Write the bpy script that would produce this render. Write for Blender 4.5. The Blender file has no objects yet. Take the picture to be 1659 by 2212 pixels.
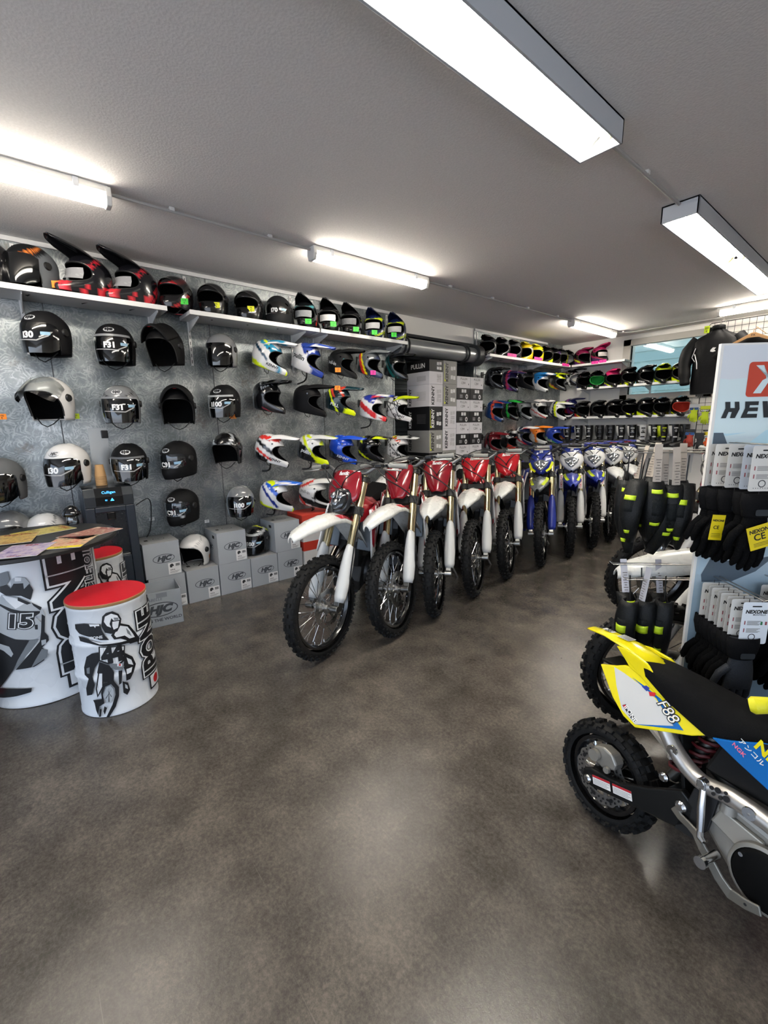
import bpy, bmesh, math, random
from mathutils import Vector, Matrix
PI = math.pi
sc = bpy.context.scene
COL = sc.collection
V = Vector
def R(d): return math.radians(d)

# ------------------------------------------------------------------ camera
FPX = 941.3
CAMH = 1.6
def cam_axes(yaw, pitch, roll):
    f = V((-math.sin(yaw)*math.cos(pitch), math.cos(yaw)*math.cos(pitch), -math.sin(pitch)))
    r = V((math.cos(yaw), math.sin(yaw), 0)); d = f.cross(r)
    c, s = math.cos(roll), math.sin(roll)
    return c*r + s*d, -s*r + c*d, f
CR, CD, CF = cam_axes(R(50.381), R(11.183), R(1.0056))
CAMP = V((0, 0, CAMH))
def ray(u, v): return CR*((u-829.5)/FPX) + CD*((v-1106)/FPX) + CF
def on_z(u, v, z): d = ray(u, v); return CAMP + d*((z-CAMH)/d.z)
def on_x(u, v, x): d = ray(u, v); return CAMP + d*(x/d.x)
def on_y(u, v, y): d = ray(u, v); return CAMP + d*(y/d.y)
cd = bpy.data.cameras.new('camera'); co = bpy.data.objects.new('camera', cd); COL.objects.link(co)
co.matrix_world = Matrix(((CR.x, -CD.x, -CF.x, 0), (CR.y, -CD.y, -CF.y, 0), (CR.z, -CD.z, -CF.z, CAMH), (0, 0, 0, 1)))
cd.sensor_fit = 'VERTICAL'; cd.sensor_height = 24; cd.lens = 24*FPX/2212; cd.clip_start = 0.05
sc.camera = co

# ------------------------------------------------------------------ materials
def lin(c):
    if isinstance(c, str):
        c = c.lstrip('#'); c = [int(c[i:i+2], 16)/255 for i in (0, 2, 4)]
    return tuple((x/12.92 if x <= .04045 else ((x+.055)/1.055)**2.4) for x in c[:3])
MC = {}
def mat(c, rough=.45, metal=0, coat=0, emit=0, trans=0, noise=.03, scale=40, bump=0, attr=False, spec=.5):
    """procedural principled material: base colour with a fine noise in its roughness (and height)"""
    key = (c, rough, metal, coat, emit, trans, noise, scale, bump, attr, spec)
    if key in MC: return MC[key]
    m = bpy.data.materials.new('m_%s_%d' % (c if isinstance(c, str) else 'x', len(MC))); m.use_nodes = True
    nt = m.node_tree; b = nt.nodes['Principled BSDF']; L = nt.links.new
    l = lin(c); b.inputs['Base Color'].default_value = (*l, 1)
    b.inputs['Roughness'].default_value = rough; b.inputs['Metallic'].default_value = metal
    b.inputs['Coat Weight'].default_value = coat; b.inputs['Coat Roughness'].default_value = .06
    b.inputs['Specular IOR Level'].default_value = spec
    if emit:
        b.inputs['Emission Color'].default_value = (*l, 1); b.inputs['Emission Strength'].default_value = emit
    if trans: b.inputs['Transmission Weight'].default_value = trans
    if attr:
        a = nt.nodes.new('ShaderNodeVertexColor'); a.layer_name = 'Col'; L(a.outputs['Color'], b.inputs['Base Color'])
    if noise:
        tc = nt.nodes.new('ShaderNodeTexCoord'); n = nt.nodes.new('ShaderNodeTexNoise'); n.inputs['Scale'].default_value = scale
        n.inputs['Detail'].default_value = 1.0
        L(tc.outputs['Object'], n.inputs['Vector'])
        mr = nt.nodes.new('ShaderNodeMapRange'); mr.inputs['To Min'].default_value = max(0, rough-noise); mr.inputs['To Max'].default_value = min(1, rough+noise)
        L(n.outputs['Fac'], mr.inputs['Value']); L(mr.outputs['Result'], b.inputs['Roughness'])
        if bump:
            bp = nt.nodes.new('ShaderNodeBump'); bp.inputs['Strength'].default_value = bump; bp.inputs['Distance'].default_value = .004
            L(n.outputs['Fac'], bp.inputs['Height']); L(bp.outputs['Normal'], b.inputs['Normal'])
    MC[key] = m; return m
def clear_mat(tint, a=.25):
    key = ('clear', tint, a)
    if key in MC: return MC[key]
    m = bpy.data.materials.new('m_clear_%d' % len(MC)); m.use_nodes = True; nt = m.node_tree; nt.nodes.clear()
    o = nt.nodes.new('ShaderNodeOutputMaterial'); mx = nt.nodes.new('ShaderNodeMixShader'); t = nt.nodes.new('ShaderNodeBsdfTransparent'); g = nt.nodes.new('ShaderNodeBsdfGlossy')
    fr = nt.nodes.new('ShaderNodeFresnel'); mr = nt.nodes.new('ShaderNodeMapRange')
    t.inputs['Color'].default_value = (*lin(tint), 1); g.inputs['Roughness'].default_value = .03
    mr.inputs['To Min'].default_value = a*.3; mr.inputs['To Max'].default_value = 1
    nt.links.new(fr.outputs[0], mr.inputs['Value']); nt.links.new(mr.outputs[0], mx.inputs[0]); nt.links.new(t.outputs[0], mx.inputs[1]); nt.links.new(g.outputs[0], mx.inputs[2]); nt.links.new(mx.outputs[0], o.inputs[0])
    MC[key] = m; return m
def nodes_mat(name, fn):
    m = bpy.data.materials.new(name); m.use_nodes = True
    nt = m.node_tree; b = nt.nodes['Principled BSDF']
    def N(t, **kw):
        n = nt.nodes.new(t)
        for k, v in kw.items():
            if k in n.inputs.keys(): n.inputs[k].default_value = v
            else: setattr(n, k, v)
        return n
    def ramp(*stops):
        n = nt.nodes.new('ShaderNodeValToRGB'); e = n.color_ramp.elements
        while len(e) < len(stops): e.new(.5)
        for i, (p, c) in enumerate(stops): e[i].position = p; e[i].color = (*lin(c), 1) if isinstance(c, str) else (c, c, c, 1)
        return n
    fn(nt, b, N, ramp, nt.links.new); return m
BLACK = mat('#0c0c0d', .5); BLACKG = mat('#08080a', .12, coat=.6); RUBBER = mat('#0b0b0b', .72, bump=.25, scale=300, spec=.3)
WHITE = mat('#e6e6e4', .3); CHROME = mat('#c9c9c9', .16, metal=1); STEEL = mat('#8c8c8a', .34, metal=1); ALU = mat('#a8a6a2', .42, metal=1)
CARDW = mat('#dcdad8', .7); DARKFAB = mat('#060607', .9, bump=.5, scale=500, spec=.12); WIRE = mat('#b5b2ad', .3, metal=1)

# ------------------------------------------------------------------ mesh builder
class MB:
    def __init__(s): s.v = []; s.f = []; s.m = []; s.mi = 0; s.T = Matrix()
    def add(s, vs, fs):
        o = len(s.v); T = s.T
        s.v += [T @ V(p) for p in vs]; s.f += [[i+o for i in f] for f in fs]; s.m += [s.mi]*len(fs); return s
    def box(s, c, d, rot=None):
        x, y, z = d[0]/2, d[1]/2, d[2]/2; M_ = rot if rot else Matrix()
        P = [V(c) + (M_ @ V((a*x, b*y, e*z))) for a in (-1, 1) for b in (-1, 1) for e in (-1, 1)]
        return s.add(P, [(0, 1, 3, 2), (4, 6, 7, 5), (0, 4, 5, 1), (2, 3, 7, 6), (0, 2, 6, 4), (1, 5, 7, 3)])
    def box2(s, a, b): return s.box([(p+q)/2 for p, q in zip(a, b)], [abs(q-p) for p, q in zip(a, b)])
    def ring_loft(s, rings, cap=True, closed=True):
        n = len(rings[0]); P = [p for r in rings for p in r]; F = []
        for i in range(len(rings)-1):
            for j in range(n if closed else n-1):
                k = (j+1) % n; F.append((i*n+j, i*n+k, (i+1)*n+k, (i+1)*n+j))
        if cap and closed: F += [tuple(range(n-1, -1, -1)), tuple(range((len(rings)-1)*n, len(rings)*n))]
        return s.add(P, F)
    def tube(s, pts, r, n=8, cap=True, flat=None):
        pts = [V(p) for p in pts]; rings = []; rr = r if isinstance(r, (list, tuple)) else [r]*len(pts); prev = None
        for i, p in enumerate(pts):
            t = (pts[min(i+1, len(pts)-1)] - pts[max(i-1, 0)]).normalized()
            if prev is None: u = t.orthogonal().normalized() if abs(t.z) > .9 else t.cross(V((0, 0, 1))).normalized()
            else: u = (prev - t*prev.dot(t)); u = u.normalized() if u.length > 1e-6 else t.orthogonal().normalized()
            prev = u; w = t.cross(u); fl = flat or 1
            rings.append([p + (u*math.cos(2*PI*k/n) + w*math.sin(2*PI*k/n)*fl)*rr[i] for k in range(n)])
        return s.ring_loft(rings, cap)
    def cyl(s, a, b, r, r2=None, n=16): return s.tube([a, b], [r, r if r2 is None else r2], n)
    def lathe(s, prof, n=32, c=(0, 0, 0), axis='z', cap=False):
        rings = []
        for r, h in prof:
            rr = []
            for k in range(n):
                a = 2*PI*k/n; x, y = r*math.cos(a), r*math.sin(a)
                rr.append(V(c) + (V((x, y, h)) if axis == 'z' else V((x, h, y)) if axis == 'y' else V((h, x, y))))
            rings.append(rr)
        return s.ring_loft(rings, cap)
    def prism(s, poly, d, axis='y', o=0):
        """extrude a 2-D polygon (x,z for axis y; y,z for axis x; x,y for axis z) from o to o+d"""
        def P(a, b, h): return (a, h, b) if axis == 'y' else (h, a, b) if axis == 'x' else (a, b, h)
        n = len(poly); vs = [P(a, b, o) for a, b in poly] + [P(a, b, o+d) for a, b in poly]
        return s.add(vs, [tuple(range(n)), tuple(range(2*n-1, n-1, -1))] + [(i, n+i, n+(i+1) % n, (i+1) % n) for i in range(n)])
    def grid(s, rows): return s.ring_loft(rows, False, False)
    def build(s, name, mats, parent=None, smooth=False, merge=0, bevel=0, solid=0, angle=None, subd=0):
        me = bpy.data.meshes.new(name); me.from_pydata([tuple(p) for p in s.v], [], s.f)
        mats = mats if isinstance(mats, (list, tuple)) else [mats]
        for m in mats: me.materials.append(m)
        me.polygons.foreach_set('material_index', s.m)
        bm = bmesh.new(); bm.from_mesh(me)
        if merge: bmesh.ops.remove_doubles(bm, verts=bm.verts, dist=merge)
        bmesh.ops.recalc_face_normals(bm, faces=bm.faces); bm.to_mesh(me); bm.free()
        o = link(name, me, parent)
        if smooth:
            me.polygons.foreach_set('use_smooth', [True]*len(me.polygons))
            if angle != 0: me.set_sharp_from_angle(angle=R(angle or 40))
        if solid: md = o.modifiers.new('s', 'SOLIDIFY'); md.thickness = solid; md.offset = 0
        if bevel: md = o.modifiers.new('b', 'BEVEL'); md.width = bevel; md.segments = 2; md.limit_method = 'ANGLE'
        if subd: md = o.modifiers.new('u', 'SUBSURF'); md.levels = subd; md.render_levels = subd
        return o
def link(name, data, parent=None):
    o = bpy.data.objects.new(name, data); COL.objects.link(o)
    if parent is not None: o.parent = parent
    return o
def tag(o, label, cat, group=None, kind=None):
    o['label'] = label; o['category'] = cat
    if group: o['group'] = group
    if kind: o['kind'] = kind
    return o
def thing(name, label, cat, loc=(0, 0, 0), rz=0, group=None):
    o = link(name, None); o.location = loc; o.rotation_euler = (0, 0, rz); o.empty_display_size = .1
    return tag(o, label, cat, group)
def struct(o): o['kind'] = 'structure'; return o
def copy_tree(o, parent=None):
    c = o.copy(); COL.objects.link(c)
    if parent is not None: c.parent = parent
    for ch in list(o.children): copy_tree(ch, c)
    return c

# ------------------------------------------------------------------ lettering
TX = {}
def text_geo(s, bold=0, shear=0, sx=1.0):
    key = (s, bold, shear)
    if key not in TX:
        cu = bpy.data.curves.new('t', 'FONT'); cu.body = s; cu.size = 1; cu.align_x = 'CENTER'; cu.align_y = 'CENTER'; cu.offset = bold; cu.shear = shear; cu.resolution_u = 3
        o = bpy.data.objects.new('t', cu); COL.objects.link(o); dg = bpy.context.evaluated_depsgraph_get()
        me = bpy.data.meshes.new_from_object(o.evaluated_get(dg)); TX[key] = ([v.co.xy.copy() for v in me.vertices], [list(p.vertices) for p in me.polygons])
        bpy.data.objects.remove(o); bpy.data.curves.remove(cu); bpy.data.meshes.remove(me)
    vs, fs = TX[key]
    return [(p.x*sx, p.y) for p in vs], fs
def flat_text(mb, s, o, ux, uy, size, bold=.01, shear=0, sx=1.0):
    vs, fs = text_geo(s, bold, shear, sx); o, ux, uy = V(o), V(ux), V(uy)
    return mb.add([o + ux*(x*size) + uy*(y*size) for x, y in vs], fs)
def flat_poly(mb, poly, o, ux, uy, size=1):
    o, ux, uy = V(o), V(ux), V(uy); return mb.add([o + ux*(x*size) + uy*(y*size) for x, y in poly], [tuple(range(len(poly)))])
def ellipse(rx, ry, n=28, cx=0, cy=0): return [(cx+rx*math.cos(2*PI*k/n), cy+ry*math.sin(2*PI*k/n)) for k in range(n)]
def rrect(w, h, r, n=4):
    P = []
    for cx, cy, a0 in ((w/2-r, h/2-r, 0), (-w/2+r, h/2-r, 90), (-w/2+r, -h/2+r, 180), (w/2-r, -h/2+r, 270)):
        P += [(cx+r*math.cos(R(a0+90*k/n)), cy+r*math.sin(R(a0+90*k/n))) for k in range(n+1)]
    return P
def facets(poly, step=.012):
    """triangulate a 2-D polygon (or (verts, faces)) and slice it into strips so that it can be wrapped on a curve"""
    bm = bmesh.new()
    vs, fs = poly if isinstance(poly, tuple) else (poly, [list(range(len(poly)))])
    bv = [bm.verts.new((p[0], p[1], 0)) for p in vs]
    for f in fs:
        try: bm.faces.new([bv[i] for i in f])
        except ValueError: pass
    bmesh.ops.triangulate(bm, faces=bm.faces)
    xs = [p[0] for p in vs]; x = min(xs)+step
    while x < max(xs):
        bmesh.ops.bisect_plane(bm, geom=bm.verts[:]+bm.edges[:]+bm.faces[:], plane_co=(x, 0, 0), plane_no=(1, 0, 0)); x += step
    bm.verts.index_update(); out = ([(v.co.x, v.co.y) for v in bm.verts], [[v.index for v in f.verts] for f in bm.faces]); bm.free(); return out
def smooth_path(pts, n=4):
    P = [V(p) for p in pts]; out = []
    for i in range(len(P)-1):
        a, b, c, d = P[max(i-1, 0)], P[i], P[i+1], P[min(i+2, len(P)-1)]
        for k in range(n): q = k/n; out.append(.5*((2*b)+(c-a)*q+(2*a-5*b+4*c-d)*q*q+(3*b-a-3*c+d)*q**3))
    return out+[P[-1]]
LAMP, SKY, EXPO = 10.5, 4.2, 1.85
cy = sc.cycles; cy.max_bounces = 6; cy.diffuse_bounces = 3; cy.glossy_bounces = 3; cy.transmission_bounces = 4; cy.transparent_max_bounces = 6; cy.caustics_reflective = False; cy.caustics_refractive = False; cy.sample_clamp_indirect = 6
# ------------------------------------------------------------------ the room
XW, YB, H = -4.48, 8.15, 3.02
XR, YF = 3.2, -3.6
def floor_fn(nt, b, N, ramp, L):
    tc = N('ShaderNodeTexCoord'); n1 = N('ShaderNodeTexNoise', Scale=1.1, Detail=6.0, Roughness=.62); n2 = N('ShaderNodeTexNoise', Scale=5.0, Detail=5.0, Roughness=.55)
    n3 = N('ShaderNodeTexNoise', Scale=220.0, Detail=2.0); L(tc.outputs['Object'], n3.inputs['Vector'])
    L(tc.outputs['Object'], n1.inputs['Vector']); L(tc.outputs['Object'], n2.inputs['Vector'])
    n4 = N('ShaderNodeTexNoise', Scale=60.0, Detail=5.0, Roughness=.85); L(tc.outputs['Object'], n4.inputs['Vector'])
    def madd(a_, k_, c_):
        m_ = N('ShaderNodeMath', operation='MULTIPLY_ADD'); m_.inputs[1].default_value = k_; L(a_, m_.inputs[0])
        if c_ is not None: L(c_, m_.inputs[2])
        else: m_.inputs[2].default_value = 0
        return m_.outputs[0]
    mix_ = madd(n1.outputs['Fac'], .27, madd(n2.outputs['Fac'], .30, madd(n4.outputs['Fac'], .43, None)))
    r = ramp((.40, '#3c3833'), (.47, '#4e4944'), (.53, '#5d5852'), (.62, '#766f67')); L(mix_, r.inputs[0])
    # hair-line scratches
    cs = []
    for i, rot in enumerate((.4, 1.35, 2.5)):
        mp = N('ShaderNodeMapping'); mp.inputs['Rotation'].default_value = (0, 0, rot); mp.inputs['Scale'].default_value = (1.6, 130, 1); mp.inputs['Location'].default_value = (i*3.7, i*1.9, 0); L(tc.outputs['Object'], mp.inputs['Vector'])
        v = N('ShaderNodeTexNoise', Scale=1.0, Detail=1.0); L(mp.outputs[0], v.inputs['Vector']); lt = N('ShaderNodeMapRange'); lt.inputs['From Min'].default_value = .73; lt.inputs['From Max'].default_value = .80; L(v.outputs['Fac'], lt.inputs['Value'])
        nn = N('ShaderNodeTexNoise', Scale=1.3+.3*i); L(tc.outputs['Object'], nn.inputs['Vector']); gt = N('ShaderNodeMapRange'); gt.inputs['From Min'].default_value = .5; gt.inputs['From Max'].default_value = .62; L(nn.outputs['Fac'], gt.inputs['Value'])
        m = N('ShaderNodeMath', operation='MULTIPLY'); L(lt.outputs[0], m.inputs[0]); L(gt.outputs[0], m.inputs[1]); cs.append(m)
    a = N('ShaderNodeMath', operation='MAXIMUM'); L(cs[0].outputs[0], a.inputs[0]); L(cs[1].outputs[0], a.inputs[1])
    a2 = N('ShaderNodeMath', operation='MAXIMUM'); L(a.outputs[0], a2.inputs[0]); L(cs[2].outputs[0], a2.inputs[1])
    sm = N('ShaderNodeMath', operation='MULTIPLY'); sm.inputs[1].default_value = .30; L(a2.outputs[0], sm.inputs[0])
    mc = N('ShaderNodeMixRGB'); mc.inputs[2].default_value = (.32, .3, .27, 1); L(sm.outputs[0], mc.inputs[0]); L(r.outputs[0], mc.inputs[1])
    dk = N('ShaderNodeMixRGB', blend_type='MULTIPLY'); dk.inputs[0].default_value = 1; dk.inputs[2].default_value = (FLOORK, FLOORK*.97, FLOORK*.94, 1); L(mc.outputs[0], dk.inputs[1]); L(dk.outputs[0], b.inputs['Base Color'])
    rr = N('ShaderNodeMapRange'); rr.inputs['From Min'].default_value = .3; rr.inputs['From Max'].default_value = .7; rr.inputs['To Min'].default_value = .205; rr.inputs['To Max'].default_value = .268; L(mix_, rr.inputs['Value']); L(rr.outputs[0], b.inputs['Roughness'])
    bp = N('ShaderNodeBump', Strength=.10, Distance=.006); L(n4.outputs['Fac'], bp.inputs['Height']); L(bp.outputs[0], b.inputs['Normal'])
    b.inputs['Specular IOR Level'].default_value = .55
FLOORK = .80
M_FLOOR = nodes_mat('polished_concrete', floor_fn)
def ceil_fn(nt, b, N, ramp, L):
    tc = N('ShaderNodeTexCoord'); n = N('ShaderNodeTexNoise', Scale=90.0, Detail=3.0); L(tc.outputs['Object'], n.inputs['Vector'])
    r = ramp((.3, '#dcd9d6'), (.7, '#e6e3e0')); L(n.outputs['Fac'], r.inputs[0]); L(r.outputs[0], b.inputs['Base Color']); b.inputs['Roughness'].default_value = .85
    bp = N('ShaderNodeBump', Strength=.25, Distance=.006); L(n.outputs['Fac'], bp.inputs['Height']); L(bp.outputs[0], b.inputs['Normal'])
M_CEIL = nodes_mat('ceiling_roughcast', ceil_fn)
def swirl_fn(nt, b, N, ramp, L):
    """zinc sheet with overlapping ground swirls"""
    tc = N('ShaderNodeTexCoord'); nz = N('ShaderNodeTexNoise', Scale=3.0, Detail=4.0); L(tc.outputs['Object'], nz.inputs['Vector'])
    acc = None
    for sc_, fr, off in ((5.2, 48., (0, 0, 0)), (6.1, 54., (3.3, 1.7, 5.1)), (7.4, 46., (7.1, 2.2, 1.3)), (9.0, 42., (2.2, 6.1, 4.4))):
        mp = N('ShaderNodeMapping'); mp.inputs['Location'].default_value = off; L(tc.outputs['Object'], mp.inputs['Vector'])
        nn = N('ShaderNodeTexNoise', Scale=7.0+sc_, Detail=2.0); L(mp.outputs[0], nn.inputs['Vector'])
        ad = N('ShaderNodeMixRGB', blend_type='ADD'); ad.inputs[0].default_value = .06; L(mp.outputs[0], ad.inputs[1]); L(nn.outputs['Color'], ad.inputs[2])
        v = N('ShaderNodeTexVoronoi', Scale=sc_); L(ad.outputs[0], v.inputs['Vector'])
        m = N('ShaderNodeMath', operation='MULTIPLY'); m.inputs[1].default_value = fr; L(v.outputs['Distance'], m.inputs[0])
        s = N('ShaderNodeMath', operation='SINE'); L(m.outputs[0], s.inputs[0])
        p = N('ShaderNodeMapRange', interpolation_type='SMOOTHSTEP'); p.inputs['From Min'].default_value = -.2; p.inputs['From Max'].default_value = 1.0; L(s.outputs[0], p.inputs['Value'])
        g = N('ShaderNodeMapRange', interpolation_type='SMOOTHSTEP'); g.inputs['From Min'].default_value = .46; g.inputs['From Max'].default_value = .62; L(nn.outputs['Fac'], g.inputs['Value'])
        w = N('ShaderNodeMath', operation='MULTIPLY'); L(p.outputs[0], w.inputs[0]); L(g.outputs[0], w.inputs[1])
        if acc is None: acc = w
        else:
            t = N('ShaderNodeMath', operation='MAXIMUM'); L(acc.outputs[0], t.inputs[0]); L(w.outputs[0], t.inputs[1]); acc = t
    nz.inputs['Scale'].default_value = 3.4; nz.inputs['Detail'].default_value = 6.0
    k = N('ShaderNodeMath', operation='MULTIPLY'); k.inputs[1].default_value = .17; L(acc.outputs[0], k.inputs[0])
    t = N('ShaderNodeMath', operation='ADD'); L(k.outputs[0], t.inputs[0]); ns = N('ShaderNodeMath', operation='MULTIPLY'); ns.inputs[1].default_value = .92; L(nz.outputs['Fac'], ns.inputs[0]); L(ns.outputs[0], t.inputs[1])
    r = ramp((.2, '#5a6062'), (.42, '#7f8689'), (.62, '#a4a9aa'), (.85, '#d8dcdc')); L(t.outputs[0], r.inputs[0])
    ru = N('ShaderNodeTexNoise', Scale=2.3, Detail=7.0, Roughness=.75); L(tc.outputs['Object'], ru.inputs['Vector']); rr = ramp((.6, 0.), (.72, .7)); L(ru.outputs['Fac'], rr.inputs[0])
    mx = N('ShaderNodeMixRGB'); mx.inputs[2].default_value = (*lin('#6b5849'), 1); L(rr.outputs[0], mx.inputs[0]); L(r.outputs[0], mx.inputs[1]); L(mx.outputs[0], b.inputs['Base Color'])
    b.inputs['Metallic'].default_value = .8
    ro = N('ShaderNodeMapRange'); ro.inputs['To Min'].default_value = .5; ro.inputs['To Max'].default_value = .26; L(t.outputs[0], ro.inputs['Value']); L(ro.outputs[0], b.inputs['Roughness'])
    bp = N('ShaderNodeBump', Strength=.22, Distance=.004); L(t.outputs[0], bp.inputs['Height']); L(bp.outputs[0], b.inputs['Normal'])
M_ZINC = nodes_mat('swirled_zinc', swirl_fn)
M_PLAS = mat('#efece6', .7, noise=.1, scale=12, bump=.1)
def grp(o, k='structure'): o['kind'] = k; return o
def slab(name, a, b, m, **k): mb = MB(); mb.box2(a, b); return struct(mb.build(name, m, **k))
slab('floor', (XW-1.4, YF-.2, -.12), (XR+.2, YB+.2, 0), M_FLOOR)
slab('ceiling', (XW-.3, YF-.2, H), (XR+.2, YB+.15, H+.15), M_CEIL)
SH0, SH1 = 3.93, 5.55      # the recess with the roller shutter in the left wall
slab('wall_left', (XW-.18, YF-.1, 0), (XW, SH0, H), M_ZINC)
slab('wall_left_rear', (XW-.18, SH1, 0), (XW, YB+.1, H), M_ZINC)
slab('wall_left_lintel', (XW-.16, SH0, 2.80), (XW-.02, SH1, H), M_PLAS)
# seams and fixing battens between the zinc sheets
mb = MB()
for y in (-.95, .30, 1.57, 2.82, 3.9, 6.75): mb.box2((XW-.001, y-.004, 0), (XW+.003, y+.004, H-.03))
struct(mb.build('trim_1', mat('#55585a', .5, metal=.5)))
mb = MB(); mb.box2((XW, YF, H-.035), (XW+.014, SH0+.0, H-.002)); mb.box2((XW, SH1, H-.035), (XW+.014, YB-.55, H-.002)); struct(mb.build('trim_2', mat('#c8c8c8', .5)))
# roller shutter
mb = MB(); z = 0
rows = []
while z < 2.55:
    for dz, dx in ((0, 0), (.012, .012), (.05, .012), (.062, 0)): rows.append([V((XW-.42+dx, SH0-.02, z+dz)), V((XW-.42+dx, SH1+.02, z+dz))])
    z += .075
mb.grid(rows); struct(mb.build('wall_left_shutter', mat('#6b7275', .4, metal=.6)))
mb = MB(); mb.box2((XW-.44, SH0-.04, 0), (XW-.17, SH0, H)); mb.box2((XW-.44, SH1, 0), (XW-.17, SH1+.04, H)); mb.box2((XW-.60, SH0-.04, 0), (XW-.44, SH1+.04, H)); mb.box2((XW-.44, SH0, 2.84), (XW-.17, SH1, H)); struct(mb.build('trim_3', mat('#4d4f50', .6)))
mb = MB(); mb.box2((XW-.40, SH0, 2.52), (XW-.20, SH1, 2.56)); struct(mb.build('trim_4', mat('#5d6062', .5, metal=.4)))
# back wall with its window
WX0, WX1, WZ0, WZ1 = -3.25, -2.17, 2.05, 2.845
mb = MB()
for a, b_ in (((XW-.2, YB, 0), (WX0, YB+.16, H)), ((WX1, YB, 0), (XR+.2, YB+.16, H)), ((WX0, YB, 0), (WX1, YB+.16, WZ0)), ((WX0, YB, WZ1), (WX1, YB+.16, H))): mb.box2(a, b_)
struct(mb.build('wall_back', M_PLAS))
mb = MB()
for a, b_ in (((WX0-.12, YB-.03, WZ0-.1), (WX0, YB+.06, WZ1+.1)), ((WX1, YB-.03, WZ0-.1), (WX1+.12, YB+.06, WZ1+.1)), ((WX0-.12, YB-.03, WZ1), (WX1+.12, YB+.06, WZ1+.1)), ((WX0-.12, YB-.03, WZ0-.1), (WX1+.12, YB+.06, WZ0))): mb.box2(a, b_)
w1 = struct(mb.build('window_1', mat('#bdb9b2', .5), bevel=.004))
mb = MB(); mb.box2((WX0, YB+.02, WZ0), (WX1, YB+.028, WZ1)); mb.build('glass_pane', clear_mat('#e6f3f1', .5), w1)
# the pale clapboard of the neighbouring building outside the window
mb = MB(); rows = []; z = 1.2
while z < 4.6: rows += [[V((-7, YB+2.3, z)), V((3, YB+2.3, z))], [V((-7, YB+2.27, z+.002)), V((3, YB+2.27, z+.002))], [V((-7, YB+2.295, z+.2)), V((3, YB+2.295, z+.2))]]; z += .205
mb.grid(rows); tag(mb.build('clapboard_facade', mat('#a3b3b0', .6)), 'pale clapboard facade seen outside through the rear window', 'facade')
slab('wall_right', (XR, .6, 0), (XR+.16, YB+.1, H), M_PLAS)
slab('wall_right_front', (XR, YF-.1, 2.65), (XR+.16, .6, H), M_PLAS)
slab('wall_front', (XW-.2, YF-.16, 0), (-3.6, YF, H), M_PLAS)
slab('wall_front_head', (-3.6, YF-.16, 2.65), (XR+.2, YF, H), M_PLAS)

# ------------------------------------------------------------------ ceiling lamps and conduit
E_T = mat('#fff6e8', .4, emit=LAMP*1.45, noise=0); M_WL = mat('#d9d8d4', .35); M_WL2 = mat('#bfc3c8', .4)
def tube_lamp(x, y0, y1, label, along='y'):
    t = thing('batten_lamp', label, 'lamp', (x, (y0+y1)/2, H) if along == 'y' else ((y0+y1)/2, x, H), 0 if along == 'y' else R(90), 'narrow ceiling tube lamps')
    l = (y1-y0)/2
    mb = MB(); mb.prism([(-.045, 0), (.045, 0), (.052, -.035), (.04, -.05), (-.04, -.05), (-.052, -.035)], 2*l, 'y', -l); mb.build('housing', M_WL, t, bevel=.004)
    mb = MB(); mb.tube([(0, -l+.02, -.07), (0, l-.02, -.07)], .043, 16, flat=.85); mb.build('diffuser', E_T, t, True)
    for s in (-1, 1):
        mb = MB(); mb.prism([(-.05, -.005), (.05, -.005), (.055, -.06), (.038, -.105), (-.038, -.105), (-.055, -.06)], .03, 'y', s*l-.015); mb.build('end_cap', M_WL, t, bevel=.005)
        mb = MB(); mb.box((0, s*(l-.16), -.028), (.112, .03, .05)); mb.build('clip', M_WL2, t, bevel=.003)
    return t
tube_lamp(-3.3, -.66, .62, 'white ceiling tube lamp cut by the left edge of the photo')
tube_lamp(-3.3, 2.03, 3.30, 'white ceiling tube lamp above the middle of the helmet wall')
tube_lamp(-3.3, 6.2, 7.55, 'small white ceiling tube lamp near the rear wall corner')
tube_lamp(7.22, -1.84, -.57, 'white ceiling tube lamp running along the rear wall above the wire grid', 'x')
def trough_lamp(x0, x1, y0, y1, segs, label):
    t = thing('trough_lamp', label, 'lamp', ((x0+x1)/2, (y0+y1)/2, H-.002), 0, 'wide open trough lamps'); w = (x1-x0)/2; l = (y1-y0)/2
    mb = MB(); mb.box2((-w, -l, -.012), (w, l, 0)); mb.box2((-w, -l, -.105), (-w+.012, l, 0)); mb.box2((w-.012, -l, -.105), (w, l, 0)); mb.box2((-w, -l, -.105), (w, -l+.012, 0)); mb.box2((-w, l-.012, -.105), (w, l, 0))
    mb.build('housing', M_WL2, t, bevel=.002)
    for k in range(segs):
        a = -l+.02+k*(2*l-.04)/segs; b_ = a+(2*l-.04)/segs
        for s in (-1, 1):
            mb = MB(); mb.cyl((s*w*.45, a+.05, -.06), (s*w*.45, b_-.05, -.06), .019, n=14); mb.build('fluorescent_tube', E_TT, t, True)
        for y in (a+.02, b_-.02): MB().prism([(-w+.014, -.1), (-w*.75, -.03), (-w*.45, -.085), (0, -.03), (w*.45, -.085), (w*.75, -.03), (w-.014, -.1), (w-.014, -.015), (-w+.014, -.015)], .012, 'y', y).build('end_reflector', mat('#cfc89a', .35, metal=.4), t)
        mb = MB(); rows = []
        for y in (a+.03, b_-.03): rows.append([V((-w+.013, y, -.1)), V((-w*.8, y, -.035)), V((-w*.45, y, -.02)), V((0, y, -.06)), V((w*.45, y, -.02)), V((w*.8, y, -.035)), V((w-.013, y, -.1))])
        mb.grid(rows); mb.build('reflector', E_RF, t)
    return t
E_TT = mat('#fffaf2', .4, emit=LAMP*1.6, noise=0); E_RF = mat('#f4f2ea', .25, noise=.02)
trough_lamp(-1.31, -1.095, -.36, 2.44, 2, 'wide twin tube ceiling lamp nearest the camera, its end open')
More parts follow.
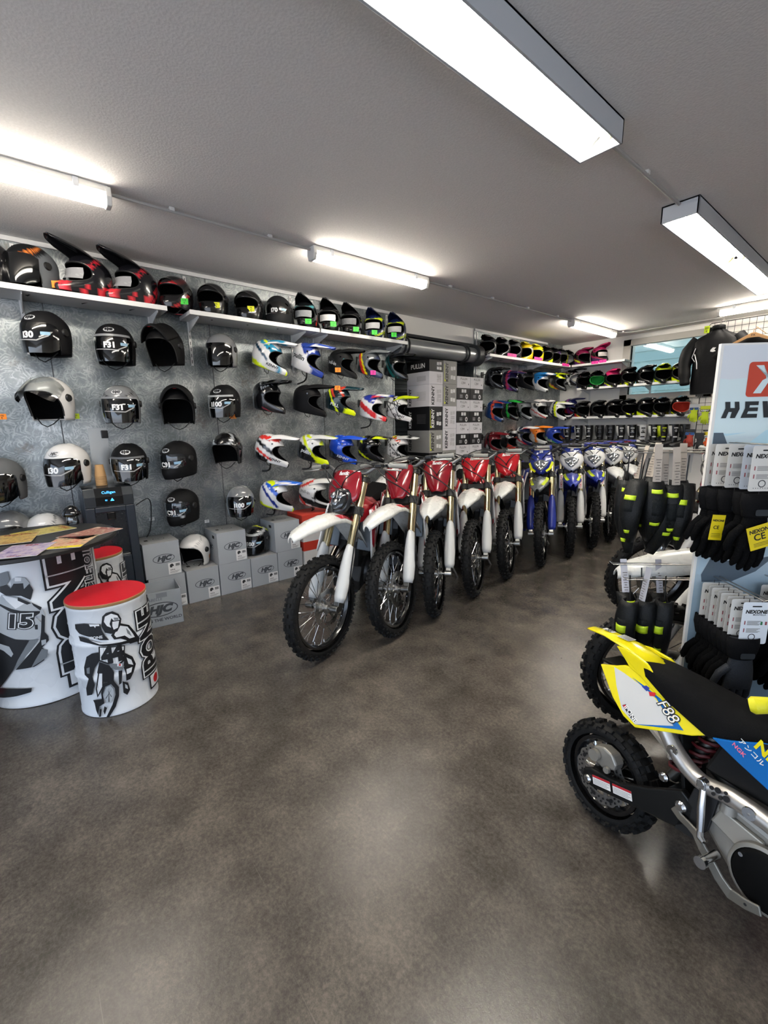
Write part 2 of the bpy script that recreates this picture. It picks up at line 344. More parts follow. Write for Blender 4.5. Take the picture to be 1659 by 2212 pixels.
trough_lamp(-1.31, -1.09, 3.57, 6.35, 2, 'wide twin tube ceiling lamp in the upper right corner behind the nearest one')
M_COND = mat('#a9a7a4', .5)
def conduit(pts, label):
    t = thing('conduit', label, 'conduit', pts[0], 0, 'ceiling conduits'); o = V(pts[0])
    mb = MB(); mb.tube([V(p)-o for p in pts], .0105, 8); mb.build('pipe', M_COND, t, True)
    L_ = (V(pts[1])-o); n = max(1, int(L_.length/.6))
    for k in range(n):
        c = L_*((k+.5)/n); mb = MB(); mb.box(c+V((0, 0, .012)), (.032, .032, .022)); mb.build('pipe_clip', M_WL, t, bevel=.003)
ZC = H-.026
conduit([(-3.3, .64, ZC), (-3.3, 2.01, ZC)], 'grey ceiling conduit between the left edge lamp and the middle tube lamp')
conduit([(-3.3, 3.32, ZC), (-3.3, 6.18, ZC)], 'long grey ceiling conduit between the middle tube lamp and the rear corner lamp')
conduit([(-1.2, 2.455, ZC), (-1.2, 3.555, ZC)], 'short grey conduit joining the two wide twin tube lamps')
conduit([(-3.3, 7.57, ZC), (-3.1, 7.75, ZC), (-1.9, 7.75, ZC)], 'thin conduit along the ceiling above the rear window')

# ------------------------------------------------------------------ shelves
M_SHELF = mat('#c3c3c2', .5); M_SHB = mat('#d9d9d7', .45)
def shelf_x(y0, y1, z, label, br=()):
    t = thing('wall_shelf', label, 'shelf', (XW, y0, z), 0, 'wall shelves')
    mb = MB(); mb.box2((.02, 0, -.034), (.33, y1-y0, 0)); mb.build('board', M_SHELF, t, bevel=.002)
    mb = MB(); mb.box2((.33, 0, -.034), (.334, y1-y0, .003)); mb.build('price_rail', mat('#ecebe8', .35), t)
    for y in br:
        mb = MB(); mb.prism([(.012, -.034), (.30, -.034), (.30, -.05), (.03, -.12), (.012, -.12)], .006, 'y', y-y0-.003); mb.build('bracket', M_SHB, t)
        mb = MB(); mb.box2((0, y-y0-.012, -.42), (.012, y-y0+.012, .36)); mb.mi = 1
        for k in range(14): mb.box2((.0121, y-y0-.003, -.40+k*.055), (.0126, y-y0+.003, -.37+k*.055))
        mb.build('slotted_upright', [M_SHB, BLACK], t)
    return t
shelf_x(-.9, 1.12, 2.61, 'long white wall shelf above the matte black helmets at the left', (.17, 1.05))
shelf_x(1.30, 2.60, 2.61, 'middle white wall shelf carrying four plain black helmets', (1.38, 2.45))
shelf_x(2.62, 3.86, 2.61, 'white wall shelf carrying the two navy and neon helmets', (2.72, 3.80))
shelf_x(5.50, 7.86, 2.61, 'white wall shelf carrying the two yellow helmets', (5.6, 7.0))
def shelf_y(x0, x1, z, label, d=.32, br=()):
    t = thing('wall_shelf', label, 'shelf', (x0, YB, z), 0, 'wall shelves')
    mb = MB(); mb.box2((0, -d, -.03), (x1-x0, -.001, 0)); mb.build('board', M_SHELF, t, bevel=.002)
    mb = MB(); mb.box2((0, -d-.004, -.034), (x1-x0, -d, .002)); mb.build('price_rail', mat('#ecebe8', .35), t)
    for x in br:
        mb = MB(); mb.prism([(-.002, -.03), (-d+.03, -.03), (-d+.03, -.045), (-.02, -.11), (-.002, -.11)], .006, 'x', x-x0); mb.build('bracket', M_SHB, t)
        mb = MB(); mb.box2((x-x0-.012, -.012, -.4), (x-x0+.012, -.001, .1)); mb.build('slotted_upright', M_SHB, t)
    return t
shelf_y(-4.12, -3.22, 2.61, 'short white shelf on the rear wall with two magenta helmets', .3, (-3.28,))
shelf_y(-4.0, -2.22, 2.20, 'white rear wall shelf right below the window', .3, (-3.9, -2.9, -2.3))
shelf_y(-4.05, -2.16, 1.697, 'white rear wall shelf with the row of black and neon helmets above the boots', .3, (-3.9, -2.9, -2.3))
shelf_y(-4.05, -2.10, 1.19, 'lowest white rear wall shelf carrying the motocross boots', .3, (-3.9, -2.2))
# slotted uprights on the panels
# ------------------------------------------------------------------ duct pipe over the shutter
t = thing('duct_pipe', 'galvanised round duct pipe hung across the shutter recess', 'pipe', (XW+.12, 3.86, 2.60))
mb = MB(); mb.tube([(0, 0, 0), (0, 1.55, 0)], .105, 28); mb.build('pipe', mat('#a4a8a9', .32, metal=.6), t, True)
for y in (.10, 1.28):
    mb = MB()
    for k in (-.03, .03): mb.lathe([(.106, y+k-.012), (.122, y+k-.008), (.122, y+k+.008), (.106, y+k+.012)], 28, axis='y')
    mb.build('clamp_ring', mat('#3a3c3d', .4, metal=.6), t, True)
mb = MB(); mb.lathe([(.0, 1.5), (.15, 1.5), (.15, 1.62), (.0, 1.62)], 28, axis='y'); mb.build('end_flange', mat('#3c3e40', .5, metal=.4), t, True)
tag(t, 'galvanised round duct pipe hung across the shutter recess', 'pipe')

# ------------------------------------------------------------------ daylight
w = bpy.data.worlds.new('sky'); sc.world = w; w.use_nodes = True; nt = w.node_tree; bg = nt.nodes['Background']
sky = nt.nodes.new('ShaderNodeTexSky'); sky.sky_type = 'HOSEK_WILKIE'; sky.turbidity = 6; sky.sun_direction = V((-.3, .5, .8)).normalized()
hs = nt.nodes.new('ShaderNodeHueSaturation'); hs.inputs['Saturation'].default_value = .62; nt.links.new(sky.outputs[0], hs.inputs['Color']); nt.links.new(hs.outputs[0], bg.inputs[0]); bg.inputs[1].default_value = SKY
sc.view_settings.view_transform = 'Standard'; sc.view_settings.look = 'None'; sc.view_settings.gamma = 1; sc.view_settings.exposure = EXPO
sc.view_settings.use_curve_mapping = False
# ------------------------------------------------------------------ helmets
from mathutils.bvhtree import BVHTree
def sstep(x, a, b): t = max(0, min(1, (x-a)/(b-a))); return t*t*(3-2*t)
HA, HB_, HC, HZ = .145, .122, .137, -.137
M_MATTE = mat('#101011', .58, attr=True, noise=.05, spec=.14); M_GLOSS = mat('#111112', .2, attr=True, coat=.5, noise=.03)
M_LIN = mat('#070708', .92, bump=.4, scale=200, spec=.1); M_LING = mat('#3a3b3d', .95, bump=.4, scale=200); M_TRIM = mat('#060606', .6)
M_VIS = mat('#050607', .05, coat=1, noise=.01); M_CLR = clear_mat('#e9edee', .35); M_STRAP = mat('#0b0b0b', .8)
def hpos(az, z, k, K):
    c, s_ = math.cos(az), math.sin(az)
    if z >= 0: s = max(0, 1-(z/HC)**2.15)**(1/2.15)
    else: s = 1 - K['tuck']*(z/HZ)**2
    x, y = HA*s*c, HB_*s*s_
    if c > 0:
        g = c**K['cp']; d = sstep(-z, K['cz0'], K['cz1'])
        x += K['chin']*g*d; y *= 1-.22*g*d*(K['chin']/.09)
    else:
        x *= 1 - .10*sstep(-z, .02, .13)
        x *= 1 + .06*sstep(z, -.02, .06)*(1-sstep(z, .06, .13))
    return V((x, y, z))*k
HK = {'mx': dict(tuck=.15, cp=2.9, cz0=-.005, cz1=.10, chin=.115, az0=1.16, zt=.070, zb=-.060, rise=.022),
      'full': dict(tuck=.12, cp=1.3, cz0=.02, cz1=.1, chin=.034, az0=1.2, zt=.05, zb=-.045, rise=.0),
      'jet': dict(tuck=.10, cp=1.5, cz0=0, cz1=.1, chin=.0, az0=1.25, zt=.045, zb=-.2, rise=0.0)}
HK['flip'] = dict(HK['jet'], zt=.06)
def edges(az, K, jet):
    a = abs(az)
    if a < K['az0']:
        q = (1-(a/K['az0'])**3)**.45
        if jet: return HZ*.8+(K['zt']-HZ*.8)*(1-(a/K['az0'])**4)**.5, None
        zc = (K['zt']+K['zb'])/2
        return zc+(K['zt']-zc)*q, zc+(K['zb']-zc)*q
    return (None, None) if jet else ((K['zt']+K['zb'])/2,)*2
def hsheet(K, k, n, jet, opening=True):
    azs = []; m = n//3
    for i in range(m+1): azs.append(K['az0']*math.sin(-PI/2+PI*i/m))
    for i in range(1, n-m): azs.append(K['az0']+(2*PI-2*K['az0'])*i/(n-m))
    r1, r2, r3 = n//4, 4, n//5; mb = MB(); N_ = len(azs)
    for az in azs:
        a = az if az <= PI else az-2*PI
        zt, zb = edges(a, K, jet); rim = HZ+K['rise']*max(0, math.cos(a))**2
        col = []
        if jet:
            z1 = rim if zt is None else max(zt, rim)
            for i in range(r1+r3+1): t = i/(r1+r3); col.append(hpos(a, HC-(HC-z1)*(1-math.cos(t*PI/2)), k, K))
        else:
            for i in range(r1+1): t = i/r1; col.append(hpos(a, HC-(HC-zt)*(1-math.cos(t*PI/2)), k, K))
            for i in range(1, r2+1): col.append(hpos(a, zt+(zb-zt)*i/r2, k, K))
            for i in range(1, r3+1): col.append(hpos(a, zb+(rim-zb)*i/r3, k, K))
        mb.v += col
    M_ = len(col)
    for i in range(N_):
        j = (i+1) % N_
        for r in range(M_-1):
            if not jet and opening and i < m and r1 <= r < r1+r2: continue
            mb.f.append([i*M_+r, i*M_+r+1, j*M_+r+1, j*M_+r]); mb.m.append(0)
    return mb
def paint(o, base, bands):
    me = o.data; at = me.color_attributes.new('Col', 'FLOAT_COLOR', 'POINT'); lb = (*lin(base), 1)
    bs = [(lin(b[0]), b[1:]) for b in bands]; out = []
    for v in me.vertices:
        c = lb; x, y, z = v.co
        for col, p in bs:
            q = p[0]*x + p[1]*z
            if p[2] < q < p[3] and (len(p) < 5 or p[4] < x < p[5]) and (len(p) < 7 or p[6] < z < p[7]): c = (*col, 1)
        out += c
    at.data.foreach_set('color', out)
def decal(mb, bvh, geo, o, ux, uy, d, off=.0048):
    o, ux, uy, d = V(o), V(ux), V(uy), V(d).normalized(); vs, fs = geo; P = []; bad = set()
    for x, y in vs:
        p = o+ux*x+uy*y; h, n, i, ds = bvh.ray_cast(p, d)
        if h is None: bad.add(len(P))
        P.append(h-d*off if h is not None else p)
    return mb.add(P, [f for f in fs if not bad.intersection(f)])
def tgeo(s, size, bold=.02, shear=0, sx=1): vs, fs = text_geo(s, bold, shear, sx); return [(x*size, y*size) for x, y in vs], fs
def bvh_of(o): me = o.data; return BVHTree.FromPolygons([v.co.copy() for v in me.vertices], [list(p.vertices) for p in me.polygons])
HCACHE = {}
def dk(c, f=.8): return tuple(x*f for x in c) if not isinstance(c, str) else c
def helmet(kind, base, bands=(), peak=None, gloss=True, n=54, vis='dark', logo=None, side=None, vtext=None, lin_='d', chinc=None, peak2=None, viscol=None, vents=True, goggles=None, PR=.056):
    """build one helmet standing at the world origin: x forward, z up, origin in the middle of the shell"""
    K = HK[kind]; jet = kind in ('jet', 'flip')
    t = link('helmet', None); t.empty_display_size = .05
    M_ = M_GLOSS if gloss else M_MATTE
    sh = hsheet(K, 1, n, jet).build('shell', M_, t, True, merge=1e-5, solid=.006, angle=60); paint(sh, base, bands)
    lo = hsheet(K, .945, 30, jet).build('lining', M_LIN if lin_ == 'd' else M_LING if lin_ == 'g' else mat(lin_, .9, bump=.3, scale=200), t, True, merge=1e-5)
    bv = bvh_of(sh)
    # trim along the opening and the lower rim
    tr = MB(); az = [K['az0']*math.sin(-PI/2+PI*i/24) for i in range(25)]
    if jet: tr.tube([hpos(a, max(edges(a, K, True)[0] or HZ, HZ*.8), 1.0, K) for a in az], .004, 5)
    else:
        lp = [hpos(a, edges(a, K, False)[0], 1.0, K) for a in az[1:-1]] + [hpos(a, edges(a, K, False)[1], 1.0, K) for a in reversed(az[1:-1])]
        tr.tube(lp+lp[:1], .0045, 5)
    tr.build('edge_trim', mat(lin_, .6) if lin_ not in 'dg' else M_TRIM, t, True)
    if kind == 'mx':
        if goggles is None: t['mx'] = 1
        pk = MB(); rows = []; c1 = peak or base
        for i in range(10):
            q = i/9; x = -.03+.262*q; w = .112-.048*q-.010*math.sin(q*PI); zc = .122+.030*math.sin(min(1, q*2.2)*PI/2)+PR*q
            if q > .72: w *= 1-.42*((q-.72)/.28)**1.7
            row = []
            for j in range(13):
                s = -1+j/6; row.append(V((x+(.0 if abs(s) < .99 else -.012*q)-.035*(1-abs(s))*0+.02*(1-s*s)*q, w*s, zc-.052*abs(s)**2.2*(1-.5*q)+.006*(abs(abs(s)-.4) < .1))))
            rows.append(row)
        pk.grid(rows); po = pk.build('peak', M_, t, True, solid=.0045, angle=50); paint_peak(po, c1, peak2 or [])
        for s in (-1, 1): P = V((.035, s*.106, .062)); MB().cyl(P, P+V((0, s*.012, 0)), .009, .008, 10).build('peak_screw', BLACKG, t, True)
        ck = MB(); fr = hpos(0, -.098, 1.0, K); rows = []
        for i in range(5):
            z = -.118+.04*i/4; rows.append([hpos(a, z, 1.0, K)+V((.004, 0, 0)) for a in (-.34, -.2, -.07, .07, .2, .34)])
        ck.grid(rows); ck.build('chin_vent', mat(chinc, .4) if chinc else BLACK, t, True)
    if kind == 'full' and vis:
        mv = visor(K, K['zt']+.006, K['zb']-.006, K['az0']*1.02, 1.03); o = mv.build('visor', M_VIS if vis == 'dark' else M_CLR if vis == 'clear' else mat(vis, .08, coat=1), t, True)
        if vis == 'clear': o.rotation_euler = (0, -R(52), 0)
    if kind == 'jet' and vis:
        up = vis == 'up'
        mv = visor(K, .052, -.122, 1.22, 1.055, flare=.035); o = mv.build('visor', (M_CLR if up or vis == 'clear' else M_VIS), t, True)
        if up: o.rotation_euler = (0, -R(48), 0)
        if viscol:
            b2 = MB(); rows = [[hpos(a, z, 1.075, K)+V((.05*.06, 0, 0)) for a in [-1.15+2.3*i/20 for i in range(21)]] for z in (.05, .036)]; b2.grid(rows); b2.build('visor_band', mat(viscol, .35), o if not up else t, True)
    if kind == 'flip':   # chin bar swung up over the forehead
        KF = HK['full']; mb = MB(); rows = []
        for i in range(10):
            z = .03-.15*i/9; rows.append([hpos(-1.25+2.5*j/22, z, 1.02, KF) for j in range(23)])
        mb.grid(rows); o = mb.build('chin_bar', M_, t, True, solid=.008, angle=60); paint(o, base, ()); o.rotation_euler = (0, -R(72), 0); o.location = (-.012, 0, .02)
        mb = MB(); mb.box((.14, 0, .14), (.02, .03, .008)); mb.build('release_catch', mat('#b01c22', .4), t, bevel=.002)
    if kind != 'mx' and vents:
        mb = MB()
        for s in (-1, 1):
            rows = []
            for i in range(4): rows.append([V((.02-.09*j/5, s*(.022+.014*i), 0)) for j in range(6)])
            P = []
            for r in rows:
                q = []
                for p in r:
                    h = bv.ray_cast(p+V((0, 0, .3)), V((0, 0, -1)))[0]; q.append((h or p)+V((0, 0, .006*math.sin(PI*(p.x+.07)/.09)+.001)))
                P.append(q)
            mb.grid(P)
        o = mb.build('top_vent', M_, t, True); paint(o, base, ())
        for s in (-1, 1):
            h = bv.ray_cast(V((.0, s*.4, .005)), V((0, -s, 0)))[0] or V((0, s*.12, 0)); mb = MB(); mb.cyl(h, h+V((0, s*.013, 0)), .026, .021, 18); mb.build('visor_pivot', BLACK if gloss else M_TRIM, t, True)
    if logo == 'HJC':
        hjc(t, bv, (.4, 0, .086), (0, 1, 0), (0, 0, 1), (-1, 0, 0), .034)
    if side:
        s_, size, x, z, colr, sh_ = side; mb = MB()
        for s in (-1, 1): decal(mb, bv, tgeo(s_, size, .03, sh_), (x, s*.4, z), (-s, 0, 0), (-.0, 0, 1) if True else 0, (0, -s, 0))
        mb.build('lettering', mat(colr, .4), t)
    if vtext and vis:
        vo = [c for c in t.children if c.name.startswith('visor') and not c.name.startswith('visor_')][0]; bv2 = bvh_of(vo)
        mb = MB(); decal(mb, bv2, tgeo(vtext, .052, .05), (.5, .005, -.022), (0, 1, 0), (0, 0, 1), (-1, 0, 0), .0014); o = mb.build('visor_lettering', WHITE, vo)
        mb = MB(); decal(mb, bv2, facets(rrect(.034, .02, .002)), (.5, .085, -.012), (0, 1, 0), (0, 0, 1), (-1, 0, 0), .0014); mb.build('visor_sticker', mat('#8fb4cc', .4), vo)
        mb = MB(); decal(mb, bv2, facets([(-.09, -.05), (.05, -.058), (.095, -.03), (.11, -.0), (.103, -.0), (.09, -.025), (.048, -.05), (-.09, -.046)]), (.5, 0, .0), (0, 1, 0), (0, 0, 1), (-1, 0, 0), .0012); mb.build('visor_stripe', mat('#9c9c9c', .3), vo)
    if goggles:
        mb = MB(); rows = [[hpos(a, z, .985, K) for a in [-.8+1.6*i/12 for i in range(13)]] for z in (.035, .0, -.035)]; mb.grid(rows); mb.build('packing_film', mat(goggles, .25, noise=.1, scale=30, bump=.6), t, True)
    mb = MB()
    if kind == 'mx': sp = [V((.03, -.085, -.12)), V((.05, -.06, -.158)), V((.07, -.02, -.172)), V((.06, .03, -.165)), V((.03, .085, -.12))]
    else: sp = [V((.04, -.08, -.12)), V((.06, -.04, -.16)), V((.065, .0, -.178)), V((.06, .04, -.16)), V((.04, .08, -.12))]
    mb.tube(sp, .0035, 5); mb.build('chin_strap', M_STRAP, t, True)
    return t
def visor(K, zt, zb, az0, k, flare=0):
    mb = MB(); rows = []
    for i in range(9):
        z = zt+(zb-zt)*i/8; row = []
        for j in range(25):
            a = az0*(-1+j/12); tap = 1-.28*max(0, (abs(a)/az0-.62)/.38)**2
            zz = z*1 if i in () else (zt+zb)/2+(z-(zt+zb)/2)*tap
            row.append(hpos(a, zz, k, K)+V((flare*(i/8)*max(0, math.cos(a)), 0, 0)))
        rows.append(row)
    mb.grid(rows); return mb
def paint_peak(o, base, st):
    me = o.data; at = me.color_attributes.new('Col', 'FLOAT_COLOR', 'POINT'); out = []; bs = [(lin(s[0]), s[1:]) for s in st]
    for v in me.vertices:
        c = lin(base); x, y = v.co.x, abs(v.co.y)
        for col, (x0, x1, y0, y1) in bs:
            if x0 <= x <= x1 and y0 <= y <= y1: c = col
        out += (*c, 1)
    at.data.foreach_set('color', out)
def hjc(par, bv, o, ux, uy, d, r):
    mb = MB(); mb.mi = 0; decal(mb, bv, facets(ellipse(r*1.12, r*.56)), o, ux, uy, d, .0042); mb.mi = 1; decal(mb, bv, facets(ellipse(r, r*.46)), o, ux, uy, d, .0048)
    mb.mi = 0; decal(mb, bv, tgeo('HJC', r*.66, .04, .25, 1.1), o, ux, uy, d, .0054); mb.build('emblem', [mat('#26272a', .35), mat('#c9cbcc', .3)], par)
def place(t, pos, rel, pitch, sc_, label, cat='helmet', group=None, roll=0, name=None):
    th = math.atan2(-pos[1], -pos[0]); t.location = pos; t.rotation_euler = (R(roll), R(pitch+(9 if len(t.children) and t.get('mx') else 0)), th+R(rel)); t.scale = (sc_,)*3
    tag(t, label, cat, group); return t
HX = -4.255
GW, GT, GS = 'helmets hung on the zinc wall', 'helmets on the long wall shelf', 'helmets on the rear shelves'
M_TAG = {c: mat(c, .6) for c in ('#f08a1c', '#c9e21e', '#3fd13a', '#e8389c', '#eef02a', '#d6dadc')}
STEMS = (662, 583, 672, 802, 592, 676)
def hook(pos, stem=False):
    t = thing('helmet_hook', 'black rod hook on the wall, hidden inside a hanging helmet', 'hook', (XW, pos.y, pos.z+.045), 0, 'hidden hooks under the hanging helmets')
    mb = MB(); mb.box((.006, 0, 0), (.012, .05, .09)); mb.tube([(.01, 0, 0), (XH, 0, .03), (XH+.02, 0, .065)], .007, 6); mb.build('rod', BLACK, t)
    if stem: mb = MB(); mb.tube(smooth_path([(XH-.01, 0, .03), (XH-.01, 0, -.15), (XH-.04, 0, -.27), (.01, 0, -.30)]), .009, 6); mb.build('stem', BLACK, t, True)
XH = abs(XW-HX)
def note(col, p, n, up=(0, 0, 1), w=.055, h=.042, label='', txt=None):
    """a hand-written paper price note, flat, at p facing n"""
    n = V(n).normalized(); ux = V((0, 0, 1)).cross(n).normalized(); uy = n.cross(ux); mb = MB(); p = V(p); q = p
    P = [q+ux*a*w/2+uy*b*h/2 for a, b in ((-1, -1), (1, -1), (1, 1), (-1, 1))]; mb.ring_loft([P, [x+n*.0008 for x in P]])
    o = mb.build('price_note', M_TAG[col]); tag(o, label, 'price note', 'coloured price notes')
    m2 = MB(); flat_text(m2, txt or '299', q+n*.0014+uy*h*.15, ux, uy, h*.42, .01); flat_text(m2, '€', q+n*.0014-uy*h*.25, ux, uy, h*.4, .01); m2.build('handwriting', BLACK, o)
    return o
def wall(u, v, rel, pitch, label, sc_=1.0, **k):
    if k.get('kind') != 'mx': sc_ *= 1.07
    p = on_x(u, v, HX); h = helmet(**k); place(h, p, rel, pitch, sc_, label, group=GW); hook(p, u in STEMS); return h
K_, W_, NE, RD, BL, TE, GY = '#0d0d0f', '#e4e4e2', '#d9ee12', '#c8252b', '#1c3f96', '#1a86ad', '#7b7d80'
J = dict(kind='jet', gloss=False)
# first row below the shelf
wall(101, 722, -38, 4, 'black open-face helmet with smoked visor, top left of the wall, upper row', 1.06, base='#141416', logo='HJC', vtext='i30', **J)
wall(249, 745, -14, 2, 'black open-face helmet with grey visor band, second in the upper row', 1.05, base='#121214', logo='HJC', vtext='F31', viscol=GY, **J)
wall(357, 750, -34, 8, 'matte black flip-up helmet with raised chin bar, third in the upper row', 1.05, kind='flip', base='#131314', gloss=False)
wall(479, 758, -26, 4, 'grey open-face helmet with black visor, upper row left of the first motocross helmet', 1.0, kind='jet', base='#77797b', gloss=True)
wall(578, 766, 72, 16, 'white motocross helmet with teal and neon yellow bands, first of the upper row motocross helmets', 1.0, kind='mx', base=W_, bands=((TE, .35, 1, .055, .12, -.14, .11), (NE, .35, 1, .085, .108, -.14, .02), ('#123a52', .6, 1, -.03, .0, -.14, .06), (NE, .25, 1, -.15, -.105, -.15, .2), (TE, 1, .3, .13, .17)), peak='#e8e8e6', peak2=((TE, -.02, .14, .03, .07),), side=('KENNY', .034, .11, -.082, '#14161a', .2), chinc=NE)
wall(662, 772, 68, 18, 'blue and white motocross helmet with large lettering on its side, upper row', 1.04, kind='mx', base='#dcdcdc', bands=(('#213a8f', .75, 1, .045, .30), ('#213a8f', 1, .55, .075, .4), (W_, 1, -.5, .02, .035, -.1, .1)), peak='#24439c', peak2=((W_, .05, .24, .055, .11), (W_, .10, .2, .0, .03)), side=('pullin', .062, -.03, -.02, '#16181c', .1))
wall(737, 783, 62, 12, 'matte black motocross helmet with pale teal patch beside its eye port, upper row', .98, kind='mx', base='#161718', bands=(('#58b6be', 1, .2, .08, .11, .0, .2, -.03, .05), ('#2a2c2e', .5, 1, -.05, -.01)), gloss=False, side=('pull-in', .05, -.05, -.03, '#b9bcbe', 0))
wall(797, 783, 58, 14, 'grey and black motocross helmet with a red and yellow slanted stripe, upper row', .98, kind='mx', base='#565a5e', bands=(('#22252a', .4, 1, -.15, -.03), ('#d8352a', 1, .75, -.075, -.035), ('#e5d81f', 1, .75, -.035, -.01), ('#3c4560', 1, 0, .1, .3)), peak='#6c7074')
wall(853, 790, 55, 12, 'black motocross helmet with dark teal side graphics, last of the upper row', .98, kind='mx', base='#0e1011', bands=(('#124b4c', .9, 1, -.06, -.02), ('#0d3537', .9, 1, .0, .03)), peak='#101214')
# second row
wall(108, 862, -38, 2, 'white open-face helmet with its clear visor raised, left end of the second row', 1.08, kind='jet', base='#dedddb', vis='up', bands=(('#b9bcc0', .2, 1, .118, .2),))
wall(262, 874, -10, 2, 'grey open-face helmet with black line graphics and dark visor, second row', 1.04, kind='jet', base='#76787a', logo='HJC', vtext='F31', viscol=GY, bands=(('#1a1b1c', .5, 1, .108, .114), ('#1a1b1c', -.5, 1, .108, .112)))
wall(384, 878, -4, 4, 'matte black flip-up helmet facing forward with red catch, second row', 1.05, kind='flip', base='#121213', gloss=False)
wall(486, 867, -28, 4, 'matte black open-face helmet with silver visor band, second row', 1.02, base='#131315', logo='HJC', vtext='i100', viscol='#a9abac', **J)
wall(577, 855, 50, 8, 'glossy black motocross helmet with white shards on its crown, second row', 1.02, kind='mx', base='#101113', bands=(('#b8bcc2', 1, 1.3, .095, .105, -.05, .06), ('#8d959e', 1, -1.1, -.07, -.062), ('#7b2530', .2, 1, -.10, -.09, .05, .2)))
wall(664, 862, 66, 10, 'plain satin black motocross helmet left of the dark teal one, second row', 1.04, kind='mx', base='#121214', gloss=False)
wall(731, 862, 74, 12, 'dark teal motocross helmet with neon yellow chin and red patches, second row', .98, kind='mx', base='#12262b', bands=((NE, 1, .9, -.07, -.045), ('#d6412e', 1, .9, -.03, .01, -.1, .1, .02, .1), (NE, 1, 0, .14, .4), ('#b8321f', .7, 1, .09, .12)), peak='#14323a', side=('PULL', .046, .01, -.07, '#d6d8d8', 0), chinc=NE, peak2=(('#d6412e', .0, .05, .04, .11),))
wall(802, 878, 68, 10, 'blue, white and red motocross helmet, second row left of the one with yellow peak', .98, kind='mx', base='#e2e2e2', bands=(('#28399c', .2, 1, .05, .3, -.2, .06), ('#d32f35', .4, 1, -.075, -.01, -.14, .12), ('#d32f35', 1, .1, .17, .3)), peak='#2c3fa8', peak2=((W_, .06, .2, .03, .06), ('#cf2b33', .0, .1, .06, .11)))
wall(858, 880, 66, 10, 'white motocross helmet with black scribbles and neon yellow peak, second row', .98, kind='mx', base='#dcdcdb', bands=tuple(('#17181a', math.cos(a), math.sin(a), o, o+.011) for a, o in ((.3, -.1), (.9, -.06), (1.6, .03), (2.2, -.02), (2.8, .05), (.6, .02), (1.2, .07), (.1, .04))), peak='#d3e81c', side=('KENNY', .042, .09, -.085, '#111214', .15))
# third row
wall(3, 1035, -30, 6, 'dark grey helmet cut by the left edge of the photo, third row', 1.02, kind='jet', base='#5c5e60', gloss=False)
wall(147, 1002, -34, 4, 'white open-face helmet with dark visor above the table, third row', 1.06, kind='jet', base='#dddcda', logo='HJC', vtext='i30')
wall(280, 997, -10, 4, 'black open-face helmet with grey visor band behind the water dispenser cups, third row', 1.02, base='#111113', logo='HJC', vtext='F31', viscol='#55575a', **J)
wall(386, 990, -44, 8, 'matte black full-face helmet with clear-edged visor, third row', 1.04, kind='full', base='#111112', gloss=False, logo='HJC', vtext='C91', vis='#15181b')
wall(491, 968, -24, 4, 'black open-face helmet with raised silver visor band, third row', 1.0, kind='jet', base='#131314', gloss=True, vis=None, viscol=None, bands=(('#9fa3a6', .8, 1, .125, .15, .0, .2),))
wall(583, 967, 74, 16, 'white motocross helmet with red crown stripe and black sides, third row', 1.0, kind='mx', base='#e1e1e0', bands=(('#d3332d', -.2, 1, .08, .12, -.14, .08), ('#121315', .3, 1, -.02, .015, -.14, .08), ('#121315', .2, 1, -.16, -.09, -.15, .05), ('#d3332d', .3, 1, -.085, -.06, -.1, .08)), peak='#e5e5e4', side=('KENNY', .034, .11, -.085, '#1a1b1d', .2))
wall(672, 966, 70, 14, 'white, black and neon yellow motocross helmet with large lettering, third row', 1.0, kind='mx', base='#131416', bands=(('#d8d9d8', .3, 1, .0, .16, -.15, .1), ('#cfe014', .8, 1, -.01, .03), ('#cfe014', .2, 1, .09, .115, -.15, .0), (NE, 1, .2, .11, .4)), peak='#d5d6d4', side=('pullin', .055, .0, -.045, '#e8e8e8', .1), peak2=((NE, .1, .24, .0, .03),), chinc=NE)
wall(738, 966, 66, 14, 'glossy blue motocross helmet, third row', 1.0, kind='mx', base='#1643b8', bands=(('#0e1220', .2, 1, -.16, -.07, -.15, .1), ('#2a5fdc', .7, 1, .03, .06)), peak='#1e4fce', side=('KENNY', .04, .09, -.085, '#c4cad8', .1))
wall(799, 965, 62, 12, 'black motocross helmet with neon yellow patches, third row right of the blue one', .98, kind='mx', base='#101112', bands=((NE, 1, .3, -.10, -.05, -.2, .2, .03, .1), (NE, .3, 1, -.115, -.095)), peak='#131415', peak2=((NE, .05, .2, .05, .09),))
wall(859, 964, 64, 12, 'white motocross helmet with red and yellow crown and black scribbles, third row right end', .98, kind='mx', base='#dedddb', bands=(('#d9412a', .2, 1, .075, .11, -.1, .05), ('#e8d62a', .2, 1, .085, .12, -.14, -.03)) + tuple(('#1a1b1d', math.cos(a), math.sin(a), o, o+.010) for a, o in ((.4, -.06), (1.1, -.03), (2.0, .02), (2.6, .09), (.2, .05))), peak='#d6d6d4', side=('KENNY', .046, .08, -.08, '#121315', .15), peak2=(('#1a1b1d', .1, .16, .02, .06),))
